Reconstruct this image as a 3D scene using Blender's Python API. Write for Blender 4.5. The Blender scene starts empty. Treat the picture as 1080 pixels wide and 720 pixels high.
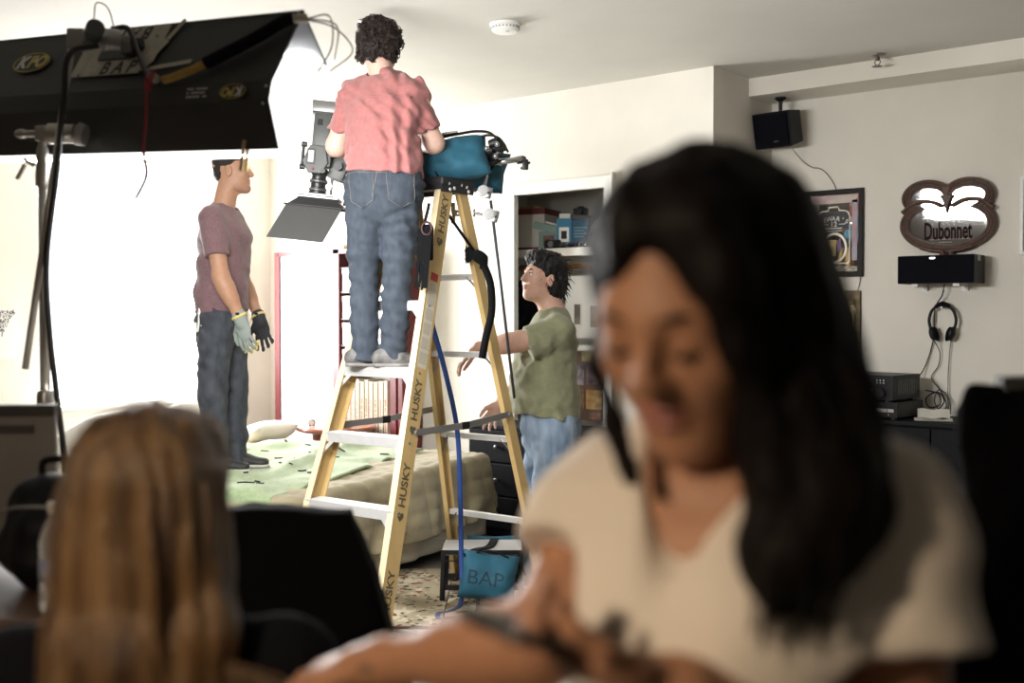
import bpy, bmesh, math, random
import numpy as np
from mathutils import Vector, Matrix
from mathutils.bvhtree import BVHTree

SC = bpy.context.scene
COL = SC.collection
random.seed(7)
PI = math.pi
TH = math.atan2(938, 1150)      # the camera looks 39 degrees to the left of the long wall's normal
HC = 1.436                      # camera height
CEIL = 2.9

# ------------------------------------------------------------------ camera
cam_d = bpy.data.cameras.new('camera')
cam = bpy.data.objects.new('camera', cam_d)
COL.objects.link(cam)
SC.camera = cam
cam_d.sensor_width = 36.0
cam_d.lens = 36.0 * 1150 / 1080
cam.location = (0, 0, HC)
cam.rotation_euler = (PI / 2 - math.atan(28 / 1150), 0, TH)
cam_d.clip_start = 0.05
cam_d.dof.use_dof = True
cam_d.dof.focus_distance = 5.3
cam_d.dof.aperture_fstop = 2.05

# ------------------------------------------------------------------ world, light, exposure
W = bpy.data.worlds.new('world')
SC.world = W
W.use_nodes = True
W.node_tree.nodes['Background'].inputs[0].default_value = (0.9, 0.95, 1.0, 1)
W.node_tree.nodes['Background'].inputs[1].default_value = 4.0
SC.view_settings.view_transform = 'Standard'
SC.view_settings.look = 'None'
SC.view_settings.gamma = 1.0
SC.view_settings.use_curve_mapping = False
SC.view_settings.exposure = 0.0
LAMP_TUBES = 80.0      # strength of the fluorescent bank
ADDED_WINDOW_LIGHT = 430.0     # light of the added window beside the bed (watts)
ADDED_LAMP_FILL = 420.0     # warm bulb of the added hanging lamp that fills the foreground


def area(name, loc, target, sx, sy, watts, col=(1, 1, 1)):
    l = bpy.data.lights.new(name, 'AREA')
    l.shape = 'RECTANGLE'
    l.size = sx
    l.size_y = sy
    l.energy = watts
    l.color = col
    o = bpy.data.objects.new(name, l)
    COL.objects.link(o)
    o.location = loc
    o.rotation_euler = (Vector(target) - Vector(loc)).to_track_quat('-Z', 'Y').to_euler()
    return o


# ------------------------------------------------------------------ materials
MATS = {}


def mat(name, col=(.5, .5, .5), rough=.6, metal=0.0, var=0.0, vscale=20.0, bump=0.0, bscale=200.0, stretch=(1, 1, 1),
        col2=None, emit=0.0, alpha=1.0, trans=0.0, spec=.5, sheen=0.0, coat=0.0):
    if name in MATS:
        return MATS[name]
    m = bpy.data.materials.new(name)
    m.use_nodes = True
    nt = m.node_tree
    b = nt.nodes['Principled BSDF']
    b.inputs['Base Color'].default_value = (*col, 1)
    b.inputs['Roughness'].default_value = rough
    b.inputs['Metallic'].default_value = metal
    b.inputs['Specular IOR Level'].default_value = spec
    if sheen:
        b.inputs['Sheen Weight'].default_value = sheen
    if coat:
        b.inputs['Coat Weight'].default_value = coat
    if trans:
        b.inputs['Transmission Weight'].default_value = trans
    if emit:
        b.inputs['Emission Color'].default_value = (*col, 1)
        b.inputs['Emission Strength'].default_value = emit
    if var or bump or col2:
        tc = nt.nodes.new('ShaderNodeTexCoord')
        mp = nt.nodes.new('ShaderNodeMapping')
        mp.inputs['Scale'].default_value = stretch
        nt.links.new(tc.outputs['Object'], mp.inputs['Vector'])
    if var or col2:
        n = nt.nodes.new('ShaderNodeTexNoise')
        n.inputs['Scale'].default_value = vscale
        n.inputs['Detail'].default_value = 5
        nt.links.new(mp.outputs[0], n.inputs['Vector'])
        r = nt.nodes.new('ShaderNodeValToRGB')
        r.color_ramp.elements[0].position = .32
        r.color_ramp.elements[1].position = .68
        c2 = col2 if col2 else tuple(min(1, c * (1 + var)) for c in col)
        c1 = col if col2 else tuple(c * (1 - var) for c in col)
        r.color_ramp.elements[0].color = (*c1, 1)
        r.color_ramp.elements[1].color = (*c2, 1)
        nt.links.new(n.outputs['Fac'], r.inputs[0])
        nt.links.new(r.outputs[0], b.inputs['Base Color'])
    if bump:
        n2 = nt.nodes.new('ShaderNodeTexNoise')
        n2.inputs['Scale'].default_value = bscale
        n2.inputs['Detail'].default_value = 4
        nt.links.new(mp.outputs[0], n2.inputs['Vector'])
        bp = nt.nodes.new('ShaderNodeBump')
        bp.inputs['Strength'].default_value = bump
        bp.inputs['Distance'].default_value = .01
        nt.links.new(n2.outputs['Fac'], bp.inputs['Height'])
        nt.links.new(bp.outputs[0], b.inputs['Normal'])
    MATS[name] = m
    return m


# ------------------------------------------------------------------ mesh helpers
def V(*a):
    return np.array(a, float)


def nrm(v):
    v = np.asarray(v, float)
    return v / (np.linalg.norm(v) + 1e-12)


class MB:
    """collects simple shapes; build() links them as one mesh object"""

    def __init__(s):
        s.v = []
        s.f = []

    def raw(s, vs, fs):
        o = len(s.v)
        s.v += [tuple(map(float, p)) for p in vs]
        s.f += [tuple(i + o for i in f) for f in fs]
        return s

    def box(s, c, size, rot=None, taper=1.0):
        hx, hy, hz = size[0] / 2, size[1] / 2, size[2] / 2
        vs = []
        for z in (-1, 1):
            k = taper if z > 0 else 1
            for x, y in ((-1, -1), (1, -1), (1, 1), (-1, 1)):
                vs.append(Vector((x * hx * k, y * hy * k, z * hz)))
        if rot is not None:
            M = rot if isinstance(rot, Matrix) else Matrix.Rotation(rot, 3, 'Z')
            vs = [M @ p for p in vs]
        vs = [p + Vector(c) for p in vs]
        return s.raw(vs, [(3, 2, 1, 0), (4, 5, 6, 7), (0, 1, 5, 4), (1, 2, 6, 5), (2, 3, 7, 6), (3, 0, 4, 7)])

    def b2(s, lo, hi):
        return s.box([(a + b) / 2 for a, b in zip(lo, hi)], [b - a for a, b in zip(lo, hi)])

    def rbox(s, c, size, r=.01, rot=None):
        """box with rounded (chamfered) edges"""
        bm = bmesh.new()
        bmesh.ops.create_cube(bm, size=1)
        bmesh.ops.scale(bm, vec=size, verts=bm.verts)
        bmesh.ops.bevel(bm, geom=bm.edges[:] + bm.verts[:], offset=min(r, min(size) * .49), segments=2, affect='EDGES', profile=.6)
        M = Matrix.Identity(3) if rot is None else (rot if isinstance(rot, Matrix) else Matrix.Rotation(rot, 3, 'Z'))
        bm.verts.index_update()
        vs = [M @ v.co + Vector(c) for v in bm.verts]
        fs = [[v.index for v in f.verts] for f in bm.faces]
        bm.free()
        return s.raw(vs, fs)

    def cone(s, a, b, r1, r2=None, n=14, caps=True):
        r2 = r1 if r2 is None else r2
        a = Vector(a)
        b = Vector(b)
        d = (b - a).normalized()
        x = d.orthogonal().normalized()
        y = d.cross(x)
        vs = []
        for p, r in ((a, r1), (b, r2)):
            for i in range(n):
                t = 2 * PI * i / n
                vs.append(p + (x * math.cos(t) + y * math.sin(t)) * r)
        fs = [(i, (i + 1) % n, n + (i + 1) % n, n + i) for i in range(n)]
        if caps:
            fs += [tuple(range(n - 1, -1, -1)), tuple(range(n, 2 * n))]
        return s.raw(vs, fs)

    def tube(s, pts, r, n=8, closed=False):
        pts = [Vector(p) for p in pts]
        m = len(pts)
        rs = r if hasattr(r, '__len__') else [r] * m
        vs = []
        x = None
        for i, p in enumerate(pts):
            if closed:
                d = (pts[(i + 1) % m] - pts[i - 1])
            else:
                d = pts[min(i + 1, m - 1)] - pts[max(i - 1, 0)]
            d = d.normalized() if d.length > 1e-9 else Vector((0, 0, 1))
            if x is None:
                x = d.orthogonal().normalized()
            x = (x - d * x.dot(d))
            x = x.normalized() if x.length > 1e-6 else d.orthogonal().normalized()
            y = d.cross(x)
            for k in range(n):
                t = 2 * PI * k / n
                vs.append(p + (x * math.cos(t) + y * math.sin(t)) * rs[i])
        fs = []
        for i in range(m if closed else m - 1):
            j = (i + 1) % m
            for k in range(n):
                fs.append((i * n + k, i * n + (k + 1) % n, j * n + (k + 1) % n, j * n + k))
        if not closed:
            fs += [tuple(range(n - 1, -1, -1)), tuple(range((m - 1) * n, m * n))]
        return s.raw(vs, fs)

    def ribbon(s, pts, w, t, side=(1, 0, 0)):
        """flat strap of width w and thickness t along pts"""
        pts = [Vector(p) for p in pts]
        vs = []
        m = len(pts)
        for i, p in enumerate(pts):
            d = (pts[min(i + 1, m - 1)] - pts[max(i - 1, 0)]).normalized()
            x = Vector(side)
            x = (x - d * x.dot(d)).normalized()
            y = d.cross(x)
            for a, b in ((-1, -1), (1, -1), (1, 1), (-1, 1)):
                vs.append(p + x * (a * w / 2) + y * (b * t / 2))
        fs = []
        for i in range(m - 1):
            for k in range(4):
                fs.append((i * 4 + k, i * 4 + (k + 1) % 4, i * 4 + 4 + (k + 1) % 4, i * 4 + 4 + k))
        fs += [(3, 2, 1, 0), tuple(range(4 * m - 4, 4 * m))]
        return s.raw(vs, fs)

    def lathe(s, prof, n=24, M=None):
        """profile of (radius, z); M a 4x4"""
        vs = []
        for r, z in prof:
            for i in range(n):
                t = 2 * PI * i / n
                p = Vector((r * math.cos(t), r * math.sin(t), z))
                vs.append(M @ p if M else p)
        fs = []
        for j in range(len(prof) - 1):
            for i in range(n):
                fs.append((j * n + i, j * n + (i + 1) % n, (j + 1) * n + (i + 1) % n, (j + 1) * n + i))
        fs += [tuple(range(n - 1, -1, -1)), tuple(range((len(prof) - 1) * n, len(prof) * n))]
        return s.raw(vs, fs)

    def prism(s, out, d0, d1, M=None):
        """outline of (x, z) pushed from y=d0 to y=d1"""
        n = len(out)
        vs = [Vector((x, d0, z)) for x, z in out] + [Vector((x, d1, z)) for x, z in out]
        if M:
            vs = [M @ p for p in vs]
        return s.raw(vs, [tuple(range(n)), tuple(range(2 * n - 1, n - 1, -1))] +
                     [(i, n + i, n + (i + 1) % n, (i + 1) % n) for i in range(n)])

    def ring(s, out, inn, d0, d1, M=None):
        """frame between two outlines with the same number of points"""
        n = len(out)
        vs = [Vector((x, d, z)) for d in (d0, d1) for loop in (out, inn) for x, z in loop]
        if M:
            vs = [M @ p for p in vs]
        fs = []
        for i in range(n):
            j = (i + 1) % n
            fs += [(i, j, n + j, n + i), (2 * n + j, 2 * n + i, 3 * n + i, 3 * n + j),
                   (j, i, 2 * n + i, 2 * n + j), (n + i, n + j, 3 * n + j, 3 * n + i)]
        return s.raw(vs, fs)

    def ball(s, c, r, n=14, m=9, R=None):
        r = r if hasattr(r, '__len__') else (r, r, r)
        vs = []
        for j in range(m + 1):
            ph = PI * j / m
            for i in range(n):
                t = 2 * PI * i / n
                p = Vector((r[0] * math.sin(ph) * math.cos(t), r[1] * math.sin(ph) * math.sin(t), r[2] * math.cos(ph)))
                if R is not None:
                    p = R @ p
                vs.append(p + Vector(c))
        fs = []
        for j in range(m):
            for i in range(n):
                fs.append((j * n + i, (j + 1) * n + i, (j + 1) * n + (i + 1) % n, j * n + (i + 1) % n))
        return s.raw(vs, fs)

    def build(s, name, m, parent=None, smooth=False, bevel=0.0, loc=None, rot=None):
        me = bpy.data.meshes.new(name)
        me.from_pydata(s.v, [], s.f)
        return link(name, me, m, parent, smooth, bevel, loc, rot)


def link(name, me, m, parent=None, smooth=False, bevel=0.0, loc=None, rot=None):
    bm = bmesh.new()
    bm.from_mesh(me)
    bmesh.ops.remove_doubles(bm, verts=bm.verts, dist=1e-5)
    bmesh.ops.recalc_face_normals(bm, faces=bm.faces)
    bm.to_mesh(me)
    bm.free()
    if m is not None:
        me.materials.append(m)
    o = bpy.data.objects.new(name, me)
    COL.objects.link(o)
    if parent is not None:
        o.parent = parent
    if loc is not None:
        o.location = loc
    if rot is not None:
        o.rotation_euler = rot if hasattr(rot, '__len__') else (0, 0, rot)
    if smooth:
        me.polygons.foreach_set('use_smooth', [True] * len(me.polygons))
        if smooth == 'angle':
            try:
                me.set_sharp_from_angle(angle=math.radians(40))
            except Exception:
                pass
    if bevel:
        b = o.modifiers.new('bevel', 'BEVEL')
        b.width = bevel
        b.segments = 2
        b.limit_method = 'ANGLE'
        b.angle_limit = math.radians(50)
    return o


def thing(name, label, cat, loc=(0, 0, 0), rz=0, group=None):
    o = bpy.data.objects.new(name, None)
    o.empty_display_size = .05
    COL.objects.link(o)
    o.location = loc
    o.rotation_euler = (0, 0, rz)
    return tag(o, label, cat, group)


def tag(o, label, cat, group=None):
    o['label'] = label
    o['category'] = cat
    if group:
        o['group'] = group
    return o


def struct(o):
    o['kind'] = 'structure'
    return o


def text(body, size, m, name='lettering', parent=None, loc=(0, 0, 0), rot=(0, 0, 0), ext=.0008, sx=1.0, shear=0.0, bold=0.0, align='CENTER', mtx=None):
    """letters as a thin mesh; lies in the local XY plane"""
    cu = bpy.data.curves.new('t', 'FONT')
    cu.body = body
    cu.size = size
    cu.extrude = ext
    cu.align_x = align
    cu.align_y = 'CENTER'
    cu.shear = shear
    cu.offset = bold
    cu.resolution_u = 3
    t = bpy.data.objects.new('t', cu)
    COL.objects.link(t)
    dg = bpy.context.evaluated_depsgraph_get()
    me = bpy.data.meshes.new_from_object(t.evaluated_get(dg))
    bpy.data.objects.remove(t)
    bpy.data.curves.remove(cu)
    me.name = name
    if sx != 1.0:
        me.transform(Matrix.Diagonal((sx, 1, 1, 1)))
    me.transform(mtx if mtx is not None else Matrix.Translation(loc) @ Matrix.Rotation(rot[2], 4, 'Z') @ Matrix.Rotation(rot[1], 4, 'Y') @ Matrix.Rotation(rot[0], 4, 'X'))
    me.materials.clear()
    me.materials.append(m)
    o = bpy.data.objects.new(name, me)
    COL.objects.link(o)
    if parent is not None:
        o.parent = parent
    return o


def copy_tree(o, parent=None):
    c = o.copy()
    COL.objects.link(c)
    c.parent = parent
    for ch in list(o.children):
        copy_tree(ch, c)
    return c


def frame(o, x, y=None, z=None):
    """4x4 with origin o, x along x, z closest to z"""
    x = Vector(x).normalized()
    z = Vector(z)
    y = z.cross(x).normalized()
    z = x.cross(y)
    M = Matrix((x, y, z)).transposed().to_4x4()
    M.translation = Vector(o)
    return M


def spline(pts, n=8):
    """smooth curve through pts (Catmull-Rom)"""
    P = [Vector(p) for p in pts]
    P = [P[0] * 2 - P[1]] + P + [P[-1] * 2 - P[-2]]
    out = []
    for i in range(1, len(P) - 2):
        a, b, c, d = P[i - 1:i + 3]
        for k in range(n):
            t = k / n
            out.append(.5 * ((2 * b) + (c - a) * t + (2 * a - 5 * b + 4 * c - d) * t * t + (3 * b - a - 3 * c + d) * t ** 3))
    out.append(P[-2])
    return out


# ------------------------------------------------------------------ implicit surfaces (bodies, cloth, hair)
def vnoise(P, scale, seed=0):
    rs = np.random.RandomState(seed)
    T = rs.rand(32, 32, 32).astype(np.float32)
    q = P * scale + 100
    i = np.floor(q).astype(int)
    f = q - i
    f = f * f * (3 - 2 * f)
    i0 = i & 31
    i1 = (i + 1) & 31
    x0, y0, z0 = i0.T
    x1, y1, z1 = i1.T
    fx, fy, fz = f.T
    a = T[x0, y0, z0] * (1 - fx) + T[x1, y0, z0] * fx
    b = T[x0, y1, z0] * (1 - fx) + T[x1, y1, z0] * fx
    c = T[x0, y0, z1] * (1 - fx) + T[x1, y0, z1] * fx
    d = T[x0, y1, z1] * (1 - fx) + T[x1, y1, z1] * fx
    return ((a * (1 - fy) + b * fy) * (1 - fz) + (c * (1 - fy) + d * fy) * fz) * 2 - 1


class SDF:
    def __init__(s, k=.02):
        s.ops = []
        s.k = k
        s.lo = V(9, 9, 9)
        s.hi = -V(9, 9, 9)
        s.mods = []

    def _bb(s, c, r):
        s.lo = np.minimum(s.lo, np.asarray(c) - r)
        s.hi = np.maximum(s.hi, np.asarray(c) + r)

    def rc(s, a, b, r1, r2=None, k=None, op='u'):
        a = V(*a)
        b = V(*b)
        r2 = r1 if r2 is None else r2
        if op == 'u':
            s._bb(a, r1)
            s._bb(b, r2)
        ba = b - a
        l2 = ba @ ba + 1e-12

        def f(P):
            t = np.clip(((P - a) @ ba) / l2, 0, 1)
            return np.linalg.norm(P - a - t[:, None] * ba, axis=1) - (r1 + (r2 - r1) * t)
        s.ops.append((op, f, s.k if k is None else k))
        return s

    def path(s, pts, rs, k=None, op='u'):
        for i in range(len(pts) - 1):
            s.rc(pts[i], pts[i + 1], rs[i], rs[i + 1], k, op)
        return s

    def el(s, c, r, R=None, k=None, op='u'):
        c = V(*c)
        r = V(*r)
        if op == 'u':
            s._bb(c, r.max())

        def f(P):
            q = P - c
            if R is not None:
                q = q @ R
            k0 = np.linalg.norm(q / r, axis=1)
            k1 = np.linalg.norm(q / (r * r), axis=1) + 1e-9
            return k0 * (k0 - 1) / k1
        s.ops.append((op, f, s.k if k is None else k))
        return s

    def ec(s, a, b, ra, rb, xd, k=None, op='u'):
        """capsule with an elliptical section: ra, rb = (along xd, across)"""
        a = V(*a)
        b = V(*b)
        ra = V(*ra)
        rb = V(*rb)
        if op == 'u':
            s._bb(a, ra.max())
            s._bb(b, rb.max())
        ba = b - a
        l2 = ba @ ba
        z = ba / math.sqrt(l2)
        x = nrm(V(*xd) - z * (V(*xd) @ z))
        y = np.cross(z, x)

        def f(P):
            t = np.clip(((P - a) @ ba) / l2, 0, 1)
            w = P - a - t[:, None] * ba
            rx = ra[0] + (rb[0] - ra[0]) * t
            ry = ra[1] + (rb[1] - ra[1]) * t
            m = np.minimum(rx, ry)
            q = np.sqrt(((w @ x) / rx) ** 2 + ((w @ y) / ry) ** 2 + ((w @ z) / m) ** 2)
            return (q - 1) * m
        s.ops.append((op, f, s.k if k is None else k))
        return s

    def stack(s, st, xd, k=None):
        """torso: list of (centre, (rx, ry))"""
        for i in range(len(st) - 1):
            s.ec(st[i][0], st[i + 1][0], st[i][1], st[i + 1][1], xd, k)
        return s

    def cut(s, p, n, k=.003):
        p = V(*p)
        n = nrm(n)
        s.ops.append(('i', lambda P: (P - p) @ n, k))
        return s

    def local_cut(s, p, n, c, r, k=.003):
        """cut with a plane only inside a ball round c (sleeve and trouser hems)"""
        p = V(*p)
        n = nrm(n)
        c = V(*c)

        def f(P):
            d = (P - p) @ n
            return np.where(np.linalg.norm(P - c, axis=1) < r, d, -1.0)
        s.ops.append(('i', f, k))
        return s

    def folds(s, amp, freq, d, seed=1, wob=1.2):
        d = nrm(d)

        def f(P):
            n1 = vnoise(P, 6.0, seed)
            n2 = vnoise(P, 11.0, seed + 3)
            ph = (P @ d) * freq + n1 * wob * 3
            return amp * np.sin(ph) * (.5 + .8 * n2) + amp * .5 * vnoise(P, 28., seed + 5)
        s.mods.append(f)
        return s

    def rough(s, amp, scale, seed=1, stretch=(1, 1, 1)):
        st = V(*stretch)
        s.mods.append(lambda P: amp * vnoise(P * st, scale, seed))
        return s

    def __call__(s, P):
        d = None
        for op, f, k in s.ops:
            e = f(P)
            if d is None:
                d = e
            elif op == 'u':
                h = np.maximum(k - np.abs(d - e), 0) / k if k > 0 else 0
                d = np.minimum(d, e) - h * h * k / 4
            elif op == 's':
                h = np.maximum(k - np.abs(d + e), 0) / k if k > 0 else 0
                d = np.maximum(d, -e) + h * h * k / 4
            else:
                d = np.maximum(d, e)
        for m in s.mods:
            d = d + m(P)
        return d

    def mesh(s, h, lo=None, hi=None):
        lo = s.lo - 4 * h if lo is None else V(*lo)
        hi = s.hi + 4 * h if hi is None else V(*hi)
        n = np.ceil((hi - lo) / h / 4).astype(int) * 4 + 1
        nc = (n - 1) // 4
        # coarse pass
        g = np.stack(np.meshgrid(*[(np.arange(c) + .5) * 4 * h + l for c, l in zip(nc, lo)], indexing='ij'), -1).reshape(-1, 3)
        dc = s(g).reshape(nc)
        near = np.abs(dc) < 4 * h * 1.3 + .012
        far = np.where(dc < 0, -1.0, 1.0)
        Vv = np.ones(n)
        up = np.repeat(np.repeat(np.repeat(far, 4, 0), 4, 1), 4, 2)
        Vv[:-1, :-1, :-1] = up
        msk = np.zeros(n, bool)
        idx = np.argwhere(near)
        for a in range(5):
            for b in range(5):
                for c in range(5):
                    msk[idx[:, 0] * 4 + a, idx[:, 1] * 4 + b, idx[:, 2] * 4 + c] = True
        ii = np.argwhere(msk)
        Vv[msk] = s(ii * h + lo)
        return surfnet(Vv, lo, h)


def surfnet(Vv, lo, h):
    S = Vv < 0
    sh = [Vv[i:i + Vv.shape[0] - 1, j:j + Vv.shape[1] - 1, k:k + Vv.shape[2] - 1] for i in (0, 1) for j in (0, 1) for k in (0, 1)]
    ss = [x < 0 for x in sh]
    cnt = sum(x.astype(int) for x in ss)
    mixed = (cnt > 0) & (cnt < 8)
    cells = np.argwhere(mixed)
    vals = np.stack([x[mixed] for x in sh], 1)
    acc = np.zeros((len(cells), 3))
    num = np.zeros(len(cells))
    cor = np.array([(i, j, k) for i in (0, 1) for j in (0, 1) for k in (0, 1)], float)
    for a in range(8):
        for b in range(a + 1, 8):
            if np.abs(cor[a] - cor[b]).sum() != 1:
                continue
            va, vb = vals[:, a], vals[:, b]
            m = (va < 0) != (vb < 0)
            t = np.where(m, va / np.where(m, va - vb, 1), 0)
            acc += m[:, None] * (cor[a] + t[:, None] * (cor[b] - cor[a]))
            num += m
    verts = lo + h * (cells + acc / num[:, None])
    id3 = -np.ones(mixed.shape, int)
    id3[mixed] = np.arange(len(cells))
    faces = []
    for ax in range(3):
        sl0 = [slice(None)] * 3
        sl1 = [slice(None)] * 3
        sl0[ax] = slice(0, -1)
        sl1[ax] = slice(1, None)
        s0, s1 = S[tuple(sl0)], S[tuple(sl1)]
        e = np.argwhere(s0 != s1)
        o1, o2 = [(1, 2), (2, 0), (0, 1)][ax]
        ok = (e[:, o1] > 0) & (e[:, o2] > 0) & (e[:, o1] < Vv.shape[o1] - 1) & (e[:, o2] < Vv.shape[o2] - 1)
        e = e[ok]
        q = []
        for d1, d2 in ((-1, -1), (0, -1), (0, 0), (-1, 0)):
            c = e.copy()
            c[:, o1] += d1
            c[:, o2] += d2
            q.append(id3[c[:, 0], c[:, 1], c[:, 2]])
        q = np.stack(q, 1)
        flip = ~s0[e[:, 0], e[:, 1], e[:, 2]]
        q[flip] = q[flip][:, ::-1]
        faces.append(q[(q >= 0).all(1)])
    return verts, np.concatenate(faces)


def sdf_obj(name, parts, m, parent=None, split=False):
    """parts: list of (verts, faces) joined into one smooth mesh object"""
    vs = []
    fs = []
    o = 0
    for v, f in parts:
        vs.append(v)
        fs.append(f + o)
        o += len(v)
    me = bpy.data.meshes.new(name)
    me.from_pydata(np.concatenate(vs).tolist(), [], np.concatenate(fs).tolist())
    me.polygons.foreach_set('use_smooth', [True] * len(me.polygons))
    if m is not None:
        me.materials.append(m)
    ob = bpy.data.objects.new(name, me)
    COL.objects.link(ob)
    if parent is not None:
        ob.parent = parent
    return ob
# ================================================================== THE ROOM
YC, YW = 5.75, 6.52             # closet wall and the set-back wall beside it
XL, XR, YN = -7.28, 2.6, -2.6   # left wall, right wall, wall behind the camera
XC = -3.16                      # corner where the wall steps back
OPL, OPR, OPT = -4.665, -3.926, 2.245

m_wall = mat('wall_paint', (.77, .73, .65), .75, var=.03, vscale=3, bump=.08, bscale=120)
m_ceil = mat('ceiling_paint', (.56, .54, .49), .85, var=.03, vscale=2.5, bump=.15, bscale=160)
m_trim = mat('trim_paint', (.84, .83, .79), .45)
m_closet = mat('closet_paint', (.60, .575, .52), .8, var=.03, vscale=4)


def wall(name, boxes, m=m_wall):
    b = MB()
    for lo, hi in boxes:
        b.b2(lo, hi)
    return struct(b.build(name, m))


wall('floor', [((XL - .2, YN - .2, -.08), (XR + .2, YW + .2, -.012))], mat('floor_base', (.20, .18, .15), .7))
wall('ceiling', [((XL - .2, YN - .2, CEIL), (XR + .2, YW + .2, CEIL + .1))], m_ceil)
# closet wall with its opening
wall('wall_back', [((XL, YC, 0), (OPL, YC + .03, CEIL)), ((OPL, YC, OPT), (OPR, YC + .03, CEIL)), ((OPR, YC, 0), (XC, YC + .03, CEIL))])
wall('wall_return', [((XC - .1, YC + .03, 0), (XC, YW, CEIL))])
wall('wall_right_back', [((XC - .1, YW, 0), (XR, YW + .1, CEIL))])
m_dkwall = mat('low_bounce_wall', (.16, .14, .12), .8)  # unseen walls coloured dark to cut the light bounced onto the ceiling
wall('wall_right', [((XR, YN, 0), (XR + .1, YW, CEIL))], m_dkwall)
wall('wall_behind', [((XL, YN - .1, 0), (XR, YN, CEIL))], m_dkwall)
# left wall with a window opening added to light the bed side
WY0, WY1, WZ0, WZ1 = 3.76, 5.10, .80, 2.62
wall('wall_left', [((XL - .12, YN, 0), (XL, WY0, CEIL)), ((XL - .12, WY1, 0), (XL, YC + .1, CEIL)),
                   ((XL - .12, WY0, 0), (XL, WY1, WZ0)), ((XL - .12, WY0, WZ1), (XL, WY1, CEIL))])
b = MB()
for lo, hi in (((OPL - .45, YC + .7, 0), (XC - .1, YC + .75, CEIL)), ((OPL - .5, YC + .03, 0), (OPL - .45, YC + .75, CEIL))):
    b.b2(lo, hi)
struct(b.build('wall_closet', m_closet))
# boxed-in beam along the set-back wall
wall('trim_1', [((XC, 6.20, 2.79), (XR, YW, CEIL))])
# casing round the closet opening
b = MB()
b.b2((OPL - .012, YC - .016, 0), (OPL + .006, YC + .03, OPT + .03))
b.b2((OPL - .08, YC - .014, OPT), (OPR + .07, YC, OPT + .075))
b.b2((OPR, YC - .018, 0), (OPR + .06, YC + .03, OPT + .075))
b.b2((OPR + .06, YC - .03, 0), (OPR + .072, YC, OPT + .09))
struct(b.build('trim_2', m_trim, bevel=.003))
# low skirting boards
for nm, lo, hi in (('baseboard_back', (XL, YC - .015, 0), (OPL - .08, YC, .09)), ('baseboard_right', (XC, YW - .015, 0), (XR, YW, .09)),
                   ('baseboard_left', (XL, YN, 0), (XL + .015, YC, .09))):
    struct(MB().b2(lo, hi).build(nm, m_trim, bevel=.003))

# added window: frame, sill, glass; an area light outside brightens the left side
win = struct(MB().ring([(WY0, WZ0), (WY1, WZ0), (WY1, WZ1), (WY0, WZ1)],
                       [(WY0 + .05, WZ0 + .05), (WY1 - .05, WZ0 + .05), (WY1 - .05, WZ1 - .05), (WY0 + .05, WZ1 - .05)], -.02, -.07,
                       Matrix(((0, 1, 0, XL), (1, 0, 0, 0), (0, 0, 1, 0), (0, 0, 0, 1)))).build('added_window_1', m_trim))
MB().b2((XL, WY0 - .04, WZ0 - .03), (XL + .09, WY1 + .03, WZ0)).build('added_window_sill', m_trim, win, bevel=.004)
gm = bpy.data.materials.new('added_window_glass')
gm.use_nodes = True
nt = gm.node_tree
nt.nodes.remove(nt.nodes['Principled BSDF'])
tb = nt.nodes.new('ShaderNodeBsdfTransparent')
gb = nt.nodes.new('ShaderNodeBsdfGlossy')
gb.inputs['Roughness'].default_value = .02
mx = nt.nodes.new('ShaderNodeMixShader')
mx.inputs[0].default_value = .05
nt.links.new(tb.outputs[0], mx.inputs[1])
nt.links.new(gb.outputs[0], mx.inputs[2])
nt.links.new(mx.outputs[0], nt.nodes['Material Output'].inputs[0])
MB().b2((XL - .05, WY0 + .05, WZ0 + .05), (XL - .046, WY1 - .05, WZ1 - .05)).build('pane', gm, win)
area('added_window_light', (XL - .14, (WY0 + WY1) / 2, (WZ0 + WZ1) / 2), (0, (WY0 + WY1) / 2, (WZ0 + WZ1) / 2 - .4), WZ1 - WZ0 + .2, WY1 - WY0 + .2, ADDED_WINDOW_LIGHT, (1, 1, 1))

# floor boards where the floor shows
m_plank = [mat('plank_%d' % i, c, .45, var=.10, vscale=6, stretch=(1, 12, 1), bump=.1, bscale=60) for i, c in enumerate(((.46, .42, .36), (.42, .385, .33), (.50, .46, .40)))]
pm = MB().b2((-.595, -.088, -.012), (.595, .088, 0))
plank_me = []
for m in m_plank:
    o = pm.build('plank', m)
    plank_me.append(o.data)
    bpy.data.objects.remove(o)
fl = bpy.data.objects['floor']
k = 0
for r in range(28):
    for c in range(3):
        o = bpy.data.objects.new('plank', plank_me[(r * 2 + c * 5 + r * c) % 3])
        COL.objects.link(o)
        o.parent = fl
        o.location = (-3.4 + c * 1.195 + (r % 3) * .39, .9 + r * .18, 0)

# ------------------------------------------------------------------ ceiling fittings
def sprinkler(x, y, label):
    t = thing('fire_sprinkler', label, 'sprinkler', (x, y, CEIL), 0, 'sprinkler heads on the ceiling')
    mm = mat('sprinkler_metal', (.16, .14, .13), .35, .8)
    MB().lathe([(.045, 0), (.045, -.004), (.032, -.012), (.014, -.016)], 20).build('escutcheon', mat('plate_metal', (.30, .27, .24), .4, .6), t, True)
    bb = MB().lathe([(.012, -.01), (.012, -.03), (.008, -.034)], 12)
    bb.tube(spline([(.010, 0, -.03), (.016, 0, -.045), (.006, 0, -.062)]), .003).tube(spline([(-.010, 0, -.03), (-.016, 0, -.045), (-.006, 0, -.062)]), .003)
    bb.build('nozzle', mm, t, True)
    d = MB().lathe([(.006, -.060), (.006, -.064), (.024, -.066), (.024, -.069)], 16)
    for i in range(10):
        a = i * PI / 5
        d.box((.026 * math.cos(a), .026 * math.sin(a), -.0675), (.010, .006, .002), a)
    d.build('deflector', mm, t)


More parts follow.
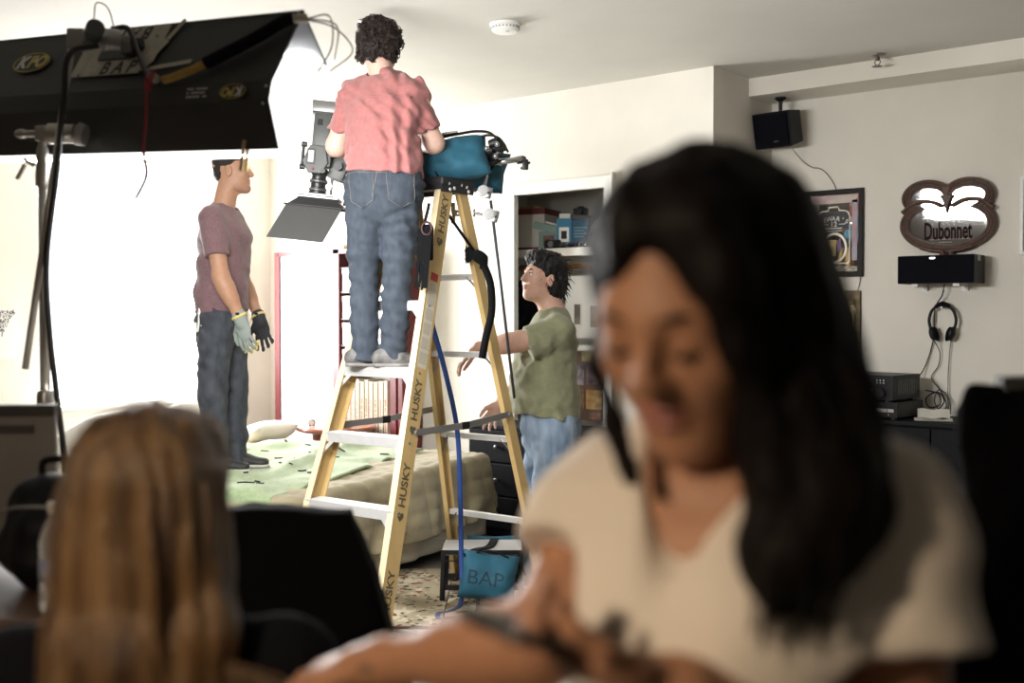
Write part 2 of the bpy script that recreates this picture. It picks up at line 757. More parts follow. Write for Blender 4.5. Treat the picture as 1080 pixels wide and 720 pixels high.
sprinkler(-4.017, 3.782, 'dark sprinkler head on the ceiling above the curly-haired person')
sprinkler(-2.306, 6.08, 'dark sprinkler head on the ceiling by the boxed beam')
t = thing('smoke_detector', 'round white smoke detector on the ceiling right of the ladder', 'smoke detector', (-3.517, 4.259, CEIL))
mw = mat('white_plastic', (.78, .77, .74), .4)
MB().lathe([(.078, 0), (.078, -.012), (.072, -.016)], 32).build('base', mw, t, 'angle')
MB().lathe([(.070, -.014), (.068, -.034), (.060, -.043), (.030, -.046)], 32).build('cover', mw, t, 'angle')
g = MB()
for i in range(24):
    a = i * PI / 12
    g.box((.0705 * math.cos(a), .0705 * math.sin(a), -.024), (.004, .009, .010), a)
g.build('vent_slots', mat('vent_dark', (.40, .39, .37), .6), t)
MB().lathe([(.010, -.045), (.010, -.0485), (.004, -.049)], 12).build('test_button', mat('button_grey', (.5, .5, .5), .5), t, loc=(.03, -.02, 0))
# hanging lamp added to light the foreground, out of view left of the camera
LX, LY = math.cos(TH) * -.88 - math.sin(TH) * .22, math.sin(TH) * -.88 + math.cos(TH) * .22
LD = -.72
t = thing('added_pendant_lamp', 'added warm hanging lamp with a metal dome left of the camera', 'lamp', (LX, LY, CEIL))
Q = lambda z: z + LD
MB().lathe([(.05, 0), (.05, -.02), (.01, -.03)], 20).build('mount', mat('plate_metal'), t, True)
MB().cone((0, 0, -.02), (0, 0, Q(-.26)), .004, n=8).build('flex', mat('flex_black', (.02, .02, .02), .6), t)
dm = MB().lathe([(.03, Q(-.25)), (.06, Q(-.26)), (.12, Q(-.30)), (.16, Q(-.36)), (.155, Q(-.36)), (.115, Q(-.306)), (.055, Q(-.268))], 28).build('shade', mat('shade_metal', (.35, .33, .30), .4, .5), t, True)
MB().ball((0, 0, Q(-.33)), .055, 18, 12).build('bulb', mat('lamp_bulb', (1, .76, .52), .4, emit=ADDED_LAMP_FILL), t, True)
# ================================================================== RUG, BED, BOOKCASE, DRESSER
def floral(name, base, c1, c2, c3, scale):
    m = bpy.data.materials.new(name)
    m.use_nodes = True
    nt = m.node_tree
    bs = nt.nodes['Principled BSDF']
    bs.inputs['Roughness'].default_value = .95
    tc = nt.nodes.new('ShaderNodeTexCoord')
    nz = nt.nodes.new('ShaderNodeTexNoise')
    nz.inputs['Scale'].default_value = scale * .6
    nz.inputs['Detail'].default_value = 3
    nt.links.new(tc.outputs['Object'], nz.inputs['Vector'])
    ad = nt.nodes.new('ShaderNodeMixRGB')
    ad.blend_type = 'ADD'
    ad.inputs[0].default_value = .16
    nt.links.new(tc.outputs['Object'], ad.inputs[1])
    nt.links.new(nz.outputs['Color'], ad.inputs[2])
    prev = None
    for col, sc, th in ((c1, scale, .42), (c2, scale * 1.5, .26), (c3, scale * 2.0, .24)):
        vo = nt.nodes.new('ShaderNodeTexVoronoi')
        vo.inputs['Scale'].default_value = sc
        nt.links.new(ad.outputs[0], vo.inputs['Vector'])
        n2 = nt.nodes.new('ShaderNodeTexNoise')
        n2.inputs['Scale'].default_value = sc * 3
        nt.links.new(tc.outputs['Object'], n2.inputs['Vector'])
        mm = nt.nodes.new('ShaderNodeMath')
        mm.operation = 'MULTIPLY'
        nt.links.new(vo.outputs['Distance'], mm.inputs[0])
        nt.links.new(n2.outputs['Fac'], mm.inputs[1])
        lt = nt.nodes.new('ShaderNodeMath')
        lt.operation = 'LESS_THAN'
        lt.inputs[1].default_value = th * .5
        nt.links.new(mm.outputs[0], lt.inputs[0])
        mixn = nt.nodes.new('ShaderNodeMixRGB')
        if prev is None:
            mixn.inputs[1].default_value = (*base, 1)
        else:
            nt.links.new(prev, mixn.inputs[1])
        mixn.inputs[2].default_value = (*col, 1)
        nt.links.new(lt.outputs[0], mixn.inputs[0])
        prev = mixn.outputs[0]
    nt.links.new(prev, bs.inputs['Base Color'])
    return m


def UV(u, v, z=0):
    """point given as metres to the right of / ahead of the camera's ground point"""
    c, s = math.cos(TH), math.sin(TH)
    return (c * u - s * v, s * u + c * v, z)


rug = thing('area_rug', 'beige floral patterned rug under the ladder', 'rug', UV(-.165, 4.5, 0), TH)
m_rug = floral('rug_field', (.40, .34, .23), (.58, .51, .38), (.20, .06, .045), (.07, .07, .04), 9)
m_rugb = floral('rug_border', (.55, .48, .36), (.30, .24, .15), (.20, .05, .05), (.10, .08, .04), 9)
MB().b2((-1.3, .46, 0), (-.16, 1.6, .010)).build('field', m_rug, rug)
MB().b2((-.158, .46, 0), (0, 1.6, .0105)).build('border', m_rugb, rug)
MB().b2((-.162, .46, 0), (-.156, 1.6, .0112)).b2((-.012, .46, 0), (.004, 1.6, .0112)).b2((-1.3, .45, 0), (.004, .466, .0112)).build('binding', mat('rug_binding', (.10, .06, .04), .9), rug)

# ------------------------------------------------------------------ bed
bed = thing('bed', 'wide low bed under a beige quilted coverlet behind the ladder', 'bed', (-4.33, 4.26, 0), math.radians(12))
BZ = .53
MB().rbox((-1.05, 0, .14), (2.05, 1.94, .22), .02).build('box_base', mat('bed_base', (.30, .27, .22), .8), bed)
MB().rbox((-1.05, 0, .38), (2.06, 1.96, .26), .06).build('mattress', mat('mattress_cloth', (.75, .72, .66), .8), bed, True)


def quilt_mat():
    m = mat('quilt_cloth', (.31, .265, .16), .85, var=.12, vscale=9, bump=.25, bscale=90, sheen=.2)
    return m


def cover(n, name, x0, x1, y0, y1, ztop, drop_x, drop_y0, drop_y1, m, wav=.03, thick=.012, seed=1, step=.03, quilt=0.0, flare=.10, top_noise=.010):
    """a cloth lying on the bed top and hanging over its edges (drops may be 0), local bed frame"""
    xs = np.arange(x0, x1 + drop_x + 1e-6, step)
    ys = np.arange(y0 - drop_y0, y1 + drop_y1 + 1e-6, step)
    X, Y = np.meshgrid(xs, ys, indexing='ij')
    P = np.stack([X, Y, 0 * X], -1).reshape(-1, 3)
    nz = vnoise(P, 4.0, seed).reshape(X.shape)
    nz2 = vnoise(P, 13.0, seed + 2).reshape(X.shape)
    ox = np.maximum(X - x1, 0)
    oy0 = np.maximum(y0 - Y, 0)
    oy1 = np.maximum(Y - y1, 0)
    oy = oy0 + oy1
    d = np.maximum(ox, oy)
    r = .05
    ang = np.minimum(d / r, PI / 2)
    zz = ztop - r * (1 - np.cos(ang)) - np.maximum(d - r * PI / 2, 0)
    out = r * np.sin(ang) + flare * np.maximum(d - r * PI / 2, 0)
    cx = np.minimum(X, x1)
    cy = np.clip(Y, y0, y1)
    tot = np.hypot(ox, oy) + 1e-9
    px = cx + out * ox / tot
    py = cy + out * (oy1 - oy0) / tot
    # hanging folds
    hang = np.clip((d - .06) / .25, 0, 1)
    ph = (py * 17 + nz * 2.5) if drop_x else px * 17
    fold = wav * np.sin(np.where(ox > oy, py * 19 + nz * 3, px * 19 + nz * 3)) * hang
    px = px + np.where(ox >= oy, fold, 0) * (ox > 0)
    py = py + np.where(oy > ox, fold * np.sign(oy1 - oy0), 0)
    zz = zz + (nz * .6 + nz2 * .4) * top_noise * (1 - hang)
    if quilt:
        q = np.abs(np.sin(X / .09 * PI)) ** .4 * np.abs(np.sin((Y + .02 * nz) / .17 * PI)) ** .4
        side = hang
        px = px + quilt * q * (ox > 0.03)
        zz = zz + quilt * q * (1 - side)
    zz = np.maximum(zz, .02)
    nx, ny = X.shape
    vs = np.stack([px, py, zz], -1).reshape(-1, 3)
    fs = []
    for i in range(nx - 1):
        for j in range(ny - 1):
            if ox[i + 1, j] > .02 and oy[i, j] + oy[i, j + 1] > .04 and min(ox[i + 1, j], max(oy[i, j], oy[i, j + 1])) > n:
                continue
            fs.append((i * ny + j, (i + 1) * ny + j, (i + 1) * ny + j + 1, i * ny + j + 1))
    me = bpy.data.meshes.new(name)
    me.from_pydata(vs.tolist(), [], fs)
    o = link(name, me, m, bed, True)
    s = o.modifiers.new('solid', 'SOLIDIFY')
    s.thickness = thick
    s.offset = 1
    return o


cover(.6, 'sheet', -1.9, -.0, -.95, .95, BZ, .50, 0, 0, mat('sheet_cloth', (.62, .57, .48), .85, bump=.15, bscale=40), wav=.012, seed=4, flare=.02)
cover(.6, 'quilt', -2.0, .02, -.97, .97, BZ + .014, .40, .36, .36, quilt_mat(), wav=.022, seed=9, quilt=.012, flare=.13, step=.015)
# pillows and tumbled bedding at the far-left end: things lying on the bed
m_lin = mat('white_linen', (.80, .76, .70), .8, bump=.15, bscale=30)


def pillow(name, u, c, size, rot, label, m, seed):
    t = MB()
    n = 16
    vs = []
    for s_ in (1, -1):
        for i in range(n + 1):
            for j in range(n + 1):
                a, bq = i / n * 2 - 1, j / n * 2 - 1
                th = (max(0, 1 - abs(a) ** 3.2) * max(0, 1 - abs(bq) ** 3.2)) ** .45
                pin = 1 - .06 * (1 - abs(a)) * abs(bq) - .06 * (1 - abs(bq)) * abs(a)
                vs.append((a * size[0] / 2 * pin, bq * size[1] / 2 * pin, s_ * th * size[2] / 2))
    v = np.array(vs)
    v[:, 2] += vnoise(v, 9, seed) * .012 * (np.abs(v[:, 2]) > .01)
    fs = []
    N = (n + 1) ** 2
    for s_ in range(2):
        for i in range(n):
            for j in range(n):
                q = [s_ * N + i * (n + 1) + j, s_ * N + (i + 1) * (n + 1) + j, s_ * N + (i + 1) * (n + 1) + j + 1, s_ * N + i * (n + 1) + j + 1]
                fs.append(q if s_ == 0 else q[::-1])
    M = Matrix.Rotation(rot[2], 3, 'Z') @ Matrix.Rotation(rot[1], 3, 'Y') @ Matrix.Rotation(rot[0], 3, 'X')
    t.raw([M @ Vector(p) for p in v], fs)
    o = t.build(name, m, None, True)
    o.location = c
    return tag(o, label, 'pillow', 'pillows at the head of the bed')


pillow('pillow', 0, (-6.05, 3.45, .68), (.70, .48, .20), (0, -.5, .25), 'pale rumpled pillow leaning at the bed head behind the blonde hair', m_lin, 3)
pillow('pillow', 0, (-6.28, 4.15, .68), (.72, .48, .20), (0, -.55, .2), 'white pillow at the bed head left of the standing person', m_lin, 5)
pillow('pillow', 0, (-6.25, 4.80, .585), (.50, .40, .16), (.0, -.28, .1), 'cream pillow at the bed head right of the standing person', m_lin, 8)

# green woven blanket with dark stitched marks
m_green = mat('green_blanket', (.29, .37, .20), .9, var=.12, vscale=40, bump=.4, bscale=260, sheen=.3)
N1, N2 = 90, 96
xs = np.linspace(-1.45, -.10, N1)
ys = np.linspace(-1.32, .86, N2)
X, Y = np.meshgrid(xs, ys, indexing='ij')
P = np.stack([X, Y, 0 * X], -1).reshape(-1, 3)
n1 = vnoise(P, 3.2, 21).reshape(X.shape)
n2 = vnoise(P, 8.0, 22).reshape(X.shape)
edge = -.015 - .33 * (Y + .97) / 1.8 + .035 * n1                      # wavy right edge
XX = np.minimum(X, 0) * 1.0
XX = -1.45 + (X + 1.45) / 1.35 * (edge + 1.45)
roll = np.exp(-((XX + .62 + .30 * (Y - .1)) / .07) ** 2) * np.clip((Y + .75) / .6, 0, 1)
Z = BZ + .045 + .030 * np.maximum(n1, 0) + .014 * n2 + .055 * roll
YY = np.where(Y < -.93, -.97, Y)
dd = np.maximum(-.985 - Y, 0)
Z = Z - np.maximum(dd - .01, 0) * .97
YY = np.maximum(Y, -.985) - .035 * np.minimum(dd / .04, 1) - .05 * dd
vs = np.stack([XX, YY, Z], -1).reshape(-1, 3)
fs = [(i * N2 + j, (i + 1) * N2 + j, (i + 1) * N2 + j + 1, i * N2 + j + 1) for i in range(N1 - 1) for j in range(N2 - 1)]
me = bpy.data.meshes.new('blanket')
me.from_pydata(vs.tolist(), [], fs)
bl = link('blanket', me, m_green, None, True)
bl.location = bed.location
bl.rotation_euler = bed.rotation_euler
s = bl.modifiers.new('solid', 'SOLIDIFY')
s.thickness = .016
s.offset = -1
tag(bl, 'pale green woven blanket with dark marks spread over the bed', 'blanket')
bvh = BVHTree.FromPolygons([Vector(p) for p in vs], fs)
rs = random.Random(5)
mk = mat('black_yarn', (.02, .02, .025), .9)
for i in range(40):
    x, y = rs.uniform(-1.3, -.25), rs.uniform(-.9, .75)
    a = rs.uniform(-1.1, 1.1) + .4
    L = rs.uniform(.02, .055)
    pts = []
    for q in np.linspace(-1, 1, 6):
        px, py = x + q * L / 2 * math.cos(a), y + q * L / 2 * math.sin(a)
        hit = bvh.ray_cast(Vector((px, py, 2)), Vector((0, 0, -1)))[0]
        if hit is not None:
            pts.append(hit + Vector((0, 0, .004)))
    if len(pts) > 2:
        w = rs.uniform(.005, .014)
        MB().ribbon(pts, w, .006, side=(-math.sin(a), math.cos(a), 0)).build('stitch_mark', mk, bl)

# ------------------------------------------------------------------ red-framed bookcase with a white door, on the closet wall
bk = thing('bookcase', 'tall red-framed bookcase with a white door panel against the wall', 'bookcase', (-6.25, 5.63, 0))
m_red = mat('red_paint', (.11, .011, .014), .4, var=.08, vscale=8)
m_wpan = mat('white_panel', (.86, .85, .83), .35)
X0, X1, X2, BT = -.70, .06, .73, 1.93


def rail(lo, hi, nm='frame_rail'):
    MB().b2(lo, hi).build(nm, m_red, bk, bevel=.003)


rail((X0, -.10, 0), (X0 + .06, .10, BT), 'frame_post')
rail((X1 - .07, -.10, 0), (X1, .10, BT), 'frame_post')
rail((X2 - .125, -.10, 0), (X2 - .065, .10, BT), 'frame_post')
rail((X2 - .045, -.10, 0), (X2, .10, BT), 'frame_post')
rail((X0 + .035, -.10, BT - .035), (X2, .10, BT))
rail((X0 + .035, -.10, 0), (X2, .10, .05))
MB().b2((X0 + .06, -.085, .05), (X1 - .07, -.06, BT - .035)).build('door_panel', m_wpan, bk, bevel=.003)
MB().b2((X0 + .02, .085, .03), (X2 - .02, .099, BT - .02)).build('back_panel', mat('pale_panel', (.70, .66, .58), .6), bk)
for z in (.45, 1.0, 1.2, 1.4, 1.6, 1.78):
    MB().b2((X1, -.085, z), (X2 - .125, .085, z + .012)).build('shelf', mat('shelf_dark', (.10, .07, .06), .5), bk)
bc = [(.46, .38, .27), (.50, .43, .32), (.42, .34, .24), (.52, .46, .36)]
bands = [(.012, .03, .016), (.012, .025, .014), (.02, .045, .022), (.10, .02, .018)]
rs = random.Random(11)
x = X1 + .008
n = 0
ORD = ['first', 'second', 'third', 'fourth', 'fifth', 'sixth', 'seventh', 'eighth', 'ninth', 'tenth', 'eleventh', 'twelfth', 'thirteenth', 'fourteenth']
while x < X2 - .185:
    w = rs.uniform(.040, .058)
    h = .50 * rs.uniform(.96, 1.0)
    ci = rs.randrange(4)
    bo = thing('book', 'tall cream book with a dark spine stripe, %s from the left in the red bookcase' % ORD[n], 'book',
               (bk.location.x + x, bk.location.y, .462), 0, 'tall books in the red bookcase')
    MB().b2((0, -.080, 0), (w, .075, h)).build('cover', mat('book_cream_%d' % ci, bc[ci], .7), bo, bevel=.003)
    MB().b2((w * .06, -.0815, h * .01), (w * .24, -.079, h * .99)).build('spine_stripe', mat('book_band_%d' % ci, bands[ci], .6), bo)
    ink = MB()
    z_ = h * .22
    while z_ < h * .72:
        dz = rs.uniform(.008, .016)
        ink.b2((w * .46, -.0812, z_), (w * .72, -.0795, z_ + dz))
        z_ += dz + rs.choice((.004, .004, .014))
    ink.build('spine_print', mat('book_ink', (.28, .07, .05), .7), bo)
    x += w + .002
    n += 1
for zi, z in enumerate((1.012, 1.212, 1.412, 1.612)):
    for c in range(2):
        x0 = X1 + .010 + c * .268
        bx = thing('storage_box', 'white storage box in the red bookcase, %s box of the %s narrow shelf' % (['left', 'right'][c], ['lowest', 'second lowest', 'second highest', 'highest'][zi]), 'box',
                   (bk.location.x + x0, bk.location.y, z), 0, 'white boxes in the red bookcase')
        MB().b2((0, -.075, 0), (.26, .07, .14)).build('body', mat('white_panel'), bx, bevel=.003)
        MB().b2((-.003, -.079, .125), (.263, .073, .165)).build('lid', mat('white_panel'), bx, bevel=.003)
        MB().b2((.09, -.0765, .05), (.17, -.075, .09)).build('label_holder', mat('shelf_dark'), bx)
tr = thing('wooden_tray', 'small pale wooden tray on top of the red bookcase', 'tray', (-6.30, 5.62, BT))
MB().b2((-.11, -.06, 0), (.13, .06, .012)).build('base', mat('pale_wood', (.62, .48, .28), .5, var=.15, vscale=8, stretch=(1, 8, 1)), tr, bevel=.002)
bb = MB()
for lo, hi in (((-.11, -.06, .012), (.13, -.05, .035)), ((-.11, .05, .012), (.13, .06, .035)), ((-.11, -.05, .012), (-.10, .05, .035)), ((.12, -.05, .012), (.13, .05, .035))):
    bb.b2(lo, hi)
bb.build('rim', mat('pale_wood'), tr)

# round side table between bed and bookcase
tb = thing('side_table', 'small round red-brown wooden table beside the bed', 'table', (-5.93, 5.26, 0))
m_cher = mat('cherry_wood', (.26, .075, .04), .3, var=.25, vscale=5, stretch=(1, 9, 1), coat=.3)
MB().lathe([(.02, .600), (.24, .600), (.275, .612), (.285, .626), (.280, .640), (.02, .642)], 40).build('table_top', m_cher, tb, 'angle')
MB().lathe([(.16, .545), (.165, .55), (.165, .600), (.16, .600)], 28).build('apron', m_cher, tb, 'angle')
for i in range(4):
    a = i * PI / 2 + .6
    x, y = math.cos(a), math.sin(a)
    MB().tube([(x * .15, y * .15, .56), (x * .155, y * .155, .30), (x * .165, y * .165, .0)], [.020, .016, .011], 8).build('leg', m_cher, tb, True)
ob = thing('trinket_dish', 'pale shallow dish on the round side table', 'dish', (-5.80, 5.22, .642))
MB().lathe([(.03, 0), (.05, .004), (.07, .022), (.066, .022), (.046, .008)], 24).build('bowl', mat('cream_ceramic', (.72, .60, .42), .4), ob, True)
ob = thing('alarm_clock', 'small dark clock on the round side table', 'clock', (-6.02, 5.12, .642), .6)
MB().cone((0, -.012, .026), (0, .012, .026), .024, n=20).build('case', mat('black_plastic', (.008, .008, .010), .45, spec=.25), ob, 'angle')
MB().cone((0, -.0135, .026), (0, -.0115, .026), .019, n=20).build('dial', mat('dial_white', (.7, .7, .68), .4), ob)
MB().cone((-.014, 0, .006), (-.018, 0, 0), .004).cone((.014, 0, .006), (.018, 0, 0), .004).build('feet', mat('black_plastic'), ob)

# ------------------------------------------------------------------ black dresser in front of the closet
dr = thing('dresser', 'black dresser with drawers between the bed and the closet', 'dresser', (-4.24, 5.54, 0))
m_blk = mat('black_wood', (.004, .004, .0055), .6, var=.2, vscale=6, stretch=(8, 1, 1), spec=.12)
MB().b2((-.50, -.17, .05), (.50, .17, .70)).build('carcass', m_blk, dr, bevel=.004)
MB().b2((-.515, -.185, .70), (.515, .185, .725)).build('top', m_blk, dr, bevel=.004)
MB().b2((-.48, -.15, 0), (.48, .16, .05)).build('plinth', m_blk, dr)
for r in range(3):
    for c in range(2):
        x0 = -.49 + c * .495
        z0 = .065 + r * .213
        d = MB().b2((x0, -.188, z0), (x0 + .485, -.17, z0 + .203)).build('drawer', m_blk, dr, bevel=.004)
        MB().lathe([(.005, 0), (.005, .010), (.013, .014), (.014, .020), (.008, .025)], 14, Matrix.Translation((x0 + .2425, -.188, z0 + .10)) @ Matrix.Rotation(PI / 2, 4, 'X')).build('knob', mat('knob_metal', (.25, .25, .26), .35, .9), d, True)

# white board of pinned photographs and a dark panel of prints in the closet
ph = thing('photo_board', 'white board with small pinned photographs in the closet', 'photo board', (-4.02, 6.02, .70))
MB().b2((-.42, 0, .58), (.42, .015, 1.0)).build('board', mat('white_panel'), ph)
for i, (x, z, w, h, c) in enumerate(((-.35, .66, .07, .16, (.25, .22, .2)), (-.215, .64, .10, .17, (.50, .44, .36)), (.10, .72, .08, .14, (.6, .56, .5)), (.24, .70, .10, .17, (.3, .28, .24)))):
    q = MB().b2((x, -.004, z), (x + w, 0, z + h)).build('photograph', mat('white_panel'), ph)
    MB().b2((x + .01, -.006, z + .012), (x + w - .01, -.004, z + h - .012)).build('image', mat('photo_%d' % i, c, .4, col2=tuple(v * .35 for v in c), vscale=14), q)
MB().b2((-.46, -.02, .50), (.46, .03, .53)).build('ledge', mat('trim_paint'), ph)
dp = thing('print_panel', 'brown panel of small colour prints below the photo board', 'print board', (-4.02, 6.04, 0))
MB().b2((-.45, 0, .72), (.45, .03, 1.19)).build('panel', mat('brown_card', (.16, .10, .065), .7, var=.15, vscale=10), dp)
MB().b2((-.40, .005, 0), (-.36, .025, .72)).b2((.36, .005, 0), (.40, .025, .72)).build('legs', mat('brown_card'), dp)
for i, (x, z, w, h, c, c2) in enumerate(((-.02, 1.12, .12, .07, (.55, .45, .22), (.2, .15, .1)), (-.06, .96, .06, .14, (.45, .38, .42), (.1, .08, .12)), (.02, .97, .11, .12, (.42, .30, .36), (.10, .07, .12)),
                                  (.015, .80, .13, .13, (.70, .48, .16), (.35, .16, .05)), (-.07, .80, .07, .13, (.40, .20, .10), (.08, .06, .05)), (.04, .735, .10, .04, (.55, .20, .08), (.1, .1, .1)),
                                  (.40, .96, .10, .14, (.4, .36, .3), (.1, .1, .1)), (.40, .80, .12, .13, (.45, .3, .15), (.1, .1, .1)), (.22, .95, .12, .14, (.4, .35, .4), (.1, .1, .1)), (.22, .79, .12, .13, (.5, .4, .2), (.15, .1, .1)))):
    x -= .27
    MB().b2((x, -.005, z), (x + w, 0, z + h)).build('print', mat('print_%d' % i, c, .4, col2=c2, vscale=16), dp)
# ================================================================== CLOSET SHELF AND WHAT STANDS ON IT
cs = struct(MB().b2((-5.11, YC + .22, 1.86), (XC - .12, YC + .70, 1.885)).build('trim_3', m_trim))
MB().b2((-5.11, YC + .20, 1.835), (XC - .12, YC + .22, 1.89)).build('shelf_edge', m_trim, cs, bevel=.003)
rod = tag(MB().cone((-5.11, YC + .34, 1.77), (-3.28, YC + .34, 1.77), .017, n=16).build('closet_rod', mat('copper_rod', (.42, .18, .07), .35, .3, var=.2, vscale=6), None, True), 'reddish wooden clothes rod under the closet shelf', 'rod')
SZ, SY = 1.886, YC + .42      # things stand on the closet shelf


def band_box(name, label, c, size, body, band, rz=0.0):
    t = thing(name, label, 'box', c, rz)
    w, d, h = size
    MB().b2((-w / 2, -d / 2, 0), (w / 2, d / 2, h)).build('carton', mat(name + '_card', body, .7, var=.04, vscale=6), t, bevel=.003)
    for z0, z1 in ((0, h * .09), (h * .86, h)):
        MB().b2((-w / 2 - .001, -d / 2 - .001, z0), (w / 2 + .001, d / 2 + .001, z1)).build('printed_band', mat('maroon_print', (.16, .025, .025), .6), t)
    return t


t = band_box('white_carton', 'large white carton with maroon bands on the closet shelf', (-4.87, SY + .02, SZ), (.34, .30, .30), (.72, .68, .62), None, .25)
MB().b2((-.14, -.1515, .10), (-.13, -.15, .2)).build('printed_mark', mat('maroon_print'), t)
g = MB()
for i in range(14):
    a = 2 * PI * i / 14
    g.box((-.08 + .022 * math.cos(a), -.151, .205 + .022 * math.sin(a)), (.007, .002, .007))
g.build('printed_ring', mat('grey_print', (.45, .42, .38), .6), t)
fl_ = thing('flat_packet', 'pale yellow packet lying on the white carton', 'packet', (-4.90, SY, SZ + .30), .2)
MB().rbox((0, 0, .014), (.20, .16, .028), .006).build('packet_body', mat('yellow_card', (.62, .55, .30), .7), fl_)
MB().b2((-.1, -.004, .027), (.1, .004, .030)).build('seam', mat('grey_print'), fl_)
t = thing('teal_box', 'grey-green box with a tilted lid in front of the carton', 'box', (-4.60, YC + .32, SZ), .3)
MB().b2((-.075, -.045, 0), (.075, .045, .13)).build('carton', mat('sage_card', (.20, .29, .27), .7), t, bevel=.003)
MB().box((-.02, 0, .155), (.19, .10, .05), Matrix.Rotation(.25, 3, 'Y')).build('lid', mat('sage_card2', (.24, .34, .31), .7), t, bevel=.003)
MB().b2((-.04, -.047, .03), (.04, -.045, .10)).build('window_print', mat('brown_print', (.25, .13, .09), .6, col2=(.05, .04, .05), vscale=30), t)
MB().box((.01, -.0, .185), (.09, .05, .012), Matrix.Rotation(.25, 3, 'Y')).build('paper_flap', mat('white_panel'), t)
t = thing('blue_camera_box', 'bright blue box with a pictured gadget on the closet shelf', 'box', (-4.47, YC + .32, SZ), .35)
MB().b2((-.055, -.05, 0), (.055, .05, .21)).build('carton', mat('cyan_card', (.02, .20, .36), .5), t, bevel=.003)
MB().b2((-.035, -.0515, .05), (.035, -.05, .15)).build('picture_panel', mat('white_panel'), t)
MB().b2((-.020, -.053, .07), (.020, -.0515, .125)).build('gadget_print', mat('black_plastic'), t)
MB().b2((-.04, -.03, .21), (.04, .03, .245)).build('paper_flap', mat('white_panel'), t)
t = thing('dark_blue_box', 'dark blue box behind the bright blue one on the shelf', 'box', (-4.36, YC + .36, SZ), .35)
MB().b2((-.06, -.05, 0), (.06, .05, .20)).build('carton', mat('navy_card', (.02, .10, .20), .5, var=.3, vscale=20), t, bevel=.003)
MB().box((0, 0, .215), (.12, .10, .03), Matrix.Rotation(.1, 3, 'Y')).build('top_flap', mat('grey_card', (.10, .11, .11), .6), t)
g = MB()
for i in range(4):
    g.b2((-.045, -.0515, .14 - i * .02), (.045 - .02 * (i % 2), -.05, .147 - i * .02))
g.build('printed_lines', mat('pale_blue_print', (.20, .38, .50), .6), t)
t = thing('small_camera', 'small black camera on top of the blue boxes', 'camera', (-4.38, YC + .37, SZ + .232), .4)
MB().rbox((0, 0, .025), (.10, .05, .05), .008).build('body', mat('black_plastic'), t)
MB().cone((0, -.02, .025), (0, -.055, .025), .020, n=18).build('lens', mat('black_plastic'), t, 'angle')
MB().b2((-.02, -.015, .05), (.02, .015, .062)).build('viewfinder', mat('black_plastic'), t)
t = thing('black_camera', 'black camera standing before the grey-green box', 'camera', (-4.53, YC + .245, SZ), .1)
MB().rbox((0, 0, .035), (.12, .03, .06), .008).build('body', mat('black_plastic'), t)
MB().cone((0, -.012, .035), (0, -.03, .035), .022, n=18).build('lens', mat('grey_metal', (.2, .2, .21), .35, .7), t, 'angle')
for i, (x, y, rz) in enumerate(((-4.40, YC + .235, .2), (-4.27, YC + .235, -.2))):
    t = thing('sunglasses', ['dark sunglasses below the bright blue box', 'dark sunglasses beside the stacked caps'][i], 'sunglasses', (x, y, SZ), rz, 'sunglasses on the closet shelf')
    for s_ in (-1, 1):
        MB().ball((s_ * .032, 0, .024), (.030, .006, .022)).build('lens', mat('black_gloss', (.01, .01, .012), .12), t, True)
        MB().tube([(s_ * .06, 0, .03), (s_ * .066, .06, .03), (s_ * .066, .11, .012)], .003).build('temple', mat('grey_metal'), t)
    MB().tube(spline([(-.012, 0, .03), (0, -.004, .036), (.012, 0, .03)]), .003).build('bridge', mat('grey_metal'), t)
for i in range(4):
    z = SZ + i * .043
    t = thing('cap', 'grey-brown cap in the shelf stack, %s' % ['bottom one', 'second from below', 'third from below', 'top one'][i], 'cap', (-4.18 + .012 * (i % 2), YC + .36, z), .5 + .15 * i, 'caps stacked on the closet shelf')
    mc = mat('cap_cloth_%d' % (i % 2), ((.10, .085, .07), (.15, .125, .10))[i % 2], .9, bump=.3, bscale=80)
    MB().lathe([(.098, 0), (.100, .012), (.092, .04), (.07, .062), (.035, .072), (.008, .074)], 24).build('crown', mc, t, True)
    br = MB()
    out = [(.098 * math.cos(a), .098 * math.sin(a)) for a in np.linspace(-2.5, -.64, 12)]
    inn = [(.17 * math.cos(a) * .75, .19 * math.sin(a) * .9 - .012) for a in np.linspace(-.64, -2.5, 12)]
    br.raw([(x, y, .002) for x, y in out + inn] + [(x, y, .008) for x, y in out + inn], [tuple(range(24)), tuple(range(47, 23, -1))] + [(j, 24 + j, 24 + (j + 1) % 24, (j + 1) % 24) for j in range(24)])
    br.build('brim', mc, t)
t = thing('white_tag', 'small cream card against the stacked caps', 'card', (-4.14, YC + .235, SZ), .1)
MB().box((0, 0, .035), (.05, .004, .07), Matrix.Rotation(-.12, 3, 'X')).build('card', mat('cream_card', (.55, .52, .40), .7), t)
MB().b2((-.02, -.0045, .02), (.02, -.003, .05)).build('printed_area', mat('grey_print'), t)
# dark garment hanging at the left end of the rod
t = thing('dark_jacket', 'black jacket hanging at the left end of the closet rod', 'jacket', (-4.88, YC + .34, 1.0))
S = SDF(.03)
S.stack([((0, 0, .0), (.05, .20)), ((0, 0, .45), (.045, .20)), ((0, 0, .62), (.04, .19)), ((0, 0, .66), (.03, .06))], (1, 0, 0))
S.rc((0, -.19, .58), (0, -.22, .15), .04, .045).rc((0, .19, .58), (0, .22, .15), .04, .045)
S.folds(.008, 45, (.2, 1, 0), 3)
sdf_obj('jacket_cloth', [S.mesh(.012)], mat('black_cloth', (.005, .005, .008), .9, spec=.15), t)
MB().tube(spline([(0, 0, .66), (0, 0, .73), (0, .02, .775), (0, .012, .792), (0, -.015, .785)]), .003).build('hanger_hook', mat('grey_metal'), t)

# ================================================================== THINGS ON THE SET-BACK WALL
m_black = mat('black_plastic')
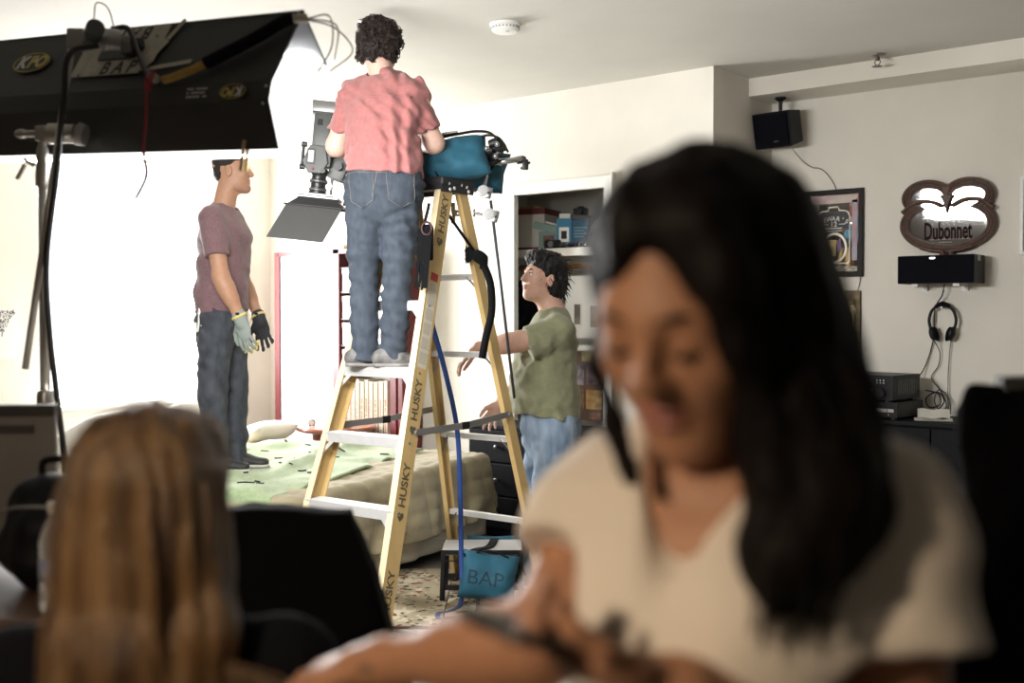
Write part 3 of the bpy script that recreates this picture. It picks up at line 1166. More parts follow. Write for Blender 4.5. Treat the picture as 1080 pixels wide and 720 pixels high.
# corner loudspeaker on its ceiling bracket
t = thing('corner_loudspeaker', 'black loudspeaker hanging from the beam in the corner', 'loudspeaker', (-3.02, 6.35, 2.50))
MB().lathe([(.035, .29), (.035, .28), (.013, .265), (.011, .20)], 18).build('bracket', mat('black_metal', (.012, .012, .013), .4, .3), t, 'angle')
R = Matrix.Rotation(math.radians(-6), 3, 'Z') @ Matrix.Rotation(math.radians(12), 3, 'X')
bb = MB()
pts = [(-.13, -.10, -.10), (.13, -.10, -.10), (.13, -.10, .12), (-.13, -.10, .12), (-.10, .09, -.085), (.10, .09, -.085), (.10, .09, .11), (-.10, .09, .11)]
bb.raw([R @ Vector(p) + Vector((0, 0, .085)) for p in pts], [(0, 1, 2, 3), (7, 6, 5, 4), (0, 4, 5, 1), (1, 5, 6, 2), (2, 6, 7, 3), (3, 7, 4, 0)])
bb.build('cabinet', mat('speaker_black', (.005, .005, .009), .55, spec=.15), t, bevel=.006)
bb = MB()
bb.box(R @ Vector((0, -.106, .01)) + Vector((0, 0, .085)), (.235, .012, .195), R)
bb.build('grille', mat('grille_black', (.003, .003, .006), .85, spec=.1), t, bevel=.004)
bb = MB()
bb.box(R @ Vector((.03, -.113, -.06)) + Vector((0, 0, .085)), (.03, .002, .006), R)
bb.build('badge', mat('grey_metal'), t)
t = tag(MB().tube(spline([(-2.96, 6.40, 2.47), (-2.93, 6.49, 2.40), (-2.88, 6.512, 2.36), (-2.83, 6.512, 2.35), (-2.78, 6.512, 2.31), (-2.74, 6.512, 2.25), (-2.72, 6.512, 2.20)]), .0025, 6).build('speaker_wire', mat('brown_wire', (.12, .07, .05), .6), None, True), 'thin brown wire running from the corner loudspeaker down the wall', 'wire')
t = tag(MB().tube(spline([(-2.565, 6.512, 1.68), (-2.57, 6.514, 1.63), (-2.585, 6.514, 1.58)]), .0025, 6).build('picture_wire', mat('brown_wire'), None, True), 'thin brown wire between the two bar mirrors', 'wire')

m_mir = mat('mirror_glass', (.78, .78, .77), .03, 1.0)
# bar mirror with a dark bottle-label print
dw = thing('whisky_mirror', 'black framed bar mirror printed DEWAR\'S 12', 'mirror', (-2.735, YW, 1.94))
w, h = .19, .27
m_bf = mat('black_frame', (.010, .006, .005), .4, var=.3, vscale=20, spec=.2)
MB().ring([(-w, -h), (w, -h), (w, h), (-w, h)], [(-w + .03, -h + .03), (w - .03, -h + .03), (w - .03, h - .03), (-w + .03, h - .03)], -.028, -.002).build('frame', m_bf, dw, bevel=.004)
MB().b2((-w + .03, -.014, -h + .03), (w - .03, -.008, h - .03)).build('mirror_pane', m_mir, dw)
# printed shapes, a hair above the glass
def bottle(sc):
    o = [(-.095, -.19), (.095, -.19), (.105, -.175), (.105, .09)]
    o += [(.105 - .03 * (1 - math.cos(a)), .09 + .05 * math.sin(a)) for a in np.linspace(.1, PI / 2, 6)]
    o += [(.035, .145), (.03, .165), (-.03, .165), (-.035, .145)]
    o += [(-.105 + .03 * (1 - math.cos(a)), .09 + .05 * math.sin(a)) for a in np.linspace(PI / 2, .1, 6)]
    o += [(-.105, .09), (-.105, -.175)]
    return [(x * sc, z * sc) for x, z in o]


MB().ring(bottle(1.0), bottle(.955), -.0165, -.0142).build('outline_print', mat('silver_print', (.62, .58, .5), .35, .4), dw)
lab = [(-.098, .02), (.098, .02), (.098, .10)] + [(.098 - .03 * (1 - math.cos(a)), .10 + .035 * math.sin(a)) for a in np.linspace(.2, PI / 2, 5)] + [(-.098 + .03 * (1 - math.cos(a)), .10 + .035 * math.sin(a)) for a in np.linspace(PI / 2, .2, 5)] + [(-.098, .10)]
MB().prism(lab, -.016, -.0142).build('label_print', mat('ink_black', (.01, .01, .014), .4), dw)
m_cr = mat('cream_print', (.70, .66, .58), .5)
word = "DEWAR'S"
for i, ch in enumerate(word):
    a = (i - 3) * .178
    text(ch, .038, m_cr, 'letter', dw, mtx=Matrix.Translation((math.sin(a) * .165, -.0165, .075 - .13 + math.cos(a) * .145)) @ Matrix.Rotation(a, 4, 'Y') @ Matrix.Rotation(PI / 2, 4, 'X'), ext=.0004, bold=.0004)
text('12', .046, m_cr, 'letter', dw, loc=(0, -.0165, .055), rot=(PI / 2, 0, 0), ext=.0004, bold=.0004)
MB().b2((-.055, -.0165, .028), (.055, -.0162, .034)).b2((-.05, -.0165, .012), (.05, -.0162, .016)).b2((-.075, -.0165, .054), (-.035, -.0162, .058)).b2((.035, -.0165, .054), (.075, -.0162, .058)).build('rule_print', m_cr, dw)
cc = [(math.cos(a), math.sin(a)) for a in np.linspace(0, 2 * PI, 33)[:-1]]
MB().ring([(.082 * x + .005, .095 * z - .09) for x, z in cc], [(.068 * x + .005, .080 * z - .09) for x, z in cc], -.0165, -.0142).build('garter_print', mat('silver_print'), dw)
MB().prism([(-.055, -.14), (.01, -.14), (.02, -.04), (-.045, -.04)], -.0162, -.0142).build('gold_print', mat('gold_print', (.55, .40, .10), .4, .3, col2=(.75, .65, .4), vscale=20), dw)
MB().prism([(.025, -.12), (.05, -.10), (.045, -.03), (.02, -.05)], -.0162, -.0142).build('tartan_print', mat('red_print', (.35, .06, .10), .5, col2=(.1, .15, .35), vscale=30), dw)
MB().b2((.118, -.0162, -.17), (.150, -.0142, .20)).build('side_print', mat('side_print', (.30, .38, .45), .4, col2=(.45, .15, .15), vscale=9), dw)
MB().b2((-.15, -.0162, .185), (.15, -.0142, .235)).build('top_print', mat('top_print', (.45, .25, .30), .4, col2=(.55, .50, .42), vscale=12), dw)
MB().b2((-.15, -.0162, -.235), (.15, -.0142, -.205)).build('lower_print', mat('lower_print', (.08, .08, .08), .4, col2=(.6, .55, .45), vscale=40), dw)

# second, lower mirror with a gilded frame
lm = thing('gilt_mirror', 'tarnished gold framed mirror below the bar mirror, half hidden', 'mirror', (-2.69, YW, 1.365))
w, h = .13, .22
MB().ring([(-w, -h), (w, -h), (w, h), (-w, h)], [(-w + .028, -h + .03), (w - .028, -h + .03), (w - .028, h - .06), (-w + .028, h - .06)], -.025, -.002).build('frame', mat('gilt', (.13, .09, .045), .45, .4, var=.4, vscale=30), lm, bevel=.004)
MB().b2((-w + .028, -.012, -h + .03), (w - .028, -.006, h - .06)).build('mirror_pane', m_mir, lm)
MB().ring([(-.085, -.17), (.085, -.17), (.085, .13), (-.085, .13)], [(-.075, -.16), (.075, -.16), (.075, .12), (-.075, .12)], -.0135, -.012).build('inner_line', mat('gold_print'), lm)

# carved wooden frame mirror
db = thing('carved_mirror', 'carved dark wood double-lobed mirror lettered Dubonnet', 'mirror', (-2.045, YW, 2.005))


def lobes(sc, inset=0.0, n=64):
    """outline: two round lobes on top, a wide rounded body, a point below"""
    pts = []
    for i in range(n):
        a = 2 * PI * i / n + PI / 2
        x, z = math.cos(a), math.sin(a)
        # union radius of two upper circles and one lower ellipse, measured from the centre
        best = 0
        for cx, cz, rx, rz in ((-.115, .115, .145, .105), (.115, .115, .145, .105), (0, -.045, .272, .165)):
            rx -= inset
            rz -= inset
            A = (x / rx) ** 2 + (z / rz) ** 2
            B = -2 * (x * cx / rx ** 2 + z * cz / rz ** 2)
            C = (cx / rx) ** 2 + (cz / rz) ** 2 - 1
            D = B * B - 4 * A * C
            if D >= 0:
                best = max(best, (-B + math.sqrt(D)) / (2 * A))
        pts.append((x * best * sc, z * best * sc))
    return pts


m_carv = mat('carved_wood', (.075, .033, .018), .4, var=.35, vscale=40, bump=.5, bscale=70)
MB().ring(lobes(1.0, 0, 128), lobes(1.0, .052, 128), -.030, -.002).build('frame', m_carv, db, bevel=.006)
MB().prism(lobes(1.0, .045, 128), -.014, -.006).build('mirror_pane', m_mir, db)
# carved ridges that follow the frame, the centre drop, the cross bars between the lobes
for ins, r in ((.012, .006), (.026, .0055), (.040, .0045)):
    MB().tube([(x, -.032, z) for x, z in lobes(1.0, ins, 128)], r, 6, True).build('carved_ridge', m_carv, db, True)
for s_ in (-1, 1):
    MB().tube(spline([(s_ * .255, -.026, .035), (s_ * .19, -.030, .085), (s_ * .10, -.032, .092), (s_ * .025, -.032, .060)]), [.016] + [.013] * 23 + [.010], 8).build('carved_scroll', m_carv, db, True)
MB().prism([(-.030, .165), (-.012, .13), (-.042, .125), (-.022, .09), (-.012, .06), (0, .015), (.012, .06), (.022, .09), (.042, .125), (.012, .13), (.030, .165), (0, .185)], -.040, -.012).build('carved_drop', m_carv, db, bevel=.006)
for s_ in (-1, 1):
    MB().tube(spline([(s_ * .150, -.030, -.172), (s_ * .09, -.032, -.190), (s_ * .045, -.032, -.196), (s_ * .018, -.034, -.205), (s_ * .028, -.034, -.218), (s_ * .010, -.036, -.226)]), .014, 8).build('carved_scroll', m_carv, db, True)
text('Dubonnet', .140, mat('maroon_ink', (.018, .003, .004), .6, spec=.1), 'lettering', db, loc=(.0, -.0148, -.085), rot=(PI / 2, 0, 0), sx=.47, bold=.003, ext=.0006)
g = MB()
rs = random.Random(3)
for z, x0, x1 in ((-.030, -.02, .12), (-.132, -.10, .12), (-.150, -.05, .02)):
    x = x0
    while x < x1:
        ww = rs.uniform(.004, .010)
        g.b2((x, -.0148, z), (x + ww, -.0142, z + .006))
        x += ww + .004
g.build('small_print', mat('grey_print'), db)['kind'] = 'stuff'
db.rotation_euler.x = .052
db.rotation_euler.z = .010
db.location.y -= .012

# centre loudspeaker on two little brackets
sp = thing('centre_loudspeaker', 'long black loudspeaker under the Dubonnet mirror', 'loudspeaker', (-2.055, YW, 1.695))
MB().b2((-.21, -.21, -.08), (.215, -.01, .08)).build('cabinet', mat('speaker_grey', (.018, .018, .020), .5, spec=.25), sp, bevel=.004)
MB().b2((-.207, -.222, -.077), (.212, -.208, .077)).build('grille', mat('grille_black'), sp, bevel=.004)
MB().b2((-.025, -.2235, .058), (.005, -.2215, .068)).build('badge', mat('silver_badge', (.6, .6, .6), .3, .8), sp)
MB().b2((.2145, -.15, .045), (.2165, -.10, .075)).build('sticker', mat('grey_print'), sp)
for x in (-.14, .09):
    MB().b2((x, -.18, -.096), (x + .035, -.012, -.08)).b2((x, -.012, -.12), (x + .035, 0, -.06)).build('bracket', mat('white_plastic'), sp)

# headphones on a hook, cables below
hp = thing('headphones', 'black headphones hanging on the wall below the long loudspeaker', 'headphones', (-2.06, YW - .05, 1.39))
MB().tube(spline([(-.068, 0, -.035), (-.076, 0, .02), (-.055, 0, .078), (0, 0, .105), (.055, 0, .078), (.076, 0, .02), (.068, 0, -.035)]), .009, 8).build('headband', mat('black_plastic'), hp, True)
MB().tube(spline([(-.040, .0, .093), (0, 0, .112), (.040, 0, .093)]), .0125, 8).build('band_pad', mat('black_cloth'), hp, True)
for s_ in (-1, 1):
    c = MB()
    c.ball((s_ * .052, -.005, -.062), (.022, .030, .042), R=Matrix.Rotation(s_ * .25, 3, 'Y'))
    cu = c.build('ear_cup', mat('black_plastic'), hp, True)
    MB().ball((s_ * .036, -.005, -.064), (.014, .032, .044), R=Matrix.Rotation(s_ * .25, 3, 'Y')).build('ear_pad', mat('black_cloth'), cu, True)
MB().cone((0, .05, .09), (0, -.02, .09), .006).build('wall_hook', mat('grey_metal'), hp)
wires = [('speaker_cable', 'black cable from the long loudspeaker down to the receiver', [(-2.045, 6.45, 1.612), (-2.06, 6.46, 1.55), (-2.11, 6.49, 1.47), (-2.12, 6.50, 1.30), (-2.16, 6.50, 1.15), (-2.19, 6.46, 1.075), (-2.22, 6.40, 1.045)], .004),
         ('headphone_cable', 'looping black cable hanging from the headphones', [(-2.105, 6.46, 1.29), (-2.08, 6.49, 1.22), (-2.09, 6.50, 1.14), (-2.13, 6.50, 1.07), (-2.08, 6.495, 1.0), (-2.04, 6.49, .92), (-2.06, 6.48, .87), (-2.10, 6.47, .93), (-2.08, 6.48, 1.0), (-2.02, 6.48, .95), (-2.01, 6.47, .86)], .003),
         ('thin_cable', 'thin straight cable dropping behind the receiver', [(-2.02, 6.50, 1.29), (-2.03, 6.50, 1.18), (-2.035, 6.50, 1.05), (-2.03, 6.49, .92), (-2.02, 6.47, .86)], .0025),
         ('coiled_cable', 'black coiled cable beside the receiver on the cabinet', [(-2.14, 6.42, 1.0), (-2.07, 6.44, .98), (-2.06, 6.44, .92), (-2.12, 6.44, .90), (-2.14, 6.44, .95), (-2.08, 6.45, .99), (-2.04, 6.45, .94), (-2.08, 6.45, .88), (-2.10, 6.44, .86)], .004)]
for nm, lb, pts, r in wires:
    tag(MB().tube(spline(pts, 8), r, 6).build(nm, mat('black_rubber', (.012, .011, .012), .5), None, True), lb, 'cable')

# low black cabinet with hi-fi units
cb = thing('media_cabinet', 'low black cabinet under the hi-fi units by the wall', 'cabinet', (-2.1, 6.24, 0))
MB().b2((-.95, -.20, .06), (1.2, .26, .825)).build('carcass', m_blk, cb, bevel=.004)
MB().b2((-.97, -.225, .825), (1.22, .27, .850)).build('top', m_blk, cb, bevel=.004)
MB().b2((-.9, -.16, 0), (1.15, .25, .06)).build('plinth', m_blk, cb)
for i in range(4):
    x0 = -.945 + i * .537
    d = MB().b2((x0, -.218, .075), (x0 + .53, -.20, .815)).build('door', m_blk, cb, bevel=.003)
    MB().lathe([(.005, 0), (.005, .010), (.012, .014), (.012, .020), (.006, .024)], 14, Matrix.Translation((x0 + (.05 if i % 2 else .47), -.218, .60)) @ Matrix.Rotation(PI / 2, 4, 'X')).build('knob', mat('knob_metal'), d, True)
CT = .850
rv = thing('disc_player', 'lower black hi-fi unit with a silver strip on the cabinet', 'hi-fi unit', (-2.36, 6.22, CT), -.12)
m_hf = mat('hifi_black', (.010, .010, .011), .45, spec=.25)
MB().b2((-.215, -.15, .012), (.215, .16, .098)).build('case', m_hf, rv, bevel=.003)
MB().b2((-.213, -.155, .014), (.213, -.149, .096)).build('front_panel', mat('hifi_front', (.014, .014, .016), .25), rv)
MB().b2((-.05, -.158, .042), (.195, -.155, .060)).build('silver_strip', mat('brushed_metal', (.62, .62, .63), .3, .8), rv)
MB().b2((.155, -.159, .044), (.160, -.1575, .058)).build('button', mat('black_plastic'), rv)
MB().ball((.165, -.156, .028), .004).build('indicator_light', mat('amber_led', (.6, .3, .15), .4), rv)
for x in (-.18, .18):
    for y in (-.12, .13):
        MB().cone((x, y, 0), (x, y, .013), .016, n=12).build('foot', mat('black_rubber'), rv)
rc_ = thing('av_receiver', 'upper black receiver with a silver display on the cabinet', 'hi-fi unit', (-2.385, 6.21, CT + .098), -.12)
MB().b2((-.22, -.16, .012), (.22, .17, .150)).build('case', m_hf, rc_, bevel=.003)
MB().b2((-.219, -.166, .013), (.219, -.159, .149)).build('front_panel', mat('hifi_front'), rc_)
MB().b2((-.10, -.1685, .022), (.105, -.166, .072)).build('display', mat('brushed_metal'), rc_)
MB().b2((-.19, -.1675, .085), (.10, -.166, .115)).build('dark_window', mat('black_gloss'), rc_)
for r in range(2):
    for c in range(4):
        MB().b2((.005 + c * .023, -.170, .033 + r * .018), (.021 + c * .023, -.1685, .041 + r * .018)).build('button', mat('black_plastic'), rc_)
for r in range(2):
    for c in range(3):
        MB().ball((.130 + c * .020, -.167, .108 + r * .014), .0035, 8, 6).build('button', mat('white_plastic'), rc_)
MB().lathe([(.028, 0), (.028, .018), (.024, .022)], 28, Matrix.Translation((.157, -.166, .052)) @ Matrix.Rotation(PI / 2, 4, 'X')).build('volume_knob', mat('black_plastic'), rc_, 'angle')
MB().lathe([(.018, 0), (.018, .014), (.015, .016)], 20, Matrix.Translation((-.13, -.166, .052)) @ Matrix.Rotation(PI / 2, 4, 'X')).build('selector_knob', mat('black_plastic'), rc_, 'angle')
g = MB()
for i in range(9):
    g.b2((.2195, -.10 + i * .027, .04), (.2212, -.085 + i * .027, .125))
g.build('vent_slots', mat('black_gloss'), rc_)
for x in (-.18, .18):
    for y in (-.13, .13):
        MB().cone((x, y, 0), (x, y, .013), .016, n=12).build('foot', mat('black_rubber'), rc_)
t = thing('paper_sheet', 'white folded sheet of paper on the cabinet beside the hi-fi', 'paper', (-2.02, 6.20, CT + .001), .35)
g = MB()
n = 10
vs = []
for i in range(n + 1):
    for j in range(2):
        x = -.10 + .20 * i / n
        y0 = -.10 + .14 * j
        vs.append((x, y0, .004 + .006 * math.sin(i * .7) * j))
fs = [(2 * i, 2 * i + 2, 2 * i + 3, 2 * i + 1) for i in range(n)]
g.raw(vs, fs)
g.build('sheet', mat('paper_white', (.62, .60, .53), .8), t).modifiers.new('solid', 'SOLIDIFY').thickness = .002
g = MB()
vs = [(-.08 + .17 * i / n, .04 + .05 * j, .006 + .045 * j + .004 * math.sin(i)) for i in range(n + 1) for j in range(2)]
g.raw(vs, fs)
g.build('folded_half', mat('paper_white'), t).modifiers.new('solid', 'SOLIDIFY').thickness = .002
MB().b2((-.06, -.07, .009), (.04, -.03, .010)).build('printed_area', mat('grey_print'), t)
t = thing('blue_gadget', 'small dark gadget with a blue eye at the cabinet end', 'gadget', (-1.84, 6.22, CT), .3)
MB().rbox((0, 0, .045), (.05, .06, .09), .012).build('body', mat('black_plastic'), t)
MB().cone((0, -.028, .062), (0, -.034, .062), .014, n=16).build('blue_eye', mat('blue_lens', (.05, .18, .45), .15), t)
# round lens-like lamp head and a paper scrap low before the cabinet
t = thing('web_camera', 'round grey camera ball low in front of the black cabinet', 'camera', (-1.77, 5.80, 0))
MB().lathe([(.075, 0), (.075, .012), (.02, .02), (.014, .05), (.014, .20)], 22).build('stand', mat('black_plastic'), t, True)
MB().ball((0, 0, .275), .075, 22, 16).build('shell', mat('graphite', (.05, .055, .055), .4), t, True)
Mx = Matrix.Translation((-.03, -.062, .28)) @ Matrix.Rotation(math.radians(25), 4, 'Z') @ Matrix.Rotation(PI / 2, 4, 'X') @ Matrix.Rotation(PI, 4, 'X') if False else frame((.0, 0, .275), (.775, .632, 0), z=(.62, -.76, .1))
MB().lathe([(.046, .050), (.046, .070), (.036, .073)], 24, Mx).build('lens_ring', mat('pale_ring', (.45, .43, .38), .4), t, 'angle')
MB().lathe([(.033, .060), (.033, .074), (.020, .077)], 24, Mx).build('lens', mat('black_gloss'), t, 'angle')
MB().lathe([(.010, .070), (.010, .079), (.006, .080)], 16, Mx).build('lens_core', mat('graphite'), t, 'angle')
t = thing('crumpled_paper', 'crumpled white paper on the floor under the camera ball', 'paper', (-1.93, 5.70, 0))
S = SDF(.02).el((0, 0, .06), (.09, .08, .06))
S.rough(.03, 28, 4)
sdf_obj('paper_ball', [S.mesh(.008)], mat('paper_white'), t)
# edge of a white picture frame at the right of the photograph
t = thing('white_picture', 'narrow white picture frame at the right end of the wall', 'picture', (-1.43, YW, 1.99))
MB().ring([(-.225, -.22), (.225, -.22), (.225, .22), (-.225, .22)], [(-.205, -.20), (.205, -.20), (.205, .20), (-.205, .20)], -.025, -.002).build('frame', mat('white_plastic'), t, bevel=.003)
MB().b2((-.206, -.012, -.201), (.206, -.004, .201)).build('print', mat('pale_print', (.55, .54, .5), .5, col2=(.35, .36, .36), vscale=6), t)
# canvas with a black damask print on the left wall
t = thing('canvas_print', 'white canvas with black damask print on the left wall', 'picture', (XL, 3.40, 1.31), PI / 2)
MB().b2((-.18, -.035, -.17), (.18, -.001, .17)).build('canvas', mat('canvas_white', (.80, .79, .76), .8), t)
rs = random.Random(9)
cell = {}
g = MB()
for i in range(26):
    for j in range(24):
        x = i / 25 * .176
        z = -.02 + j / 24 * .185
        lim = .02 + .10 * abs(math.sin(x * 28 + .6))
        if z + .02 > .15 * abs(math.cos(x * 17)) and rs.random() < .62:
            r = rs.uniform(.002, .0048)
            for sx in (-1, 1):
                g.prism([(sx * x + r * math.cos(a), z + r * 1.2 * math.sin(a)) for a in np.linspace(0, 2 * PI, 6)[:-1]], -.0362, -.0345)
g.build('damask_print', mat('ink_black'), t)
# ================================================================== STEP LADDER
LYAW = .041
ST, CAPZ = .30, 2.06
ld = thing('step_ladder', 'tall yellow fibreglass step ladder with white steps lettered HUSKY', 'ladder', (-3.613, 3.799, 0), LYAW)
WB, WT, SF, SR = .64, .33, .68, .561
m_fib = mat('fibreglass_yellow', (.55, .385, .165), .45, var=.06, vscale=14, stretch=(1, 1, .1))
m_fibl = mat('fibreglass_pale', (.72, .60, .38), .5, var=.05, vscale=14)
m_alu = mat('aluminium', (.80, .80, .80), .35, .55, var=.04, vscale=20)
m_grey = mat('steel_grey', (.30, .29, .28), .4, .6)


def fpt(side, z, dx=0, dy=0):
    t = z / CAPZ
    return V(side * (WB * (1 - t) + WT * t) / 2 + dx, -SF * (1 - t) - .05 * t + dy, z)


def rpt(side, z, dx=0, dy=0):
    t = z / CAPZ
    return V(side * (WB * (1 - t) + WT * t) / 2 * .95 + dx, SR * (1 - t) + .055 * t + dy, z)


def channel(p0, p1, side, depth, flange, th, front):
    """C-section rail: web on the outside, flanges turned inwards; depth runs front to back"""
    p0, p1 = Vector(p0), Vector(p1)
    d = (p1 - p0).normalized()
    x = Vector((side, 0, 0))
    x = (x - d * x.dot(d)).normalized()
    y = d.cross(x)
    if y.y < 0:
        y = -y
    prof = [(0, -depth / 2), (0, depth / 2), (-flange, depth / 2), (-flange, depth / 2 - th), (-th, depth / 2 - th), (-th, -depth / 2 + th), (-flange, -depth / 2 + th), (-flange, -depth / 2)]
    vs = [p + x * a + y * b_ for p in (p0, p1) for a, b_ in prof]
    n = len(prof)
    fs = [(i, (i + 1) % n, n + (i + 1) % n, n + i) for i in range(n)] + [tuple(range(n - 1, -1, -1)), tuple(range(n, 2 * n))]
    return MB().raw(vs, fs), d, x, y


rails = {}
for side in (-1, 1):
    g, d, x, y = channel(fpt(side, 0.03), fpt(side, CAPZ - .03), side, .088, .034, .005, True)
    r_ = g.build('front_rail', m_fib, ld)
    rails[side] = (r_, d, x, y)
    g = MB()
    c0, c1 = Vector(fpt(side, .03)), Vector(fpt(side, CAPZ - .05))
    # pale outer face of the front flange
    vs = []
    for p in (c0, c1):
        for a, bq in ((.001, -.0455), (-.034, -.0455), (-.034, -.0435), (.001, -.0435)):
            vs.append(p + x * a + y * bq)
    g.raw(vs, [(0, 1, 5, 4), (1, 2, 6, 5), (2, 3, 7, 6), (3, 0, 4, 7), (3, 2, 1, 0), (4, 5, 6, 7)])
    g.build('flange_face', m_fibl, r_)
    g, d2, x2, y2 = channel(rpt(side, 0.03), rpt(side, CAPZ - .03), side, .058, .028, .004, False)
    rr_ = g.build('rear_rail', m_fib, ld)
    rails[side, 'r'] = (rr_, d2, x2, y2)
    MB().rbox(fpt(side, .018), (.05, .10, .036), .006).build('foot', mat('black_rubber'), ld)
    MB().rbox(rpt(side, .018), (.045, .07, .036), .006).build('foot', mat('black_rubber'), ld)
# steps with their front lip and diagonal braces
for i in range(1, 7):
    z = i * ST
    a, b_ = fpt(-1, z), fpt(1, z)
    y = (a[1] + b_[1]) / 2
    g = MB()
    g.b2((a[0] + .006, y - .048, z - .006), (b_[0] - .006, y + .040, z))
    g.b2((a[0] + .006, y - .051, z - .045), (b_[0] - .006, y - .047, z))
    g.b2((a[0] + .006, y + .036, z - .030), (b_[0] - .006, y + .040, z))
    st = g.build('step', m_alu, ld, bevel=.002)
    tr_ = MB()
    for k in range(6):
        tr_.b2((a[0] + .02, y - .040 + k * .013, z), (b_[0] - .02, y - .036 + k * .013, z + .0015))
    tr_.build('tread_ridges', m_alu, st)
    for s_ in (-1, 1):
        e = Vector(fpt(s_, z - .10)) + Vector((-s_ * .006, -.030, 0))
        f = Vector((e.x - s_ * .085, y - .044, z - .020))
        MB().ribbon([f, e], .018, .004, side=(s_, 0, .8)).build('brace', m_alu, ld)
        MB().cone(Vector(fpt(s_, z - .022)) + Vector((s_ * .0005, -.01, 0)), Vector(fpt(s_, z - .022)) + Vector((s_ * .004, -.01, 0)), .006, n=8).build('rivet', m_grey, ld)
# rear cross bars with end braces
for z in (.40, .82, 1.24, 1.62):
    a, b_ = rpt(-1, z), rpt(1, z)
    MB().rbox(((a[0] + b_[0]) / 2, a[1], z), (b_[0] - a[0] - .008, .028, .030), .004).build('cross_bar', m_alu, ld)
    for s_ in (-1, 1):
        e = Vector(rpt(s_, z - .09)) + Vector((-s_ * .012, 0, 0))
        f = Vector(rpt(s_, z)) + Vector((-s_ * .075, -.016, 0))
        MB().ribbon([f, e], .014, .003, side=(0, 1, 0)).build('brace', m_grey, ld)
# spreader bars with a hinge in the middle
for s_ in (-1, 1):
    a = Vector(fpt(s_, .92)) + Vector((s_ * .006, .02, 0))
    b_ = Vector(rpt(s_, .92)) + Vector((s_ * .008, -.02, .03))
    mid = (a + b_) / 2 + Vector((0, 0, -.012))
    sp_ = MB().ribbon([a, mid], .030, .005, side=(0, 0, 1)).build('spreader', m_grey, ld)
    sp2 = MB().ribbon([mid, b_], .030, .005, side=(0, 0, 1)).build('spreader', m_grey, ld)
    MB().box(mid, (.012, .05, .034)).build('hinge_sleeve', mat('black_plastic'), ld)
    for p in (a, b_):
        MB().cone(p + Vector((-.004 * s_, 0, 0)), p + Vector((.008 * s_, 0, 0)), .010, n=10).build('spreader_bolt', m_grey, ld)
# cap
cp = MB()
cp.rbox((0, 0, CAPZ - .005), (WT + .05, .235, .04), .010)
cp.b2((-WT / 2 - .02, -.115, CAPZ - .045), (WT / 2 + .02, -.108, CAPZ - .02)).b2((-WT / 2 - .02, .108, CAPZ - .045), (WT / 2 + .02, .115, CAPZ - .02))
cp.b2((WT / 2 + .008, -.112, CAPZ - .055), (WT / 2 + .02, .112, CAPZ)).b2((-WT / 2 - .02, -.112, CAPZ - .055), (-WT / 2 - .008, .112, CAPZ))
cap_o = cp.build('top_cap', mat('cap_black', (.018, .018, .02), .5), ld)
for y_, z_ in ((-.07, -.015), (-.03, -.035), (-.06, -.042), (.06, -.02), (.075, -.042), (.02, -.015)):
    MB().lathe([(.009, 0), (.008, .003), (.004, .006)], 12, Matrix.Translation((WT / 2 + .02, y_, CAPZ + z_)) @ Matrix.Rotation(PI / 2, 4, 'Y')).build('rivet', m_alu, cap_o, True)
# lettering on the right front rail
m_ink = mat('rail_ink', (.10, .085, .05), .6)
_, d, x, y = rails[1]
for z, size in ((1.90, .056), (1.06, .056), (.70, .058), (.26, .058)):
    p = Vector(fpt(1, z)) + x * .0008
    tm = Matrix((d, -y, x)).transposed().to_4x4()
    if (tm.to_3x3()).determinant() < 0:
        tm = Matrix((d, y, x)).transposed().to_4x4()
    tm.translation = p
    text('HUSKY', size, m_ink, 'lettering', rails[1][0], mtx=tm, ext=.0006, bold=.0012, sx=1.05)
    g = MB()                                     # dog-head mark below the word: a small pointed badge
    q0 = p - d * .135
    pts = [(-.022, 0), (-.004, -.018), (.010, -.020), (.018, -.010), (.012, 0), (.018, .010), (.010, .020), (-.004, .018)]
    vs = [q0 + d * a + y * c + x * h_ for h_ in (0, .0007) for a, c in pts]
    g.raw(vs, [tuple(range(7, -1, -1)), tuple(range(8, 16))] + [(i, (i + 1) % 8, 8 + (i + 1) % 8, 8 + i) for i in range(8)])
    g.build('mark', m_ink, rails[1][0])
# long warning label with a red heading
def rail_patch(z0, z1, w, m, nm, lift=.0006, off=0.0):
    g = MB()
    p0, p1 = Vector(fpt(1, z0)), Vector(fpt(1, z1))
    vs = [p + y * (off + s_ * w / 2) + x * h_ for h_ in (.0001, lift) for p, s_ in ((p0, -1), (p0, 1), (p1, 1), (p1, -1))]
    g.raw(vs, [(3, 2, 1, 0), (4, 5, 6, 7), (0, 1, 5, 4), (1, 2, 6, 5), (2, 3, 7, 6), (3, 0, 4, 7)])
    return g.build(nm, m, rails[1][0])


rail_patch(1.20, 1.58, .060, mat('label_pale', (.62, .57, .46), .6), 'warning_label')
rail_patch(1.59, 1.625, .050, mat('label_red', (.40, .05, .05), .6), 'red_label', .0008)
rs = random.Random(2)
g = MB()
for r in range(52):
    z0 = 1.205 + r * .0072
    o0 = -.026
    while o0 < .022:
        ww = rs.uniform(.003, .008)
        p0, p1 = Vector(fpt(1, z0)), Vector(fpt(1, z0 + .0032))
        vs = [p + y * (o0 + q * ww) + x * .0010 for p, q in ((p0, 0), (p0, 1), (p1, 1), (p1, 0))]
        if r % 9 not in (0, 1):
            g.raw(vs, [(0, 1, 2, 3)])
        o0 += ww + .003
g.build('label_print', mat('grey_print2', (.25, .24, .20), .6), rails[1][0])

# ------------------------------------------------------------------ what is fixed to the ladder top
def LW(x_, y_, z_):
    c, s = math.cos(LYAW), math.sin(LYAW)
    return (-3.613 + c * x_ - s * y_, 3.799 + s * x_ + c * y_, z_)


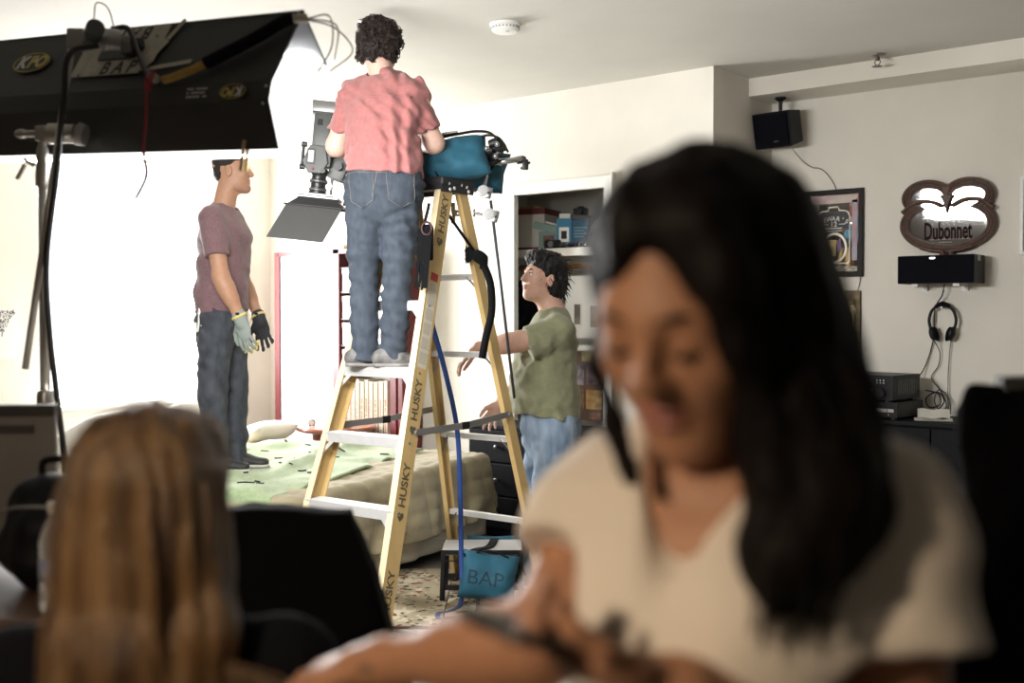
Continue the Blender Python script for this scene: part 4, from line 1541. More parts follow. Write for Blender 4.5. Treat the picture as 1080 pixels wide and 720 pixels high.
m_teal = mat('teal_canvas', (.010, .085, .135), .75, var=.12, vscale=14, bump=.35, bscale=300)


def sandbag_half(c, R3, size, seed):
    v = []
    n = 18
    for s_ in (1, -1):
        for i in range(n + 1):
            for j in range(n + 1):
                a, bq = i / n * 2 - 1, j / n * 2 - 1
                th = (max(0, 1 - abs(a) ** 3.5) * max(0, 1 - abs(bq) ** 3.5)) ** .42
                pin = 1 - .07 * (1 - abs(a)) * abs(bq) - .07 * (1 - abs(bq)) * abs(a)
                v.append((a * size[0] / 2 * pin, bq * size[1] / 2 * pin, s_ * max(th, .03) * size[2] / 2))
    v = np.array(v)
    v += vnoise(v, 11, seed)[:, None] * V(.0, .0, .016) * (np.abs(v[:, 2:]) > .01)
    v[:, 2] *= 1 + .16 * vnoise(v, 26, seed + 1)
    N = (n + 1) ** 2
    fs = []
    for s_ in range(2):
        for i in range(n):
            for j in range(n):
                q = [s_ * N + i * (n + 1) + j, s_ * N + (i + 1) * (n + 1) + j, s_ * N + (i + 1) * (n + 1) + j + 1, s_ * N + i * (n + 1) + j + 1]
                fs.append(q if s_ == 0 else q[::-1])
    for j in range(n):      # close the seam
        for a_, b2_ in ((0, 0), (n, n)):
            p = a_ * (n + 1) + j
            fs.append([p, p + 1, N + p + 1, N + p])
            p = j * (n + 1) + a_
            fs.append([p, p + n + 1, N + p + n + 1, N + p])
    return [R3 @ Vector(p) + Vector(c) for p in v], fs


# boom pipe lying across the cap, from the clamps on the right to the camera on the left
# (camera-aligned frame: u right, v away from the viewer)
def RG(u, v, z):
    return UV(-.388 + u, 5.22 + v, 2.06 + z)


boom = thing('boom_pipe', 'silver and black boom pipe laid across the ladder top with clamps', 'boom', RG(0, .02, .05), TH)
m_chr = mat('chrome', (.50, .50, .50), .25, .9)
m_bkm = mat('black_metal')
MB().cone((-.50, .12, .20), (.34, .02, .06), .017, n=16).build('pipe', m_chr, boom, True)
MB().cone((.30, .0, .055), (.44, .02, .075), .014, n=14).build('arm_end', m_chr, boom, True)
g = MB()
g.cone((.41, .035, .070), (.445, .035, .076), .019, n=14).cone((.445, .01, .076), (.445, .06, .076), .012, n=12).rbox((.452, .035, .05), (.03, .025, .05), .005).cone((.43, .035, .03), (.475, .035, .062), .006)
g.build('end_clamp', m_bkm, boom, 'angle')
g = MB()
for i, (u, z) in enumerate(((.275, .095), (.305, .135), (.33, .11), (.29, .06))):
    g.cone((u - .02, -.05 + .01 * i, z), (u + .02, -.06, z + .012), .022, n=14)
    g.rbox((u, -.03, z - .01), (.035, .05, .03), .006)
g.tube(spline([(.20, -.05, .15), (.27, -.06, .175), (.33, -.05, .16), (.37, -.03, .10)]), .006)
g.build('clamp_cluster', m_bkm, boom, 'angle')
for i, (u, z) in enumerate(((.268, .105), (.318, .125), (.31, .07))):
    MB().cone((u, -.075, z), (u, -.092, z + .004), .013, n=14).ball((u, -.092, z + .004), .008).build('bolt', m_chr, boom, True)
MB().tube(spline([(.262, .0, .045), (.275, -.01, .02), (.29, -.01, .022), (.295, 0, .04)]), .005).build('hook', m_bkm, boom)

sb = thing('sandbag', 'teal sandbag lying on the ladder cap', 'sandbag', RG(.115, -.01, .075), TH)
R3 = Matrix.Rotation(math.radians(62), 3, 'X') @ Matrix.Rotation(0, 3, 'Z')
R3 = Matrix.Rotation(math.radians(-10), 3, 'Y') @ R3
v, f = sandbag_half((-.01, -.05, .03), R3, (.35, .22, .15), 3)
MB().raw(v, f).build('front_pouch', m_teal, sb, True)
R3 = Matrix.Rotation(math.radians(-55), 3, 'X') @ Matrix.Rotation(.2, 3, 'Z')
v, f = sandbag_half((.06, .13, .02), R3, (.38, .22, .13), 6)
MB().raw(v, f).build('rear_pouch', m_teal, sb, True)
MB().ribbon(spline([(-.18, -.02, .12), (-.08, -.02, .138), (.02, -.02, .158), (.10, -.01, .172), (.17, .0, .165), (.22, .02, .12)]), .045, .006, side=(0, 1, 0)).build('strap', mat('black_web', (.005, .005, .006), .8, spec=.15), sb)
MB().box((-.02, -.022, .160), (.075, .055, .010), Matrix.Rotation(-.16, 3, 'Y')).build('strap_buckle', m_chr, sb)
MB().tube(spline([(-.10, -.115, -.01), (-.085, -.135, -.03), (-.07, -.125, -.055)]), .004).build('seam_pucker', mat('black_web'), sb)

# grip heads and the thin brace rod going down to the ladder foot
gp = thing('grip_arm', 'thin steel rod with two silver grip heads beside the ladder top', 'grip arm', RG(.25, .04, -.01), TH)


def grip_head(c, s=1.0, flip=1):
    g = MB()
    c = Vector(c)
    g.cone(c + Vector((0, -.03 * s, 0)), c + Vector((0, .03 * s, 0)), .030 * s, n=20)
    g.cone(c + Vector((0, -.036 * s, 0)), c + Vector((0, -.03 * s, 0)), .024 * s, n=20)
    g.rbox(c + Vector((flip * .028 * s, -.005, -.01 * s)), (.035 * s, .045 * s, .06 * s), .006, Matrix.Rotation(.25, 3, 'Y'))
    o = g.build('grip_head', m_chr, gp, 'angle')
    MB().cone(c + Vector((-.035 * s * flip, 0, 0)), c + Vector((-.07 * s * flip, 0, .006)), .007 * s).rbox(c + Vector((-.078 * s * flip, 0, .008)), (.012, .014, .04 * s), .004).build('tee_knob', m_chr, o, 'angle')
    MB().cone(c + Vector((flip * .03 * s, -.03 * s, -.012 * s)), c + Vector((flip * .03 * s, -.024 * s, -.012 * s)), .008 * s, n=10).build('bore', m_bkm, o)


grip_head((.0, 0, -.02), .9, 1)
grip_head((.03, .02, -.13), .95, 1)
MB().cone((.015, .02, .06), (.0, 0, -.02), .010, n=12).build('baby_pin', m_chr, gp)
MB().cone((.035, .035, -.06), (.15, .19, -1.03), .0075, n=12).build('rod', mat('rod_dark', (.10, .10, .12), .35, .7), gp, True)
g = MB()
g.rbox((-.115, .0, -.125), (.075, .03, .03), .006).rbox((-.145, .0, -.125), (.022, .035, .10), .006).rbox((-.10, .0, -.125), (.016, .035, .085), .006)
g.build('rail_clamp', m_chr, gp, 'angle')

# straps: blue ratchet strap, black tape round the rear rail
m_blue = mat('blue_web', (.012, .05, .22), .7, bump=.2, bscale=300)
p_top = LW(-.10, -.08, 1.98)
L0 = RG(-.05, -.22, -.12)
pts = [RG(-.075, -.10, -.03), RG(-.03, -.05, -.50), RG(.06, .12, -.90), RG(.115, .20, -1.20), RG(.13, .21, -1.55), RG(.135, .18, -1.80), RG(.14, .10, -2.02), RG(.10, .0, -2.044), RG(.04, -.05, -2.044), RG(.05, -.15, -2.044), RG(.12, -.12, -2.044)]
tag(MB().ribbon(spline(pts, 6), .024, .003, side=(math.cos(TH), math.sin(TH), .05)).build('ratchet_strap', m_blue, None, True), 'long blue webbing strap hanging through the ladder to the rug', 'strap')
pts = [RG(-.03, -.16, -.06), RG(-.05, -.17, -.13), RG(-.075, -.18, -.24)]
tag(MB().ribbon(spline(pts, 6), .024, .003, side=(math.cos(TH), math.sin(TH), .05)).build('strap_tail', m_blue, None, True), 'short blue strap end beside the top of the front rail', 'strap')
q_ = Vector(LW(*rpt(1, 1.70)))
tp = thing('black_tape_strap', 'black webbing knotted round the rear rail with a hanging tail', 'strap', q_ + Vector((math.sin(TH), -math.cos(TH), 0)) * .0, TH)
m_web = mat('black_web')
g = MB()
for i in range(4):
    a = i * .5
    g.ribbon(spline([(-.05, -.06, .05 - .02 * i), (0, -.075, .01 * i), (.05, -.05, -.035 + .01 * i), (.02, .01, -.03), (-.05, .0, .03), (-.05, -.06, .05 - .02 * i)], 5), .030, .004, side=(0, .2, 1))
g.build('knot', m_web, tp)
MB().ribbon(spline([(.03, -.065, -.02), (.065, -.07, -.12), (.07, -.07, -.25), (.045, -.075, -.36), (.025, -.08, -.47)], 6), .036, .004, side=(1, .3, 0)).build('tail', m_web, tp, True)
MB().ribbon(spline([(0, -.03, .02), (-.10, -.12, .16), (-.17, -.2, .26)], 5), .018, .003, side=(0, .3, 1)).build('upper_tie', m_web, tp)

# low stool with a second sandbag at the foot of the ladder
sl = thing('low_stool', 'low black metal stool with a pale top edge behind the ladder foot', 'stool', UV(-.15, 5.55, 0), TH)
MB().b2((-.20, -.13, .235), (.20, .13, .262)).build('top', mat('worn_grey', (.45, .44, .42), .5), sl, bevel=.004)
MB().ring([(-.205, .205), (.205, .205), (.205, .262), (-.205, .262)], [(-.19, .21), (.19, .21), (.19, .240), (-.19, .240)], -.135, -.128).b2((-.205, .128, .215), (.205, .135, .262)).build('frame', m_bkm, sl)
for sx in (-1, 1):
    for sy in (-1, 1):
        MB().cone((sx * .19, sy * .12, .24), (sx * .20, sy * .13, 0), .014, n=10).build('leg', m_bkm, sl)
MB().b2((-.19, -.13, .06), (.19, -.12, .085)).b2((-.19, .12, .06), (.19, .13, .085)).build('stretcher', m_bkm, sl)
s2 = thing('sandbag', 'teal sandbag lettered BAP on the floor behind the ladder', 'sandbag', UV(-.115, 5.33, 0), TH)
R3 = Matrix.Rotation(math.radians(8), 3, 'Y') @ Matrix.Rotation(math.radians(72), 3, 'X')
v, f = sandbag_half((.0, 0, .15), R3, (.28, .235, .13), 12)
fp = MB().raw(v, f).build('front_pouch', m_teal, s2, True)
R3b = Matrix.Rotation(math.radians(100), 3, 'X')
v, f = sandbag_half((.02, .40, .16), R3b, (.28, .24, .10), 14)
MB().raw(v, f).build('rear_pouch', m_teal, s2, True)
MB().ribbon(spline([(-.11, .0, .255), (-.06, .06, .272), (.0, .15, .268), (.02, .30, .268), (.02, .38, .262)]), .04, .005, side=(1, 0, 0)).ribbon(spline([(-.12, .01, .25), (.0, .0, .278), (.10, .0, .245)]), .02, .005, side=(0, 1, 0)).build('strap', m_web, s2)
tm = Matrix.Translation((-.015, -.068, .155)) @ Matrix.Rotation(math.radians(8), 4, 'Y') @ Matrix.Rotation(math.radians(78), 4, 'X')
lt = text('BAP', .095, mat('faded_ink', (.006, .03, .05), .8), 'lettering', s2, mtx=tm, ext=.0, sx=1.1)
bvp = BVHTree.FromPolygons([q.co for q in fp.data.vertices], [p.vertices for p in fp.data.polygons])
bm_ = bmesh.new()
bm_.from_mesh(lt.data)
bmesh.ops.triangulate(bm_, faces=bm_.faces)
bmesh.ops.subdivide_edges(bm_, edges=bm_.edges, cuts=3, use_grid_fill=True)
bm_.to_mesh(lt.data)
bm_.free()
for q in lt.data.vertices:
    h_ = bvp.ray_cast(Vector((q.co.x, -1, q.co.z)), Vector((0, 1, 0)))[0]
    if h_ is not None:
        q.co.y = h_.y - .002

# ------------------------------------------------------------------ cinema camera pointing straight down
cm = thing('cinema_camera', 'grey cinema camera with matte box pointing down beside the coral shirt', 'camera', RG(-.555, .14, .075), TH)
m_cg = mat('camera_grey', (.050, .054, .050), .45, var=.12, vscale=20)
m_cd = mat('camera_dark', (.02, .02, .022), .45)
Rz = Matrix.Rotation(math.radians(6), 3, 'Y')
C = lambda p: Rz @ Vector(p)
g = MB()
g.rbox(C((0, 0, .18)), (.085, .11, .20), .010, Rz)
g.rbox(C((.005, 0, .07)), (.11, .12, .10), .012, Rz)
body = g.build('body', m_cg, cm, 'angle')
g = MB()
pts = [(-.075, -.02), (-.045, .06), (.03, .06), (.05, -.02), (.02, -.075), (-.045, -.075)]
g.prism([(x_, z_ + .06) for x_, z_ in pts], -.072, -.055, Rz.to_4x4())
g.build('side_panel', m_cg, cm, bevel=.004)
MB().rbox(C((-.005, 0, .315)), (.135, .09, .055), .008, Rz).build('battery', mat('battery_silver', (.16, .16, .155), .35, .5), cm, 'angle')
MB().rbox(C((-.005, 0, .285)), (.12, .085, .012), .003, Rz).build('battery_plate', m_cd, cm)
MB().rbox(C((-.01, -.056, .235)), (.026, .003, .03), .002, Rz).build('badge', mat('black_plastic'), cm)
MB().rbox(C((.062, -.01, .145)), (.05, .09, .13), .018, Rz).build('leather_grip', mat('brown_leather', (.10, .04, .018), .5, bump=.2, bscale=200), cm, True)
MB().rbox(C((.062, -.057, .145)), (.008, .004, .05), .002, Rz).build('grip_slot', m_cd, cm)
MB().rbox(C((-.035, -.0735, .065)), (.026, .004, .055), .003, Rz).build('status_display', mat('display_pale', (.75, .75, .72), .3), cm)
MB().rbox(C((-.035, -.0725, .065)), (.042, .004, .075), .004, Rz).build('display_bezel', m_cd, cm)
g = MB()
g.cone(C((-.085, -.02, .12)), C((-.085, -.02, .02)), .008).cone(C((-.095, -.02, .125)), C((-.07, -.02, .125)), .013).cone(C((-.095, -.02, .015)), C((-.07, -.02, .015)), .013)
g.build('side_handle', m_cd, cm, 'angle')
g = MB()
g.rbox(C((.095, .02, .035)), (.085, .08, .14), .015, Rz @ Matrix.Rotation(.3, 3, 'Y'))
side = g.build('side_module', m_cg, cm, 'angle')
for x_, z_, r in ((.065, .085, .016), (.10, .03, .020), (.14, .06, .012), (.03, .0, .012), (.15, -.01, .010)):
    MB().cone(C((x_, -.045, z_)), C((x_, -.078, z_)), r, n=16).cone(C((x_, -.078, z_)), C((x_, -.081, z_)), r * .6, n=16).build('dial', m_cd, cm, 'angle')
MB().ball(C((-.02, -.075, .005)), .006, 10, 7).build('record_light', mat('red_led', (.5, .03, .03), .3), cm, True)
prof = [(.040, .015), (.042, -.01), (.036, -.018), (.036, -.035), (.043, -.038), (.043, -.055), (.037, -.058), (.037, -.075), (.041, -.078), (.041, -.098), (.045, -.10), (.046, -.125)]
MB().lathe(prof, 28, (Matrix.Translation((.0, 0, .0)) @ Rz.to_4x4())).build('lens_barrel', mat('lens_black', (.03, .03, .032), .35, .3), cm, 'angle')
for z_ in (-.047, -.088):
    MB().lathe([(.0445, z_ + .006), (.046, z_), (.0445, z_ - .006)], 28, Rz.to_4x4()).build('lens_ring', mat('grey_metal'), cm, True)
for x_ in (.062, .135):
    MB().cone(C((x_, .02, .04)), C((x_, .02, -.15)), .0075, n=12).build('rod', m_chr, cm, True)
g = MB()
Mb = Rz
vs = [C(p) for p in ((-.06, -.06, -.125), (.09, -.06, -.125), (.09, .07, -.125), (-.06, .07, -.125), (-.115, -.10, -.175), (.15, -.10, -.175), (.15, .10, -.175), (-.115, .10, -.175))]
g.raw(vs, [(0, 1, 2, 3), (0, 4, 5, 1), (1, 5, 6, 2), (2, 6, 7, 3), (3, 7, 4, 0)])
mbx = g.build('matte_box', m_cd, cm)
mo = mbx.modifiers.new('solid', 'SOLIDIFY')
mo.thickness = .004
g = MB()
g.rbox(C((.015, 0, -.128)), (.20, .15, .012), .003, Rz).rbox(C((.0, -.05, -.115)), (.17, .02, .012), .003, Rz).rbox(C((-.03, -.06, -.145)), (.10, .012, .03), .004, Rz)
g.build('filter_stage', mat('grey_metal'), cm)
# hinged flap (french flag) hanging from the matte box
f0, f1 = C((-.125, -.10, -.176)), C((.145, -.10, -.176))
dn = Vector((-.085, -.06, -.165))
g = MB().raw([f0, f1, f1 + dn, f0 + dn] + [p + Vector((0, .004, .001)) for p in (f0, f1, f1 + dn, f0 + dn)], [(0, 1, 2, 3), (7, 6, 5, 4), (0, 4, 5, 1), (1, 5, 6, 2), (2, 6, 7, 3), (3, 7, 4, 0)])
fo = g.build('flap', mat('flap_grey', (.045, .044, .042), .5), cm)
MB().cone(f0 - Vector((.012, 0, 0)), f1 + Vector((.008, 0, 0)), .005, n=10).build('flap_hinge', m_cd, cm)
for i, pts in enumerate(([(.10, .0, .12), (.16, -.03, .10), (.17, -.02, .02), (.12, -.02, -.03)], [(.05, .05, .28), (.12, .06, .22), (.15, .05, .12)], [(.14, .02, -.04), (.17, .0, -.08), (.15, .02, -.13)])):
    MB().tube(spline([C(p) for p in pts]), .004, 6).build('cable', mat('black_rubber'), cm, True)
MB().cone(C((.07, .0, .17)), (.13, -.0, .165), .017, n=14).rbox(C((.075, .02, .19)), (.05, .06, .05), .008, Rz).build('boom_mount', m_chr, cm, 'angle')
# ================================================================== FLUORESCENT LIGHT BANK ON ITS STAND
KF = thing('light_bank', 'long black fluorescent light bank with BAP plate hanging at upper left', 'light fixture', UV(-.659, 2.989, 0), TH)
m_coro = mat('black_corrugated', (.020, .019, .018), .55, bump=.12, bscale=30, stretch=(.3, 1, 1))
m_silv = mat('silver_lining', (.30, .31, .33), .4, .5)
kd = nrm(V(-.958, .520, .058))           # along the fixture, right end to left end
kn = nrm(V(.477, .879, 0))               # towards the lit side
KLEN = 1.32
T0, F1, F2, B0 = V(.093, -.009, 2.264), V(.020, -.086, 2.058), V(.012, -.090, 2.005), V(.034, -.069, 1.878)
W0 = V(.143, .071, 2.134)


def sheet(a, b_, nm, m, th=.006, L=KLEN, s0=0.0, parent=KF):
    a, b_ = V(*a), V(*b_)
    n = nrm(np.cross(b_ - a, kd)) * th
    vs = [a + kd * s0, b_ + kd * s0, b_ + kd * L, a + kd * L]
    vs = vs + [p + n for p in vs]
    return MB().raw(vs, [(0, 1, 2, 3), (7, 6, 5, 4), (0, 4, 5, 1), (1, 5, 6, 2), (2, 6, 7, 3), (3, 7, 4, 0)]).build(nm, m, parent)


sheet(T0, F1, 'upper_panel', m_coro)
sheet(F1, F2, 'spine_panel', m_coro)
sheet(F2, B0, 'lower_panel', m_coro)
sheet(W0, T0, 'top_wing', m_coro)
sheet(W0 - kn * .004 - V(0, 0, .004), T0 - V(0, 0, .012) + kn * .004, 'wing_lining', m_silv, .002)
# frosted diffuser bulging out on the lit side; the tubes shine through it
prof = [(.175, 2.155), (.20, 2.08), (.195, 1.99), (.15, 1.915), (.085, 1.872), (.055, 1.862)]
vs = []
for s_ in (.012, KLEN - .012):
    for n_, z_ in prof:
        vs.append(V(F2[0], F2[1], 0) + kn * n_ + V(0, 0, z_) + kd * s_)
k = len(prof)
me = MB().raw(vs, [(i, i + 1, k + i + 1, k + i) for i in range(k - 1)])
me.build('diffuser', mat('lit_diffuser', (1, .995, .98), .5, emit=LAMP_TUBES), KF, True)
# white reflector close behind the diffuser; given a faint glow in place of tube light, it shields the housing's back
vs = []
for s_ in (.006, KLEN - .006):
    for n_, z_ in prof:
        vs.append(V(F2[0], F2[1], 0) + kn * (n_ - .010) + V(0, 0, z_ + .006) + kd * s_)
MB().raw(vs, [(i, i + 1, k + i + 1, k + i) for i in range(k - 1)]).build('reflector', mat('glow_reflector', (1, .985, .96), .5, emit=1.6), KF, True)

def kp(s_, t_, lift=.008):
    """point on the outside of the upper panel: s_ metres from the right end, t_ 0 at the fold .. 1 at the top edge"""
    p = F1 + (T0 - F1) * t_ + kd * s_
    return p + kout * lift


kup = nrm(T0 - F1)
kout = nrm(np.cross(kup, kd))
if kout[1] > 0:
    kout = -kout


def kmat(s_, t_, lift=.008, rot=0.0):
    M = Matrix((Vector(-kd), Vector(kup), Vector(np.cross(-kd, kup)))).transposed().to_4x4()
    M.translation = Vector(kp(s_, t_, lift))
    return M @ Matrix.Rotation(rot, 4, 'Z')


def decal(out, M, m, nm, parent=KF, th=.0015):
    g = MB()
    n = len(out)
    g.raw([M @ Vector((x, y, z)) for z in (0, th) for x, y in out], [tuple(range(n - 1, -1, -1)), tuple(range(n, 2 * n))] + [(i, (i + 1) % n, n + (i + 1) % n, n + i) for i in range(n)])
    return g.build(nm, m, parent)


sgn = 1.0 if Vector(np.cross(-kd, kup)).dot(Vector(kout)) > 0 else -1.0
LF = .0072 * 1.0
# stencilled name plate round the mounting hole
m_plate = mat('plate_white', (.42, .39, .33), .6, var=.12, vscale=30)
pm_ = kmat(.635, .58, LF)
plate = decal([(-.165, -.085), (.125, -.085), (.16, -.045), (.16, .085), (-.12, .085), (-.165, .05)], pm_, m_plate, 'name_plate', th=.0012)
decal([(-.075, -.035), (.075, -.035), (.10, 0), (.075, .035), (-.075, .035)], pm_ @ Matrix.Translation((0, .004, .0013)), mat('black_metal'), 'mount_plate', plate, .006)
m_st = mat('stencil_ink', (.025, .022, .02), .7)
for yy, rot in ((-.062, 0), (.062, PI)):
    text('B A P', .062, m_st, 'lettering', plate, mtx=pm_ @ Matrix.Translation((.025, yy, .0016)) @ Matrix.Rotation(rot, 4, 'Z'), ext=.0004, bold=.001, shear=.15)
    for x in (-.13, .125):
        text('.', .07, m_st, 'lettering', plate, mtx=pm_ @ Matrix.Translation((x, yy, .0016)), ext=.0004)
# oval maker's badges
m_yel = mat('badge_yellow', (.50, .38, .06), .5)
m_bw = mat('badge_white', (.60, .58, .54), .5)


def oval_badge(M, sc):
    n = 36
    o = [(.085 * sc * math.cos(2 * PI * i / n), .038 * sc * math.sin(2 * PI * i / n)) for i in range(n)]
    base = decal(o, M, mat('badge_black', (.015, .014, .012), .5), 'maker_badge', th=.0008)
    g = MB()
    oo = [(x * .97, y * .97) for x, y in o]
    ii = [(x * .92, y * .89) for x, y in o]
    vs = [M @ Vector((x, y, .0014)) for x, y in oo + ii]
    g.raw(vs, [(i, (i + 1) % n, n + (i + 1) % n, n + i) for i in range(n)])
    g.build('badge_ring', m_yel, base)
    for ch, x, m in (('K', -.042, m_bw), ('F', .0, m_yel), ('O', .042, m_yel)):
        text(ch, .060 * sc, m, 'badge_letter', base, mtx=M @ Matrix.Translation((x * sc, 0, .0012)), ext=.0004, bold=.0025 * sc, shear=.2)
    text('.', .06 * sc, m_bw, 'badge_letter', base, mtx=M @ Matrix.Translation((.018 * sc, .022 * sc, .0012)), ext=.0004, bold=.003 * sc)


oval_badge(kmat(1.02, .52, LF), 1.0)
Ms = Matrix((Vector(-kd), Vector(nrm(F1 - F2)), Vector(np.cross(-kd, nrm(F1 - F2))))).transposed().to_4x4()
Ms.translation = Vector((F1 + F2) / 2 + kd * .12 + nrm(V(-.477, -.879, 0)) * .0075)
oval_badge(Ms @ Matrix.Rotation(PI, 4, 'Z'), .56)
g = MB()
for r in range(3):
    for c_ in range(9):
        if (r * 3 + c_ * 5) % 7 != 3:
            p = Ms @ Matrix.Translation((-.10 - c_ * .0085, -.012 + r * .011, 0))
            g.raw([p @ Vector((x, y, .0008)) for x, y in ((0, 0), (.006, 0), (.006, .005), (0, .005))], [(0, 1, 2, 3)])
g.build('small_print', m_bw, KF)['kind'] = 'stuff'
# tape strips
for s_, t_, L, wd, rot in ((.40, .30, .16, .014, .10), (.445, .86, .016, .075, -.45), (.475, .60, .025, .055, -.5)):
    decal([(-L / 2, -wd / 2), (L / 2, -wd / 2), (L / 2, wd / 2), (-L / 2, wd / 2)], kmat(s_, t_, LF, rot), mat('tape_cream', (.45, .42, .33), .7), 'tape_strip', th=.001)
for p_, q_ in ((T0, .02), (F1, .03), (B0, .02), (F2, .02)):
    MB().ball(p_ + kd * .012 - V(0, 0, q_ * .6) + kout * .005, .004, 8, 6).build('rivet', mat('brushed_metal'), KF)
# ballast cable across the back: black, yellow sleeve, black loom into the lamp end
def kc(pts, r, nm, m, n=8):
    return MB().tube(spline([kp(*p) for p in pts], 8), r, 8).build(nm, m, KF, True)


kc([(.66, .80, .05), (.60, .80, .045), (.54, .52, .03), (.47, .20, .022), (.42, .06, .02)], .008, 'cable', mat('black_rubber'))
kc([(.435, .10, .022), (.405, .045, .02)], .0125, 'tape_collar', mat('tape_cream'))
kc([(.375, .03, .02), (.345, .06, .02), (.28, .16, .02), (.20, .30, .022)], .012, 'yellow_sleeve', mat('yellow_loom', (.36, .22, .035), .6, var=.25, vscale=30))
kc([(.24, .23, .022), (.19, .33, .024), (.10, .52, .026), (.03, .72, .026), (.0, .80, .02)], .018, 'cable_loom', mat('black_cloth'))
kc([(.0, .80, .02), (-.03, .86, .0)], .013, 'tape_collar', mat('tape_cream'))
for pts in ([(-.03, .86, 0), (-.07, .98, -.03), (-.05, .80, -.10), (-.02, .5, -.12)], [(-.03, .86, 0), (-.09, .9, -.05), (-.05, .7, -.13)], [(-.02, .85, 0), (-.05, 1.0, -.08), (-.09, .85, -.14), (-.03, .6, -.15)]):
    MB().tube(spline([kp(*p) for p in pts], 6), .0022, 6).build('lamp_wire', mat('brown_wire'), KF, True)
# red ribbon tied to the cable
m_rib = mat('red_ribbon', (.22, .012, .018), .7)
MB().ribbon(spline([kp(.415, .10, .036), kp(.405, -.05, .040), kp(.40, -.16, .03)], 5), .026, .003, side=tuple(-kd)).build('ribbon_bow', m_rib, KF)
p0 = kp(.41, -.02, .045)
MB().ribbon(spline([p0, p0 + V(.0, -.01, -.10), p0 + V(-.008, -.01, -.20), p0 + V(.0, -.012, -.27), p0 + V(-.03, -.012, -.335)], 6), .010, .002, side=tuple(-kd)).build('ribbon_tail', m_rib, KF)
# clothespin on the lower edge
p0 = B0 + kd * .115 + V(0, 0, -.005)
MB().rbox(p0 + V(-.004, -.010, -.012), (.010, .006, .085), .002, Matrix.Rotation(.12, 3, 'Y')).rbox(p0 + V(.003, .012, -.012), (.010, .006, .085), .002, Matrix.Rotation(.05, 3, 'Y')).build('clothespin', mat('pin_wood', (.45, .34, .18), .6), KF)

# ------------------------------------------------------------------ c-stand
cst = thing('light_stand', 'chrome light stand with grip head carrying the light bank', 'light stand', UV(-1.372, 3.2, 0), TH)
m_ch2 = mat('stand_chrome', (.42, .40, .37), .28, .85)
MB().cone((0, 0, .30), (0, 0, 1.20), .0175, n=18).build('column', m_ch2, cst, True)
MB().cone((0, 0, 1.15), (0, 0, 1.88), .0145, n=18).build('riser', m_ch2, cst, True)
MB().lathe([(.020, 1.810), (.021, 1.815), (.021, 1.845), (.018, 1.89), (.018, 1.885), (.020, 1.895), (.015, 1.925)], 18).build('collar', m_ch2, cst, 'angle')
MB().lathe([(.022, 1.14), (.024, 1.15), (.024, 1.20), (.020, 1.215)], 18).build('collar', m_ch2, cst, 'angle')
MB().cone((-.02, -.005, 1.870), (-.05, -.015, 1.89), .006).rbox((-.056, -.017, 1.852), (.010, .016, .05), .004, Matrix.Rotation(.5, 3, 'Y')).build('tee_knob', m_ch2, cst, 'angle')
MB().cone((0, 0, 1.905), (0, 0, 1.965), .012, n=14).rbox((0, 0, 1.965), (.035, .03, .045), .006).build('stud', m_ch2, cst, 'angle')
gh = MB().cone((.02, 0, 1.965), (.055, 0, 1.965), .030, n=24).cone((.055, 0, 1.965), (.095, 0, 1.965), .027, n=24).build('grip_head', m_ch2, cst, 'angle')
MB().cone((-.02, 0, 1.965), (-.055, 0, 1.965), .010).ball((-.062, 0, 1.965), (.020, .014, .014)).build('knob', m_ch2, gh, 'angle')
MB().cone((.095, 0, 1.965), (.105, 0, 1.965), .010).cone((.105, 0, 1.965), (.125, 0, 1.960), .034, .030, n=20).build('pressure_plate', mat('steel_grey'), gh, 'angle')
MB().cone((.115, -.055, 2.235), (-.038, -.045, 1.28), .0095, n=14).build('arm_rod', m_ch2, cst, True)
g = MB().rbox((.125, -.05, 2.225), (.05, .045, .06), .008).cone((.125, -.05, 2.22), (.20, -.03, 2.225), .017, n=16).cone((.20, -.05, 2.225), (.235, -.03, 2.225), .034, n=20).rbox((.245, .01, 2.225), (.035, .04, .05), .008)
g.build('fixture_clamp', mat('steel_grey'), cst, 'angle')
MB().cone((.18, -.075, 2.235), (.20, -.11, 2.245), .026, n=18).build('clamp_knob', mat('graphite'), cst, 'angle')
MB().tube(spline([(.18, -.07, 2.26), (.19, -.08, 2.32), (.22, -.07, 2.31), (.23, -.05, 2.26)]), .002).build('safety_wire', m_ch2, cst)
for i in range(3):
    a = i * 2 * PI / 3 + .5
    x, y_ = math.cos(a), math.sin(a)
    MB().tube([(0, 0, .34), (x * .12, y_ * .12, .32), (x * .34, y_ * .34, .06), (x * .46, y_ * .46, .012)], .012, 10).build('leg', m_ch2, cst, True)
MB().lathe([(.022, .28), (.026, .30), (.026, .40), (.020, .42)], 18).build('leg_boss', m_ch2, cst, 'angle')
pts = [UV(-1.372 + u, 3.2 + v, z) for u, v, z in ((.20, -.09, 2.20), (.12, -.10, 2.17), (.095, -.08, 2.05), (.065, -.055, 1.86), (.03, -.05, 1.60), (.035, -.05, 1.40), (.055, -.05, 1.20), (.075, -.05, 1.0), (.08, -.05, .6), (.10, -.05, .2), (.16, -.02, .012), (.4, .05, .010))]
tag(MB().tube(spline(pts, 8), .0085, 8).build('power_cable', mat('black_rubber'), None, True), 'thick black power cable hanging down along the light stand', 'cable')
# ================================================================== PEOPLE
def basis(fwd, up=(0, 0, 1)):
    f = nrm(fwd)
    r = nrm(np.cross(f, V(*up)))
    u = np.cross(r, f)
    return np.stack([r, f, u], 1)        # columns: right, forward, up


def skin(name, col):
    return mat(name, col, .5, var=.05, vscale=60, bump=.05, bscale=300, spec=.35)


